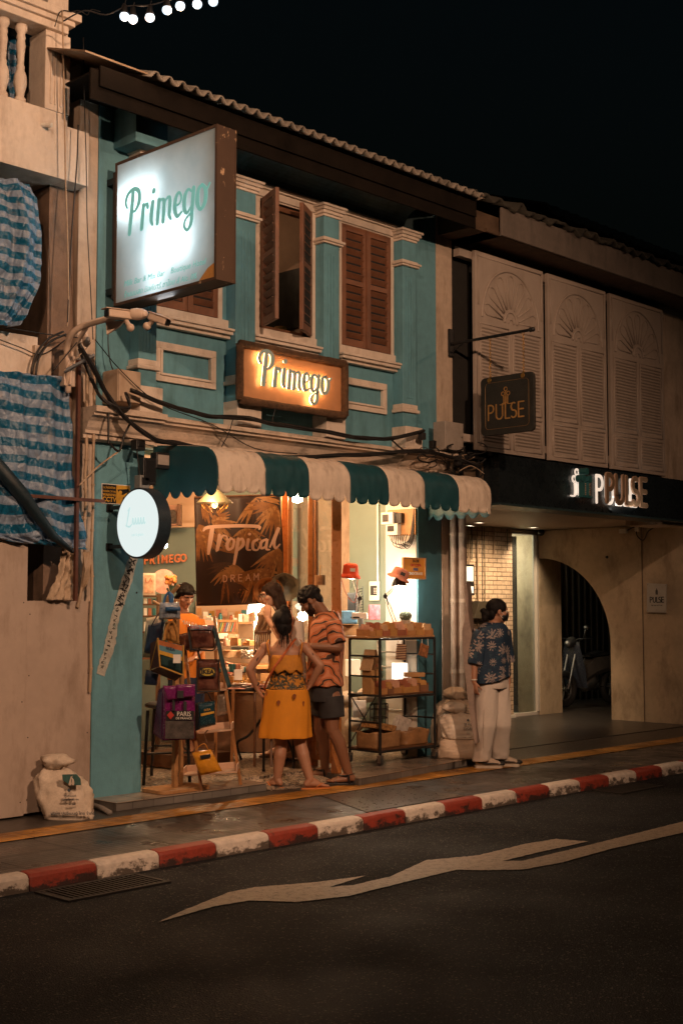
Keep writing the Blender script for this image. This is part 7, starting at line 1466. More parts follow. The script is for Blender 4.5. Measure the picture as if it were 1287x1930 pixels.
for a, b_ in (((298, 1203), (302, 1256)), ((346, 1216), (346, 1273)), ((298, 1203), (284, 1262)), ((302, 1256), (346, 1273))): mb = MB(); mb.tube([atd(*a, 10.36 if a[0] != 298 or b_[0] == 302 else 10.4), atd(*b_, 10.36 if b_[0] != 284 else 10.6)], .007, 6); mb.build('piping', PIP, tt)
mb = MB(); mb.prism([atd(284, 1212, 10.6), atd(298, 1205, 10.4), atd(302, 1256, 10.4), atd(283, 1262, 10.6)], FH * .01); mb.prism([atd(302, 1256, 10.38), atd(346, 1272, 10.38), atd(330, 1284, 10.55), atd(284, 1264, 10.6)], FH * .01); mb.build('gusset', M('maroon_cloth', (.08, .02, .02), .7), tt)
strap(((310, 1208), (314, 1185), (325, 1172), (333, 1190), (336, 1214)), 10.42, tt, M('ochre_cloth', (.42, .2, .05)), .014)
# brown bag with brand oval
ib = bag('clear_brown_bag', 'tall clear-fronted brown bag with a black and yellow IKEA label on the ladder shelf', ((373, 1243), (413, 1244), (414, 1303), (371, 1304)), 10.6, .08, BPL, .012, seed=11)
mb = MB(); mb.obox(*slab(376, 1258, 407, 1275, 10.515, .006)); mb.build('label', BLACKP, ib); mb = MB(); c = atd(391.5, 1266.5, 10.51); mb.prism([c + RT * .058 * cos(a) + ZP * .032 * sin(a) for a in [2 * pi * i / 28 for i in range(28)]], -FH * .003); mb.build('label_oval', M('dull_yellow', (.5, .36, .05), .5), ib)
text('IKEA', .05, c - FH * .0045, RT, ZP, BLACKP, 'print', ib, ext=.001, off=.0025, sx=1.0)
mb = MB(); mb.tube([atd(371, 1304, 10.55), atd(414, 1303, 10.55), atd(413, 1243, 10.55), atd(372, 1243, 10.55), atd(371, 1304, 10.55)], .006, 6); mb.build('piping', BLK, ib); strap(((378, 1243), (374, 1230), (378, 1222)), 10.6, ib, BLK)
# purple backpack
pq = ((308, 1294), (368, 1292), (367, 1393), (307, 1396)); pp_ = bag('purple_backpack', 'glossy purple backpack with folded top and a black printed front reading PARIS', pq, 10.25, .2, M('purple_pvc', (.17, .015, .12), .25, .25, 8, .35, coat=.6), .02, seed=12)
bag('side_panel', None, ((300, 1300, .1), (309, 1294), (308, 1396), (289, 1382, .25)), 10.28, .1, M('purple_pvc_dark', (.10, .012, .08), .3, .25, 8, .35), .004, parent=pp_)
bag('folded_top', None, ((307, 1292), (334, 1292), (335, 1318), (315, 1320)), 10.12, .06, M('purple_pvc', (.17, .015, .12)), .01, parent=pp_); bag('folded_top', None, ((332, 1290), (368, 1289), (368, 1313), (333, 1317)), 10.12, .06, M('purple_pvc', (.17, .015, .12)), .01, parent=pp_)
mb = MB(); mb.obox(*slab(334, 1302, 346, 1316, 10.06, .02)); mb.obox(*slab(325, 1318, 330, 1340, 10.1, .01)); mb.obox(*slab(346, 1322, 352, 1340, 10.1, .01)); mb.build('buckle', BLK, pp_, bevel=.003)
mb = MB(); mb.obox(*slab(313, 1340, 366, 1358, 10.115, .006)); mb.build('printed_band', BLACKP, pp_); mb = MB(); mb.obox(*slab(312, 1359, 366, 1392, 10.112, .006)); mb.build('printed_panel', M('charcoal_photo_print', (.06, .05, .045), .5, .9, 18, .1), pp_)
text('PARIS', .052, atd(347, 1346, 10.10), RT, ZP, M('grey_print', (.2, .16, .13)) if False else PAPER, 'print', pp_, ext=.001, sx=.85); text('DE FRANCE', .024, atd(347, 1354, 10.10), RT, ZP, PAPER, 'print', pp_, ext=.001)
mb = MB(); c = atd(322, 1348, 10.11); mb.prism([c + RT * .028, c + ZP * .032, c - RT * .028, c - ZP * .032], -FH * .004); mb.build('red_diamond', M('red_print', (.4, .03, .02)), pp_)
# small dark teal bag, clear hanging bag, yellow tote
g1 = bag('dark_teal_bag', 'small dark teal bag with a yellow stripe on the middle step of the ladder shelf', ((372, 1324), (405, 1320), (407, 1366), (376, 1374)), 10.45, .1, M('dark_teal_pvc', (.01, .045, .06), .25, .3, 14, .3, coat=.5), .012, seed=13)
mb = MB(); P = [atd(*q, 10.385) for q in ((379, 1345), (404, 1340), (404, 1344), (379, 1350))]; mb.prism(P, -FH * .003); mb.build('yellow_stripe', M('yellow_band', (.6, .34, .04)), g1); text('IKEA', .026, atd(391, 1338, 10.38), RT + ZP * .15, ZP, M('yellow_band', (.6, .34, .04)), 'print', g1, ext=.001); bag('gusset', None, ((366, 1326, .1), (374, 1324), (378, 1374), (368, 1378, .1)), 10.47, .05, NAVY, .004, parent=g1); strap(((380, 1324), (381, 1312), (390, 1305), (400, 1321)), 10.45, g1, BLK, .006)
CL, nt, b, tc = base_mat('crinkled_clear_plastic', .15); b.inputs['Base Color'].default_value = (.45, .36, .28, 1); b.inputs['Transmission Weight'].default_value = .6; bump(nt, b, nt.noise(tc, 18, 6), .9, .02)
bag('clear_plastic_bag', 'crinkled clear plastic bag hanging behind the right stile of the ladder shelf', ((410, 1305), (430, 1300), (434, 1345), (408, 1350)), 10.95, .08, CL, .02, seed=15)
y1 = bag('yellow_tote', 'shiny yellow bag slumped on the lowest step of the ladder shelf', ((361, 1418), (398, 1412), (419, 1453), (377, 1462)), 10.35, .1, M('yellow_pvc', (.62, .27, .02), .22, .15, 10, .4, coat=.6), .03, seed=16, rnd_=.7)
mb = MB(); P = [atd(*q, 10.265) for q in ((377, 1424), (397, 1421), (398, 1427), (379, 1431))]; mb.prism(P, -FH * .004); mb.build('label', BLACKP, y1); strap(((366, 1420), (374, 1408), (386, 1402), (394, 1416)), 10.35, y1, M('yellow_pvc', (.62, .27, .02)), .01); strap(((392, 1402), (386, 1385), (392, 1376)), 10.5, y1, WOODD, .006)

# many small goods on counter, table and ledge
GM = [CARDC[0], CARDC[1], CARDC[2], PAPER, M('peach_box', (.6, .33, .22)), M('teal_metal', (.03, .14, .15)), BRASS, M('cream_frame', (.62, .5, .38))]
for i in range(64):
    x0, y0, x1, D, grp = ((395, 1213, 478, 13.0, 'counter'), (400, 1262, 480, 12.7, 'front of the counter'), (436, 1286, 492, 12.45, 'folding table'), (380, 1168, 470, 13.9, 'back ledge'))[i % 4]
    px = rnd.uniform(x0, x1); h = rnd.uniform(.03, .085); c = atd(px, y0 + 4, D + rnd.uniform(-.1, .1)); t = thing('small_good', 'small trinket or jar among the goods on the ' + grp, 'goods', c, 'small goods on the ' + grp)
    if i % 3: mb = MB(); mb.obox(c + ZP * h / 2, axes(i * 17)[0] * rnd.uniform(.015, .04), axes(i * 17)[1] * .02, ZP * h / 2); mb.build('body', GM[i % 8], t, bevel=.003)
    else: mb = MB(); mb.lathe(c, [(.02, 0), (.026, h * .4), (.022, h * .8), (.012, h), (.016, h * 1.15)], 12); mb.build('body', GM[(i // 3) % 8], t, smooth='auto')
led = MB(); led.obox(*slab(372, 1172, 476, 1176, 13.75, .3)); setp(led.build('ledge_shelf', WOOD), 'wooden ledge shelf along the wall under the banner', 'shelf')
for i in range(9):
    t = thing('hanging_print', 'small card print pinned on the wall beside the banner, in a loose row', 'picture', wp(372 + i * 12, py=1152, d=14.4), 'card prints pinned under the banner'); x = 372 + i * 12; y = 1146 + (i * 7) % 9; mb = MB(); mb.prism([wp(x, py=y + 14, d=14.45), wp(x + 9, py=y + 14, d=14.45), wp(x + 9, py=y, d=14.45), wp(x, py=y, d=14.45)], FH * .006); mb.build('sheet', GM[(i * 3) % 8], t)
# ================================================================ people
def gz(px, py, z, g=0): p = atz(px, py, g); p.z = z; return p
def skin_mat(name, c): 
    m = M(name, c, .5, .07, 14, .12); m.node_tree.nodes['Principled BSDF'].inputs['Subsurface Weight'].default_value = .08; return m
SKL, SKM, SKD = skin_mat('light_skin', (.56, .32, .21)), skin_mat('tan_skin', (.40, .2, .12)), skin_mat('brown_skin', (.24, .11, .06))
HAIRB = M('black_hair', (.010, .008, .008), .6, .5, 30, .5, spec=.2); HAIRD = M('dark_brown_hair', (.03, .015, .010), .6, .5, 30, .5, spec=.2)
def basis(f, u=ZP): f = Vector(f).normalized(); s = f.cross(Vector(u)).normalized(); return s, f, s.cross(f)     # right, forward, up
def rotm(s, f, u): return Matrix((s, f, u)).transposed()
def head(mb, c, f, u, k=1.0, jaw=1.0):
    s, f, u = basis(f, u); R = rotm(s, f, u); q = lambda a, b_, d: c + (s * a + f * b_ + u * d) * k
    mb.sphere(q(0, -.012, .03), (.074 * k, .092 * k, .088 * k), 24, 16, R); mb.sphere(q(0, .018, -.025), (.062 * k * jaw, .068 * k, .082 * k), 20, 14, R)
    mb.sphere(q(0, .05, -.082), (.028 * k, .028 * k, .024 * k), 12, 8, R)                                # chin
    mb.cone(q(0, .082, .018), .009 * k, q(0, .104, -.018), .013 * k); mb.sphere(q(.012, .092, -.022), .009 * k, 8, 6); mb.sphere(q(-.012, .092, -.022), .009 * k, 8, 6)
    mb.cone(q(-.035, .068, .03), .015 * k, q(.035, .068, .03), .015 * k)                                  # brow
    mb.cone(q(-.016, .078, -.046), .010 * k, q(.016, .078, -.046), .010 * k)                              # lips
    for e in (-1, 1):
        mb.sphere(q(.044 * e, .05, -.018), (.024 * k, .024 * k, .02 * k), 10, 8, R); mb.sphere(q(.076 * e, -.012, -.002), (.010 * k, .02 * k, .032 * k), 10, 8, R)
    return q
def face(q, par, k, s, f, u, lips=(.35, .09, .07), open_eyes=True):
    EW = M('eye_white', (.6, .55, .5), .3); 
    for e in (-1, 1):
        if open_eyes:
            mb = MB(); mb.sphere(q(.031 * e, .071, .004), (.0135 * k,) * 3, 12, 8); o = mb.build('eye', EW, par, smooth=True)
            mb = MB(); mb.sphere(q(.031 * e, .082, .003), (.0065 * k,) * 3, 10, 6); mb.build('iris', BLACKP, o, smooth=True)
        else:
            mb = MB(); mb.tube([q(.016 * e, .084, .002), q(.031 * e, .086, -.003), q(.046 * e, .077, .001)], [.001, .0025, .001], 6); mb.build('eyelashes', HAIRB, par)
        mb = MB(); mb.tube([q(.012 * e, .087, .026), q(.03 * e, .085, .032), q(.05 * e, .072, .025)], [.004, .0045, .002], 6); mb.build('eyebrow', HAIRB, par)
    mb = MB(); mb.tube([q(-.022, .081, -.046), q(0, .090, -.044), q(.022, .081, -.046)], [.003, .007, .003], 8); mb.build('lips', M('lips', lips, .4), par, smooth=True)
def hand(mb, w, d, n, th, k=1.0, curl=.5, spread=.25):
    """palm from wrist w along d, palm normal n (fingers curl towards n), thumb on the th side"""
    w, d, n = Vector(w), Vector(d).normalized(), Vector(n); n = (n - d * n.dot(d)).normalized(); s = d.cross(n); s = s if s.dot(Vector(th)) > 0 else -s
    mb.cone(w - d * .02 * k, .022 * k, w + d * .012 * k, .024 * k)
    for a in (-.026, -.009, .009, .026): mb.cone(w + d * .01 * k + s * a * .6 * k, .015 * k, w + d * .078 * k + s * a * k, .0125 * k)
    for i, (a, L) in enumerate(((.028, .066), (.010, .076), (-.009, .070), (-.027, .055))):
        p = w + d * .082 * k + s * a * k; dd = (d + s * a * 4 * spread).normalized(); ang = curl * (.8 + .15 * i)
        for j, fr in enumerate((.42, .32, .26)):
            ang2 = ang * (.45 + .75 * j); v = dd * cos(ang2) + n * sin(ang2); e = p + v * L * fr * k; mb.cone(p, (.0088 - .0008 * j) * k, e, (.0082 - .001 * j) * k, 8); p = e
    p = w + d * .022 * k + s * .024 * k; v = (d * .7 + s * .62 + n * .3).normalized(); e = p + v * .036 * k; mb.cone(p, .013 * k, e, .0105 * k, 8); v2 = (d * .92 + s * .25 + n * .35 * (1 + curl)).normalized(); e2 = e + v2 * .028 * k; mb.cone(e, .0102 * k, e2, .0092 * k, 8); mb.cone(e2, .0092 * k, e2 + (v2 + n * .2).normalized() * .022 * k, .0078 * k, 8)
def arm(mb, sh, el, wr, k=1.0, r=(.046, .038, .026), bulge=1):
    sh, el, wr = map(Vector, (sh, el, wr)); mb.sphere(sh, r[0] * 1.12 * k, 14, 10); mb.cone(sh, r[0] * k, el, r[1] * k); m = el + (wr - el) * .25; mb.cone(el, r[1] * k, m, r[1] * 1.03 * k); mb.cone(m, r[1] * 1.02 * k, wr, r[2] * k)
def leg(mb, hp, kn, an, k=1.0, back=None, r=(.085, .058, .036)):
    hp, kn, an = map(Vector, (hp, kn, an)); mb.cone(hp, r[0] * k, kn, r[1] * k); cf = kn + (an - kn) * .3; b_ = (back if back is not None else Vector((0, 0, 0))) * .018
    mb.cone(kn, r[1] * .95 * k, cf + b_, r[1] * .98 * k); mb.cone(cf + b_, r[1] * .98 * k, an, r[2] * k)
def foot(mb, an, d, L=.24, k=1.0, z0=0, toes=True):
    """ankle an, toe direction d; sole on z0"""
    d = Vector((d[0], d[1], 0)).normalized(); s = d.cross(ZP); a = Vector(an); g = lambda f_, q, z: Vector((a.x, a.y, z0)) + d * f_ * L + s * q + ZP * z
    mb.cone(a, .036 * k, g(-.08, 0, .045), .034 * k); mb.cone(g(-.14, 0, .034), .030 * k, g(.12, 0, .04), .032 * k); mb.cone(a, .035 * k, g(.3, 0, .035), .03 * k); mb.cone(g(.1, .006, .035), .032 * k, g(.52, .012, .02), .020 * k); mb.cone(g(.1, -.012, .03), .028 * k, g(.5, -.02, .018), .018 * k)
    if toes:
        for i, (q, L2, r) in enumerate(((.030, .71, .0125), (.012, .70, .0095), (-.004, .67, .009), (-.019, .63, .0085), (-.032, .58, .008))): mb.cone(g(.5, q * .85, .017), r * 1.05, g(L2, q, .0115), r)
def torso(mb, hip, chest, neck, s, w_h, w_w, w_c, dep=.1, k=1.0, bust=0, f=None):
    """stack of ellipses from the crotch to the base of the neck"""
    hip, chest, neck = map(Vector, (hip, chest, neck)); R = []; f = f if f is not None else s.cross(ZP) * -1; n = 28
    ks = [(hip - ZP * .09, w_h * .62, dep * .8), (hip - ZP * .04, w_h * .96, dep * 1.02), (hip + ZP * .01, w_h, dep * 1.08), (hip * .55 + chest * .45, w_w, dep * .86), (chest - ZP * .06, w_c * .93, dep * 1.0), (chest, w_c, dep * 1.05), (chest * .45 + neck * .55, w_c * .98, dep * .86), (chest * .12 + neck * .88, w_c * .6, dep * .62), (neck + ZP * .02, .056 * k, .058 * k)]
    for c, w_, d_ in ks: R.append([c + s * w_ * (abs(cos(a)) ** .85) * (1 if cos(a) > 0 else -1) + f * d_ * sin(a) for a in [2 * pi * i / n for i in range(n)]])
    mb.rings(R)
def shell(R_list, name, mat, par, solid=.006, wr=(.008, 9), cap=False, seed=0, sub=1):
    """cloth made of stacked rings, creased with noise"""
    mb = MB(); mb.rings(R_list, cap=cap); me_mats = mat
    o = mb.build(name, mat, par, smooth=True, solid=solid, sub=sub); n = len(o.data.vertices); co = np.empty(n * 3); o.data.vertices.foreach_get('co', co); co = wrinkle(wr[0], wr[1], seed, (1, 1, .5))(co.reshape(-1, 3)); o.data.vertices.foreach_set('co', co.ravel()); o.data.update(); return o
def ring(c, s, f, w_, d_, n=64, fold=0, nf=8, ph=0, tilt=None, p=.9):
    out = []
    for i in range(n):
        a = 2 * pi * i / n; k = 1 + fold * (sin(a * nf + ph) * .6 + sin(a * (nf * 1.7) + ph * 2) * .4); q = c + s * w_ * k * (abs(cos(a)) ** p) * (1 if cos(a) > 0 else -1) + f * d_ * k * (abs(sin(a)) ** p) * (1 if sin(a) > 0 else -1)
        if tilt: q = q + ZP * (tilt * cos(a))
        out.append(q)
    return out
def sleeve(a, b_, ra, rb, name, mat, par, fold=.04, cuff=True):
    a, b_ = Vector(a), Vector(b_); d = (b_ - a); T = d.normalized(); u = T.orthogonal().normalized(); w = T.cross(u); R = []
    for i in range(11): t = i / 10; r = ra + (rb - ra) * t; R.append([a + d * t + (u * cos(q) + w * sin(q)) * r * (1 + fold * sin(q * 3 + t * 4)) for q in [2 * pi * j / 32 for j in range(32)]])
    if cuff: R.append([p + (b_ - p) * .08 for p in R[-1]])
    return R
# ---- patterned cloths
def flower_cloth(name, base, petals, scale=7, n=9, leaf=None, r=.42):
    m, nt, b, tc = base_mat(name, .75); v = nt.new('ShaderNodeTexVoronoi'); v.inputs['Scale'].default_value = scale; v.inputs['Randomness'].default_value = .75; nt.link(tc, v.inputs[0])
    sub = nt.new('ShaderNodeVectorMath', operation='SUBTRACT'); sc_ = nt.new('ShaderNodeVectorMath', operation='SCALE'); sc_.inputs['Scale'].default_value = scale; nt.link(tc, sc_.inputs[0]); sc2 = nt.new('ShaderNodeVectorMath', operation='SCALE'); sc2.inputs['Scale'].default_value = scale; nt.link(v.outputs['Position'], sc2.inputs[0])
    nt.link(tc, sub.inputs[0]); nt.link(v.outputs['Position'], sub.inputs[1]); sx = nt.new('ShaderNodeSeparateXYZ'); nt.link(sub.outputs[0], sx.inputs[0])
    hx = nt.math('SUBTRACT', sx.outputs['X'], sx.outputs['Y']); hx = nt.math('MULTIPLY', hx, .75); ang = nt.math('ARCTAN2', sx.outputs['Z'], hx); sc3 = nt.new('ShaderNodeSeparateColor'); nt.link(v.outputs['Color'], sc3.inputs[0])
    rr = nt.math('SQRT', nt.math('ADD', nt.math('MULTIPLY', hx, hx), nt.math('MULTIPLY', sx.outputs['Z'], sx.outputs['Z']))); ph = nt.math('ADD', nt.math('MULTIPLY', ang, n / 2), nt.math('MULTIPLY', sc3.outputs[0], 9.0))
    pet = nt.math('ABSOLUTE', nt.math('COSINE', ph)); lim = nt.math('MULTIPLY', nt.math('ADD', nt.math('MULTIPLY', pet, .8), .2), r / scale); lim = nt.math('MULTIPLY', lim, nt.math('ADD', nt.math('MULTIPLY', sc3.outputs[1], .9), .55))
    mk = nt.math('LESS_THAN', rr, lim); c = nt.mix(nt.math('MULTIPLY', mk, nt.ramp(nt.noise(tc, 60, 3), [(.3, .55), (.6, 1)])), base, petals)
    if leaf: c = nt.mix(nt.ramp(nt.noise(nt.mapping(tc, (1, 1, 1.8), (0, .6, 0)), 16, 2, .5, 1.5), [(.56, 0), (.6, 1)]), c, leaf)
    nt.link(c, b.inputs['Base Color']); bump(nt, b, nt.noise(tc, 70, 3), .2, .003); return m
NAVYF = flower_cloth('navy_palm_print', (.008, .028, .062), (.34, .28, .26), 8, 10, (.016, .05, .085), .42)
DRESSP = flower_cloth('yellow_jungle_print', (.52, .21, .02), (.03, .05, .045), 15, 6, (.04, .04, .02), .7)
DRESSY = M('marigold_cotton', (.66, .25, .012), .8, .06, 6, .15)
WAVY, nt, b, tc = base_mat('orange_wavy_shirt', .65); sx = nt.new('ShaderNodeSeparateXYZ'); nt.link(tc, sx.inputs[0])
wv = nt.new('ShaderNodeTexWave', bands_direction='DIAGONAL'); wv.inputs['Scale'].default_value = 5; wv.inputs['Distortion'].default_value = 9; wv.inputs['Detail'].default_value = 1.5; wv.inputs['Detail Scale'].default_value = 1.1; nt.link(nt.mapping(tc, (1, 1, 1.2)), wv.inputs[0])
nt.link(nt.ramp(wv.outputs['Fac'], [(.0, (.05, .02, .012)), (.1, (.07, .025, .015)), (.14, (.55, .34, .2)), (.22, (.5, .14, .04)), (.42, (.56, .13, .035)), (.45, (.26, .06, .02)), (.48, (.58, .16, .05)), (.7, (.6, .2, .09)), (.74, (.3, .07, .025)), (.78, (.62, .24, .12))]), b.inputs['Base Color']); bump(nt, b, nt.noise(tc, 60, 3), .2, .003)
def hairstrands(mb, pts, n, spread, r=.0035, seed=0, taper=.3):
    hr = random.Random(seed); pts = [Vector(p) for p in pts]
    for i in range(n):
        o = Vector((hr.uniform(-1, 1), hr.uniform(-1, 1), hr.uniform(-.3, .3))) * spread; mb.tube([p + o * (1 + .4 * j) + Vector((hr.uniform(-1, 1), hr.uniform(-1, 1), 0)) * .004 for j, p in enumerate(pts)], [r * (1 - (1 - taper) * j / (len(pts) - 1)) for j in range(len(pts))], 5)
# ---------- woman in the yellow dress (seen from behind)
D1 = 11.2; J = lambda x, y, d=0, D=D1: atd(x, y, D + d)
w1_ = thing('person', 'woman in yellow sundress seen from behind, hands on hips, hair in a bun', 'person', atz(556, 1485, 0))
mb = MB(); hip, chest, neck = J(543, 1318), J(539, 1250), J(536, 1209); F1 = FH
torso(mb, hip, chest, neck, RT, .165, .125, .150, .095, f=FH); hc = J(531, 1176, .02); mb.cone(neck - ZP * .02, .050, hc - ZP * .05, .046); q1 = head(mb, hc, FH - RT * .45 - ZP * .15, ZP, .97)
arm(mb, J(500, 1220), J(470, 1262, -.05), J(484, 1296, .0), .92); arm(mb, J(575, 1220), J(604, 1254, -.05), J(585, 1290, .0), .92)
hand(mb, J(484, 1297, 0), RT * .55 - ZP * .8 + FH * .2, RT, FH, .9, .35); hand(mb, J(585, 1291, .0), -RT * .55 - ZP * .7 + FH * .25, -RT, FH, .9, .35)
a1_, a2_ = gz(523, 1486, .085), gz(584, 1488, .085); leg(mb, J(527, 1330), J(530, 1402), a1_, .98, -FH); leg(mb, J(560, 1330), J(566, 1402), a2_, .98, -FH)
foot(mb, a1_, -RT * .75 + FH * .7, .22, .9, .016); foot(mb, a2_, RT * .9 + FH * .35, .22, .9, .016)
bd1 = blob(mb, 'body', SKM, w1_, .0048, 4)
FL = M('orange_flip_flop', (.6, .2, .05), .6, .1); 
for an, d in ((a1_, -RT * .75 + FH * .7), (a2_, RT * .9 + FH * .35)):
    d = Vector((d.x, d.y, 0)).normalized(); s = d.cross(ZP); c = Vector((an.x, an.y, 0)) + d * .055; mb = MB(); P = []
    for i in range(24): a = 2 * pi * i / 24; w_ = .042 + .008 * cos(a); P.append(c + d * (.135 * cos(a)) + s * w_ * sin(a) + ZP * .001)
    mb.prism(P, ZP * .014); sl = mb.build('flip_flop', FL, w1_, bevel=.003); mb = MB(); mb.tube([c + d * .085 + ZP * .028, c + d * .04 + s * .03 + ZP * .05, c - d * .02 + s * .045 + ZP * .016], .005, 6); mb.tube([c + d * .085 + ZP * .028, c + d * .04 - s * .03 + ZP * .05, c - d * .02 - s * .045 + ZP * .016], .005, 6); mb.tube([c + d * .085 + ZP * .01, c + d * .085 + ZP * .03], .004, 6); mb.build('thong', FL, sl, smooth=True)
# dress
top = [(1234, 540, .118, .098), (1246, 540, .142, .112), (1262, 540, .138, .112), (1276, 541, .136, .108), (1288, 541, .152, .115), (1300, 541, .175, .13)]
R_ = [ring(J(x, y), RT, FH, w_, d_, 72, .02 if i else .0, 12) for i, (y, x, w_, d_) in enumerate(top)]
shell(R_, 'dress_bodice', DRESSP, w1_, .006, (.006, 14), seed=1)
sk = [(1298, 541, .176, .131, .01), (1312, 541, .19, .142, .015), (1330, 540, .198, .152, .02), (1350, 539, .206, .162, .028), (1370, 537, .216, .172, .05), (1382, 536, .222, .18, .06), (1390, 536, .226, .184, .07)]
R_ = [ring(J(x, y), RT, FH, w_, d_, 96, fo, 7, .8) for y, x, w_, d_, fo in sk]; skirt = shell(R_, 'dress_skirt', DRESSY, w1_, .005, (.010, 8), seed=2)
mb = MB()
for (x, y, w_, h_) in ((525, 1325, 7, 12), (555, 1313, 7, 12), (572, 1326, 4, 11), (502, 1308, 4, 9)): 
    u = (x - 540) / FPX * D1 / .2; dd = -.158 * sqrt(max(0, 1 - u * u)); c = J(x, y, dd - .012); mb.prism([c + RT * a * w_ / 2 / FPX * D1 + ZP * b_ * h_ / 2 / FPX * D1 for a, b_ in ((-1, .4), (-.4, .8), (.4, .8), (1, .4), (.5, -.6), (0, -1), (-.5, -.6))], FH * .006)
mb.build('printed_berries', M('berry_print', (.25, .07, .015), .8), skirt)
mb = MB(); 
R_ = []
for i in range(13):
    a = radians(200 + 140 * i / 12); R_.append([J(539, 1234) + RT * (.135 + .006 * k) * cos(a) + FH * (.108 + .008 * k) * sin(a) - ZP * (.028 * k + .004 * sin(i * 1.9) * k) for k in range(6)])
mb.grid(R_); mb.build('dress_ruffle', M('marigold_dark', (.5, .2, .02), .8), w1_, smooth=True, solid=.003)
for xa, ya, xb, yb in ((508, 1236, 503, 1212), (566, 1236, 570, 1212)):
    mb = MB(); mb.tube([J(xa, ya, -.1), J((xa + xb) / 2, (ya + yb) / 2, -.095), J(xb, yb, -.055), J(xb + (4 if xb < 530 else -4), yb - 6, .0)], .007, 6, flat=.4); mb.build('dress_strap', DRESSY, w1_, smooth=True)
mb = MB(); mb.tube([Vector(p) for p in catmull([tuple(p) for p in (J(557, 1204, -.05), J(548, 1215, -.098), J(532, 1238, -.125), J(517, 1258, -.13), J(505, 1280, -.1), J(498, 1298, -.02))], 6)], .016, 8, flat=.3); mb.build('bag_strap', M('rust_webbing', (.42, .09, .02), .7), w1_, smooth=True)
mb = MB(); wv_ = J(483, 1290); dr_ = (J(484, 1297) - J(470, 1262, -.05)).normalized(); mb.lathe(wv_, [(.029, -.008), (.031, 0), (.029, .008)], 18, dr_); mb.build('wrist_band', BLACKP, w1_, smooth=True)
mb = MB()
for (x, y, dx, dy, w_) in ((488, 1236, -7, 14, .012), (478, 1250, -4, 6, .010), (588, 1230, 4, 6, .006)): mb.tube([J(x, y, -.05), J(x + dx * .5, y + dy * .5, -.062), J(x + dx, y + dy, -.055)], [w_ * .5, w_, w_ * .4], 7, flat=.5)
mb.build('arm_tattoo', M('tattoo_ink', (.07, .04, .035), .6), w1_, smooth=True)
# hair
s_, f_, u_ = basis(FH - RT * .45 - ZP * .15); R3 = rotm(s_, f_, u_); mb = MB(); mb.sphere(hc + u_ * .036 - f_ * .02, (.086, .102, .094), 28, 18, R3); mb.sphere(hc - f_ * .05 - u_ * .03, (.070, .055, .075), 20, 12, R3); hc2 = J(537, 1151, -.02); mb.sphere(hc2, (.046, .042, .036), 16, 12); mb.sphere(hc2 + ZP * .022 - RT * .01, (.032, .03, .028), 14, 10); mb.sphere(hc2 + RT * .03 - ZP * .012, (.022, .022, .02), 10, 8)
hb = blob(mb, 'hair', HAIRB, w1_, .006, 2, fn=wrinkle(.004, 40, 3, (1, 1, .3))); mb = MB(); hairstrands(mb, [hc - f_ * .08 - u_ * .04, hc - f_ * .085 - u_ * .09, hc - f_ * .08 - u_ * .15, hc - f_ * .075 - u_ * .2], 22, .028, .0035, 4); hairstrands(mb, [hc2 + ZP * .02, hc2 + ZP * .05 + RT * .01, hc2 + ZP * .045 + RT * .035], 14, .02, .0025, 5); mb.build('loose_strands', HAIRB, hb, smooth=True)
# ---------- man in the orange shirt
D2 = 11.45; J = lambda x, y, d=0: atd(x, y, D2 + d); m2 = thing('person', 'bearded man in orange patterned shirt and dark shorts, looking down', 'person', atz(625, 1475, 0))
fd = (-RT * .95 + FH * .2).normalized(); sd_ = Vector((fd.y, -fd.x, 0)).normalized(); 
mb = MB(); hip, chest, neck = J(616, 1300), J(617, 1212), J(616, 1163); torso(mb, hip, chest, neck, sd_, .165, .15, .19, .115, f=fd); hf = (fd - ZP * .75).normalized(); hc = J(586, 1134, 0); s_, f_, u_ = basis(hf, ZP + fd * .3); mb.cone(neck - ZP * .02, .06, hc - u_ * .05 - f_ * .03, .055); q2 = head(mb, hc, hf, u_, 1.04)
arm(mb, J(628, 1178, -.17), J(638, 1220, -.2), J(588, 1218, -.22), 1.0, (.052, .044, .029)); arm(mb, J(606, 1178, .17), J(606, 1224, .18), J(578, 1224, .0), 1.0, (.052, .044, .029))
hand(mb, J(587, 1218, -.22), -RT + FH * .3 - ZP * .1, FH * .6 - ZP * .5, ZP, 1.0, .8); hand(mb, J(577, 1223, 0), -RT * .8 - FH * .4, -FH * .3 - ZP * .6, ZP, 1.0, .8)
b1_, b2_ = gz(657, 1480, .09), gz(613, 1469, .09); leg(mb, J(624, 1315, -.09), J(626, 1374, -.12), b1_, 1.04, RT); leg(mb, J(610, 1315, .09), J(603, 1372, .08), b2_, 1.04, RT)
foot(mb, b1_, -RT * .95 - FH * .15, .26, 1.0, .026); foot(mb, b2_, -RT * .97 + FH * .1, .26, 1.0, .026); bd2 = blob(mb, 'body', SKD, m2, .0048, 4)
face(q2, bd2, 1.04, s_, f_, u_, (.22, .07, .05), False)
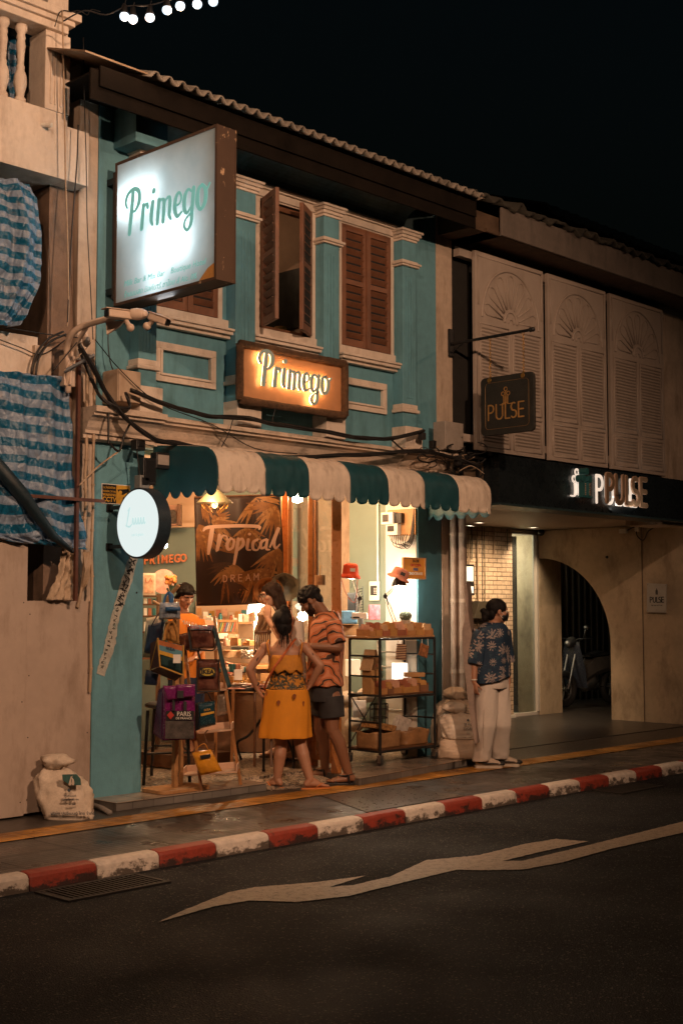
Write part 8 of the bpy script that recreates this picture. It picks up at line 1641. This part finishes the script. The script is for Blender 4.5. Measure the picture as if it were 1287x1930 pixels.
for an, d in ((b1_, -RT * .95 - FH * .15), (b2_, -RT * .97 + FH * .1)):
    d = Vector((d.x, d.y, 0)).normalized(); s = d.cross(ZP); c = Vector((an.x, an.y, 0)) + d * .07; mb = MB(); P = []
    for i in range(26): a = 2 * pi * i / 26; P.append(c + d * (.152 * cos(a)) + s * (.046 + .008 * cos(a)) * sin(a) + ZP * .001)
    mb.prism(P, ZP * .024); sl = mb.build('sandal', BLACKP, m2, bevel=.005); mb = MB(); st_ = lambda L_: mb.tube([Vector(p) for p in catmull([tuple(p) for p in L_], 5)], .012, 8, flat=.35)
    st_([c + d * .05 - s * .05 + ZP * .02, c + d * .045 + ZP * .062, c + d * .05 + s * .05 + ZP * .02]); st_([c + d * .045 + ZP * .06, c - d * .0 + ZP * .085, c - d * .045 + s * .04 + ZP * .08]); st_([c + d * .045 + ZP * .06, c - d * .0 - s * .01 + ZP * .085, c - d * .045 - s * .04 + ZP * .08]); st_([c - d * .03 + s * .045 + ZP * .09, c - d * .115 + ZP * .1, c - d * .03 - s * .045 + ZP * .09, c + d * .015 + ZP * .088, c - d * .03 + s * .045 + ZP * .09]); st_([c - d * .07 + s * .045 + ZP * .02, c - d * .06 + s * .048 + ZP * .09]); st_([c - d * .07 - s * .045 + ZP * .02, c - d * .06 - s * .048 + ZP * .09]); mb.build('sandal_straps', BLACKP, sl, smooth=True)
rows = [(1153, 617, .085, .09), (1160, 617, .14, .105), (1170, 617, .19, .125), (1185, 617, .205, .14), (1205, 616, .205, .148), (1230, 615, .20, .145), (1255, 613, .20, .145), (1278, 612, .205, .152), (1294, 613, .208, .156)]
R_ = [ring(J(x, y), sd_, fd, w_, d_, 72, .012 + .0035 * i, 6, .5 * i * .3) for i, (y, x, w_, d_) in enumerate(rows)]; sh2 = shell(R_, 'shirt', WAVY, m2, .006, (.02, 8), seed=5)
R_ = sleeve(J(626, 1172, -.16), J(637, 1212, -.205), .075, .072, 's', None, None, .05); shell(R_, 'sleeve', WAVY, sh2, .006, (.008, 12), seed=6); R_ = sleeve(J(607, 1172, .16), J(607, 1212, .2), .075, .07, 's', None, None, .05); shell(R_, 'sleeve', WAVY, sh2, .006, (.008, 12), seed=7)
mb = MB(); mb.tube([Vector(p) for p in catmull([tuple(p) for p in (J(600, 1170, -.04), J(608, 1160, -.085), J(622, 1154, -.05), J(628, 1153, .02), J(618, 1157, .08), J(604, 1166, .07))], 6)], .016, 8, flat=.5); mb.build('collar', WAVY, sh2, smooth=True)
SHO = M('charcoal_shorts_cloth', (.028, .026, .028), .8, .2, 10, .3)
R_ = [ring(J(x, y), sd_, fd, w_, d_, 64, .01, 6) for y, x, w_, d_ in ((1284, 614, .175, .125), (1298, 614, .185, .135), (1312, 614, .19, .14), (1322, 615, .19, .142))]; so_ = shell(R_, 'shorts', SHO, m2, .005, (.006, 10), seed=8)
for a, b_, ra, rb in ((J(624, 1312, -.09), J(627, 1352, -.11), .105, .108), (J(609, 1312, .09), J(602, 1348, .09), .102, .104)): shell(sleeve(a, b_, ra, rb, 's', None, None, .03), 'shorts_leg', SHO, so_, .005, (.006, 10), seed=9)
mb = MB(); mb.obox(J(640, 1327, -.15), RT * .006, FH * .004, ZP * .018); mb.build('shorts_tab', PAPER, so_)
mb = MB(); mb.sphere(hc + u_ * .045 - f_ * .018, (.087, .104, .082), 24, 16, rotm(s_, f_, u_)); mb.sphere(hc + u_ * .06 + f_ * .055, (.06, .04, .036), 14, 10, rotm(s_, f_, u_)); mb.sphere(hc - f_ * .075 - u_ * .01, (.066, .035, .06), 14, 10, rotm(s_, f_, u_)); hr = random.Random(9)
for i in range(240):
    a, b_ = hr.uniform(0, 2 * pi), hr.uniform(0, 1.7); d = s_ * sin(b_) * cos(a) + f_ * sin(b_) * sin(a) + u_ * cos(b_)
    if d.dot(f_) > .75 and d.dot(u_) < .4: continue
    mb.sphere(hc + u_ * .045 - f_ * .01 + Vector((d.dot(s_) * .088 * s_ + d.dot(f_) * .105 * f_ + d.dot(u_) * .086 * u_)), hr.uniform(.010, .02), 6, 5)
blob(mb, 'curly_hair', HAIRB, m2, .0045, 1)
mb = MB(); R3 = rotm(s_, f_, u_)
mb.sphere(hc + f_ * .03 - u_ * .062, (.062, .060, .046), 18, 12, R3); mb.sphere(hc + f_ * .062 - u_ * .082, (.034, .03, .03), 14, 10, R3); mb.cone(q2(-.066, .0, -.01), .013, q2(-.055, .03, -.06), .02); mb.cone(q2(.066, .0, -.01), .013, q2(.055, .03, -.06), .02); mb.cone(q2(-.02, .094, -.034), .005, q2(.02, .094, -.034), .005)
blob(mb, 'beard', HAIRD, m2, .005, 2, fn=wrinkle(.002, 60, 4)); mb = MB(); mb.tube([J(604, 1160, -.055), J(614, 1157, -.07), J(622, 1152, -.045)], .002, 5); mb.build('neck_cord', BLACKP, m2)
mb = MB(); mb.obox(J(570, 1222, -.1), RT * .035, FH * .04, ZP * .006); setp(mb.build('postcard', PAPER, bevel=.001), 'small card held in the hands of the bearded man', 'card')
# ---------- woman with glasses and white top
D3 = 12.2; J = lambda x, y, d=0: atd(x - 9, y - 3, D3 + d); w3 = thing('person', 'long-haired woman with glasses and a white sleeveless top resting her chin on her hand', 'person', atz(530, 1436, FZ))
fd = (-RT * .93 - FH * .25).normalized(); sd_ = Vector((fd.y, -fd.x, 0)).normalized(); mb = MB(); hip, chest, neck = J(560, 1275), J(557, 1195), J(546, 1157); torso(mb, hip, chest, neck, sd_, .165, .13, .155, .105, f=fd)
hf = (-RT * .92 - FH * .36 - ZP * .22).normalized(); hc = J(519, 1125); s_, f_, u_ = basis(hf, ZP - RT * .12); mb.cone(neck - ZP * .01, .05, hc - u_ * .05 - f_ * .03, .047); q3 = head(mb, hc, hf, u_, 1.0, .95)
arm(mb, J(556, 1172, -.16), J(546, 1215, -.22), J(514, 1170, -.10), .95); hand(mb, J(514, 1170, -.10), ZP * .95 - RT * .02, RT * .2 + FH * .9, -RT, .95, .35, .3); arm(mb, J(548, 1175, .15), J(545, 1220, .2), J(520, 1235, .1), .95); hand(mb, J(520, 1235, .1), -RT, ZP, FH, .95, .5)
c1_, c2_ = gz(524, 1428, .15, FZ), gz(556, 1434, .15, FZ); leg(mb, J(555, 1290), J(548, 1360), c1_, 1.0); leg(mb, J(565, 1290, .1), J(562, 1360, .1), c2_, 1.0); foot(mb, c1_, -RT - FH * .1, .24, .95, FZ + .02); foot(mb, c2_, -RT, .24, .95, FZ + .02); bd3 = blob(mb, 'body', SKL, w3, .005, 4); face(q3, bd3, 1.0, s_, f_, u_)
mb = MB(); mb.sphere(hc + u_ * .04 - f_ * .022, (.086, .102, .084), 24, 16, rotm(s_, f_, u_))
for e in (-1, 1): mb.cone(hc + s_ * .072 * e - f_ * .02 + u_ * .0, .032, J(541, 1168, e * .09), .032); mb.cone(hc + s_ * .06 * e + u_ * .07 + f_ * .03, .022, hc + s_ * .082 * e - f_ * .01 - u_ * .01, .028)
mb.cone(hc - f_ * .07, .06, J(548, 1172, 0), .05); mb.cone(hc - f_ * .085 + u_ * .02, .04, J(549, 1180, -.06), .02)
hb = blob(mb, 'long_hair', HAIRD, w3, .006, 2, fn=wrinkle(.005, 30, 6, (1, 1, .25))); mb = MB(); hairstrands(mb, [hc - f_ * .04 - s_ * .08, J(540, 1145, -.08), J(545, 1170, -.06)], 24, .022, .003, 6); mb.build('loose_strands', HAIRD, hb, smooth=True)
mb = MB()
for e in (-1, 1): mb.tube([q3(.033 * e + .024 * cos(a), .102, .004 + .021 * sin(a)) for a in [2 * pi * i / 20 for i in range(21)]], .0028, 5, cap=False); mb.tube([q3(.057 * e, .1, .01), q3(.078 * e, .02, .01)], .0025, 5)
mb.tube([q3(-.009, .104, .01), q3(.009, .104, .01)], .0025, 5); mb.build('glasses', BLACKP, w3, smooth=True)
R_ = [ring(J(x, y), sd_, fd, w_, d_, 56, .012, 7) for y, x, w_, d_ in ((1172, 556, .15, .115), (1185, 557, .165, .12), (1205, 558, .155, .12), (1230, 559, .145, .118), (1255, 560, .16, .125), (1275, 560, .175, .135))]; shell(R_, 'white_top', M('white_jersey', (.68, .62, .55), .8, .05, 10, .2), w3, .005, (.006, 12), seed=11)
R_ = [ring(J(x, y), sd_, fd, w_, d_, 56, .02, 7) for y, x, w_, d_ in ((1268, 560, .178, .135), (1300, 560, .2, .16), (1340, 559, .22, .18), (1375, 558, .24, .2))]; shell(R_, 'skirt', M('white_print_skirt', (.55, .48, .42), .8, .3, 25, .2), w3, .005, (.01, 8), seed=12)
mb = MB(); mb.tube([J(552, 1172, -.13), J(549, 1163, -.09), J(546, 1158, -.02)], .012, 6, flat=.4); mb.build('top_strap', M('white_jersey', (.68, .62, .55)), w3, smooth=True)
for an in (c1_, c2_):
    c = Vector((an.x, an.y, FZ)) - RT * .06; mb = MB(); mb.prism([c - RT * .13 * cos(a) + RT.cross(ZP) * .045 * sin(a) + ZP * .001 for a in [2 * pi * i / 20 for i in range(20)]], ZP * .018); mb.tube([c + FH * .045 + ZP * .02, c - RT * .04 + ZP * .07, c - FH * .045 + ZP * .02], .012, 8, flat=.4); mb.build('sandal', WOODD, w3, bevel=.004)
# ---------- shop girl
D4 = 12.3; J = lambda x, y, d=0: atd(x, y, D4 + d); w4 = thing('person', 'young woman in a yellow-orange T-shirt looking down behind the hanging bags', 'person', atz(352, 1436, FZ)); fl = .2
mb = MB(); b4 = J(352, 1200); mb.obox((b4.x, b4.y, .14), XP * .3, YP * .3, ZP * .059); setp(mb.build('low_platform', WOODD), 'low wooden platform behind the counter under the shop girl', 'platform')
fd = (-FH * .85 + RT * .4).normalized(); sd_ = Vector((fd.y, -fd.x, 0)).normalized(); mb = MB(); hip, chest, neck = J(352, 1275), J(352, 1195), J(347, 1158); torso(mb, hip, chest, neck, sd_, .155, .125, .145, .10, f=fd)
hf = (-FH * .72 + RT * .5 - ZP * .42).normalized(); hc = J(350, 1124, -.03); s_, f_, u_ = basis(hf, ZP); mb.cone(neck - ZP * .01, .048, hc - u_ * .05 - f_ * .02, .045); q4 = head(mb, hc, hf, u_, .98)
arm(mb, J(327, 1172, 0), J(322, 1215, -.05), J(336, 1240, -.25), .9); arm(mb, J(376, 1172, .02), J(381, 1215, -.05), J(368, 1240, -.25), .9); hand(mb, J(336, 1240, -.25), -FH + RT * .3, -ZP, RT, .9, .5); hand(mb, J(368, 1240, -.25), -FH - RT * .3, -ZP, -RT, .9, .5)
z4 = lambda x, y, z: Vector((J(x, y).x, J(x, y).y, z)); leg(mb, J(343, 1290), z4(343, 1350, .62), z4(343, 1350, .28), .95); leg(mb, J(361, 1290), z4(361, 1350, .62), z4(361, 1350, .28), .95); foot(mb, z4(343, 1350, .27), -FH, .23, .9, fl); foot(mb, z4(361, 1350, .27), -FH, .23, .9, fl); bd4 = blob(mb, 'body', SKM, w4, .005, 4); face(q4, bd4, .98, s_, f_, u_, (.4, .1, .08), False)
R_ = [ring(J(x, y), sd_, fd, w_, d_, 56, .012, 7) for y, x, w_, d_ in ((1156, 348, .068, .066), (1160, 349, .11, .09), (1168, 350, .165, .11), (1185, 351, .178, .125), (1210, 352, .17, .125), (1245, 352, .175, .13), (1282, 352, .185, .14))]; ts = shell(R_, 't_shirt', M('golden_orange_jersey', (.72, .24, .03), .8, .06, 8, .15), w4, .005, (.008, 9), seed=13)
for a, b_ in ((J(330, 1170, 0), J(323, 1198, -.03)), (J(373, 1170, .02), J(379, 1198, -.02))): shell(sleeve(a, b_, .066, .064, 's', None, None), 'sleeve', M('golden_orange_jersey', (.72, .24, .03)), ts, .005, (.006, 12), seed=14)
text('MALEA', .055, J(357, 1176, -.15), (RT * .9 - FH * .35 - ZP * .25), ZP, PAPER, 'print', ts, ext=.002, spacing=1.1)
mb = MB(); R_ = rotm(s_, f_, u_); mb.sphere(hc + u_ * .042 - f_ * .024, (.084, .1, .082), 24, 16, R_); mb.sphere(hc + u_ * .07 + f_ * .045, (.066, .045, .03), 16, 10, R_)
for e in (-1, 1): mb.cone(hc + s_ * .068 * e + u_ * .05 + f_ * .02, .022, hc + s_ * .076 * e - f_ * .03 - u_ * .03, .022)
mb.cone(hc - f_ * .08, .05, hc - f_ * .1 - u_ * .12 - s_ * .04, .035); mb.cone(hc - f_ * .1 - u_ * .1 - s_ * .05, .035, hc - f_ * .11 - u_ * .22 - s_ * .05, .015); blob(mb, 'tied_hair', HAIRB, w4, .005, 2, fn=wrinkle(.004, 40, 3, (1, 1, .3)))
R_ = [ring(Vector((hip.x, hip.y, z)), sd_, fd, w_, d_, 48, .02, 6) for z, w_, d_ in ((1.0, .17, .13), (.9, .18, .14), (.75, .17, .14), (.4, .16, .13))]; shell(R_, 'trousers', NAVY, w4, .005, (.006, 9), seed=15)
# ---------- waiting person in navy palm shirt
D5 = 12.5; J = lambda x, y, d=0: atd(x, y, D5 + d); m5 = thing('person', 'person in navy palm-print shirt, pale trousers and black face mask, looking right', 'person', atz(925, 1447, 0))
fd = (RT * .80 - FH * .6).normalized(); sd_ = Vector((fd.y, -fd.x, 0)).normalized(); mb = MB(); hip, chest, neck = J(928, 1285), J(927, 1212), J(931, 1176); torso(mb, hip, chest, neck, sd_, .16, .14, .165, .10, f=fd)
hf = (RT * .97 + FH * .22 - ZP * .05).normalized(); hc = J(938, 1153); s_, f_, u_ = basis(hf, ZP); mb.cone(neck - ZP * .02, .05, hc - u_ * .05 - f_ * .025, .047); q5 = head(mb, hc, hf, u_, 1.0)
arm(mb, J(906, 1195, -.1), J(894, 1248, -.12), J(893, 1284, -.16), .9, (.05, .04, .028)); hand(mb, J(893, 1285, -.16), -ZP + RT * .1, RT * .5 + FH * .5, RT - FH * .3, .92, .55); arm(mb, J(948, 1195, .12), J(955, 1248, .14), J(958, 1285, .05), .9); hand(mb, J(958, 1285, .05), -ZP, -RT, FH, .9, .6)
d1_, d2_ = gz(908, 1448, .1), gz(941, 1444, .1); leg(mb, J(917, 1305, -.05), J(915, 1370, -.05), d1_, .78); leg(mb, J(938, 1305, .07), J(942, 1370, .06), d2_, .78); foot(mb, d1_, RT, .2, .95, .03, False); foot(mb, d2_, RT - FH * .2, .2, .95, .03, False); bd5 = blob(mb, 'body', SKM, m5, .005, 4); face(q5, bd5, 1.0, s_, f_, u_)
mb = MB(); R3 = rotm(s_, f_, u_); mb.sphere(hc + u_ * .042 - f_ * .02, (.086, .103, .086), 24, 16, R3); mb.sphere(hc - f_ * .07 - u_ * .02, (.07, .045, .065), 16, 12, R3); mb.sphere(hc - f_ * .125 - u_ * .03, (.045, .04, .05), 16, 12, R3); mb.sphere(hc - f_ * .14 - u_ * .07 + s_ * .02, (.028, .028, .03), 12, 8, R3); mb.sphere(hc - f_ * .15 + u_ * .0, (.03, .03, .03), 12, 8, R3)
hb = blob(mb, 'tied_hair', HAIRB, m5, .005, 2, fn=wrinkle(.005, 35, 8, (1, 1, .4)))
mb = MB(); mb.sphere(hc + f_ * .042 - u_ * .042, (.064, .066, .052), 20, 14, R3); mb.cone(q5(0, .09, -.015), .014, q5(0, .085, -.07), .018); mk = blob(mb, 'face_mask', BLACKP, m5, .005, 3)
mb = MB()
for e in (-1, 1): mb.tube([q5(.06 * e, .04, -.02), q5(.08 * e, -.02, .015)], .0025, 5); mb.tube([q5(.06 * e, .03, -.06), q5(.08 * e, -.02, -.02)], .0025, 5)
mb.build('mask_loop', PAPER, mk)
rows = [(1173, 930, .075, .075), (1178, 929, .14, .11), (1186, 928, .20, .135), (1202, 927, .212, .15), (1225, 926, .205, .155), (1245, 926, .21, .16), (1262, 926, .215, .165), (1278, 926, .22, .17)]
R_ = [ring(J(x, y), sd_, fd, w_, d_, 72, .012 + .004 * i, 6, .4 * i * .3, tilt=-.012 * max(0, i - 3)) for i, (y, x, w_, d_) in enumerate(rows)]; sh5 = shell(R_, 'shirt', NAVYF, m5, .006, (.016, 7), seed=21)
shell(sleeve(J(909, 1188, -.1), J(896, 1252, -.125), .095, .08, 's', None, None, .06), 'sleeve', NAVYF, sh5, .006, (.01, 9), seed=22); shell(sleeve(J(945, 1190, .12), J(955, 1248, .14), .082, .078, 's', None, None, .06), 'sleeve', NAVYF, sh5, .006, (.01, 9), seed=23)
mb = MB(); mb.tube([Vector(p) for p in catmull([tuple(p) for p in (J(942, 1190, -.09), J(932, 1180, -.085), J(921, 1176, -.04), J(920, 1174, .03), J(934, 1176, .07), J(946, 1186, .0))], 6)], .017, 8, flat=.5); mb.build('collar', NAVYF, sh5, smooth=True)
TRM = M('pale_twill_trousers', (.68, .6, .53), .8, .06, 8, .3)
R_ = [ring(J(928, y), sd_, fd, w_, d_, 64, .01, 6) for y, w_, d_ in ((1262, .162, .12), (1276, .17, .128), (1290, .176, .135), (1297, .172, .13))]; tr_ = shell(R_, 'trousers', TRM, m5, .005, (.005, 10), seed=24)
def tleg(a, b_, an, r0, r1, r2, seed):
    a, b_, an = map(Vector, (a, b_, an)); R_ = []; n = 26
    for i in range(n + 1):
        t = i / n; p = a * (1 - t * 2) + b_ * t * 2 if t < .5 else b_ * (2 - 2 * t) + an * (2 * t - 1); r = r0 + (r1 - r0) * min(1, t * 2) if t < .5 else r1 + (r2 - r1) * (t * 2 - 1); q = .03 + (.05 * sin(i * 2.1) if t > .8 else 0)
        R_.append([p + (RT * cos(k) * r * 1.0 + FH * sin(k) * r * 1.05) * (1 + q * sin(k * 3 + t * 5) + .02 * sin(k * 7 + t * 9)) for k in [2 * pi * j / 48 for j in range(48)]])
    return shell(R_, 'trouser_leg', TRM, tr_, .005, (.014, 7), seed=seed)
tleg(J(917, 1288, -.05), J(914, 1368, -.05), Vector((d1_.x, d1_.y, .07)), .112, .102, .088, 25); tleg(J(938, 1288, .06), J(943, 1368, .06), Vector((d2_.x, d2_.y, .075)), .108, .098, .085, 26)
mb = MB()
mb.tube([J(913, 1300, -.17), J(911, 1350, -.165), J(910, 1410, -.15)], .0025, 5); mb.build('side_seam', M('seam', (.4, .31, .26), .8), tr_)
mb = MB(); mb.lathe(J(893, 1281, -.16), [(.029, -.005), (.03, 0), (.029, .005)], 16); mb.build('bracelet', PAPER, m5, smooth=True)
for an, d in ((d1_, RT), (d2_, RT - FH * .2)):
    d = Vector((d.x, d.y, 0)).normalized(); s = d.cross(ZP); c = Vector((an.x, an.y, 0)) + d * .055; R_ = []
    for f_r, w_, h_, zb_ in ((-.15, .02, .06, .012), (-.14, .035, .085, .008), (-.09, .042, .10, .006), (-.03, .045, .095, .006), (.04, .048, .07, .006), (.10, .05, .055, .008), (.145, .04, .042, .014), (.165, .02, .03, .02)): R_.append([c + d * f_r * .8 + s * w_ * 1.1 * cos(a) + ZP * ((zb_ + h_) * .62 + .015 + (h_ - zb_) * .62 * sin(a)) for a in [2 * pi * i / 20 for i in range(20)]])
    mb = MB(); mb.rings(R_); sh_o = mb.build('shoe', M('cream_suede', (.45, .36, .28), .8), m5, smooth=True, sub=1)
    mb = MB(); R_ = []
    for f_r, w_ in ((-.158, .018), (-.14, .04), (-.05, .046), (.05, .05), (.11, .053), (.15, .042), (.172, .018)): R_.append([c + d * f_r * .82 + s * w_ * x + ZP * z for x, z in ((-1, .002), (-1.04, .03), (1.04, .03), (1, .002))])
    mb.rings(R_); mb.build('sole', M('pale_foam_sole', (.5, .42, .33), .7), sh_o, smooth='auto'); mb = MB()
    for e in (-1, 1): mb.tube([c + d * -.1 + s * .044 * e + ZP * .06, c + d * 0 + s * .051 * e + ZP * .05, c + d * .1 + s * .05 * e + ZP * .05], [.01, .017, .008], 8, flat=.5)
    mb.sphere(c + d * .13 + ZP * .045, (.04, .04, .022), 12, 8); mb.build('dark_panel', BLACKP, sh_o, smooth=True); mb = MB()
    for i in range(4): mb.tube([c + d * (.0 + i * .025) - s * .025 + ZP * (.098 - i * .009), c + d * (.01 + i * .025) + s * .025 + ZP * (.098 - i * .009)], .004, 5)
    mb.build('laces', PAPER, sh_o)
# ================================================================ light and air
w = bpy.data.worlds.new('World'); scene.world = w; w.use_nodes = True; nt = NT(w.node_tree)
sky = nt.new('ShaderNodeTexSky'); sky.sky_type = 'NISHITA'; sky.sun_disc = False; sky.sun_elevation = radians(-4); sky.sun_rotation = radians(200)
bg = nt.n['Background']; nt.link(nt.mix(1., sky.outputs[0], (.55, 1.0, .95), 'MULTIPLY'), bg.inputs['Color']); bg.inputs['Strength'].default_value = .15
def street_lamp(lab, base, head, target, power, col, ang=150):
    t = thing('street_lamp', lab, 'street lamp', base); b_ = Vector(base); h = Vector(head); mb = MB(); mb.tube([b_, b_ + ZP * (h.z - .3), Vector((b_.x, b_.y, h.z)) + (h - Vector((b_.x, b_.y, h.z))) * .3 + ZP * .1, h + ZP * .08], [.09, .06, .05, .04], 12); mb.build('pole', BLACKM, t, smooth=True)
    mb = MB(); d = (h - Vector((b_.x, b_.y, h.z))).normalized(); mb.obox(h + ZP * .06, d * .3, d.cross(ZP) * .12, ZP * .04); mb.build('lantern', STEEL, t, bevel=.02); mb = MB(); mb.obox(h + ZP * .012, d * .22, d.cross(ZP) * .09, ZP * .006); mb.build('diffuser', glow('sodium_diffuser', (1, .6, .3), 30), t)
    lamp('street_lamp_light', 'SPOT', h - ZP * .02, power, col, t, .10, target=target, spot=ang, blend=.55)
street_lamp('street lamp on the near side of the road, facing the teal shop', (4.4, -1.6, -.1), (4.6, -.2, 5.9), (7.0, 8.4, 3.6), 2800, (1, .6, .37), 70)
street_lamp('street lamp on the near side of the road, left of the first', (-2.4, -1.6, -.1), (-1.8, -.2, 7.3), (6.2, 8.4, 3.2), 2300, (1, .59, .36), 50)
street_lamp('street lamp further down the road, weaker than the near one', (17.5, -1.0, -.1), (16.5, 1.0, 7.5), (10.5, 6.5, 0), 380, (1, .56, .33), 90)
scene.view_settings.view_transform = 'Standard'; scene.view_settings.look = 'None'; scene.view_settings.exposure = 0; scene.view_settings.gamma = 1
scene.cycles.use_denoising = True; scene.cycles.max_bounces = 6; scene.cycles.sample_clamp_indirect = 4; scene.cycles.caustics_reflective = False; scene.cycles.caustics_refractive = False; scene.cycles.transparent_max_bounces = 8
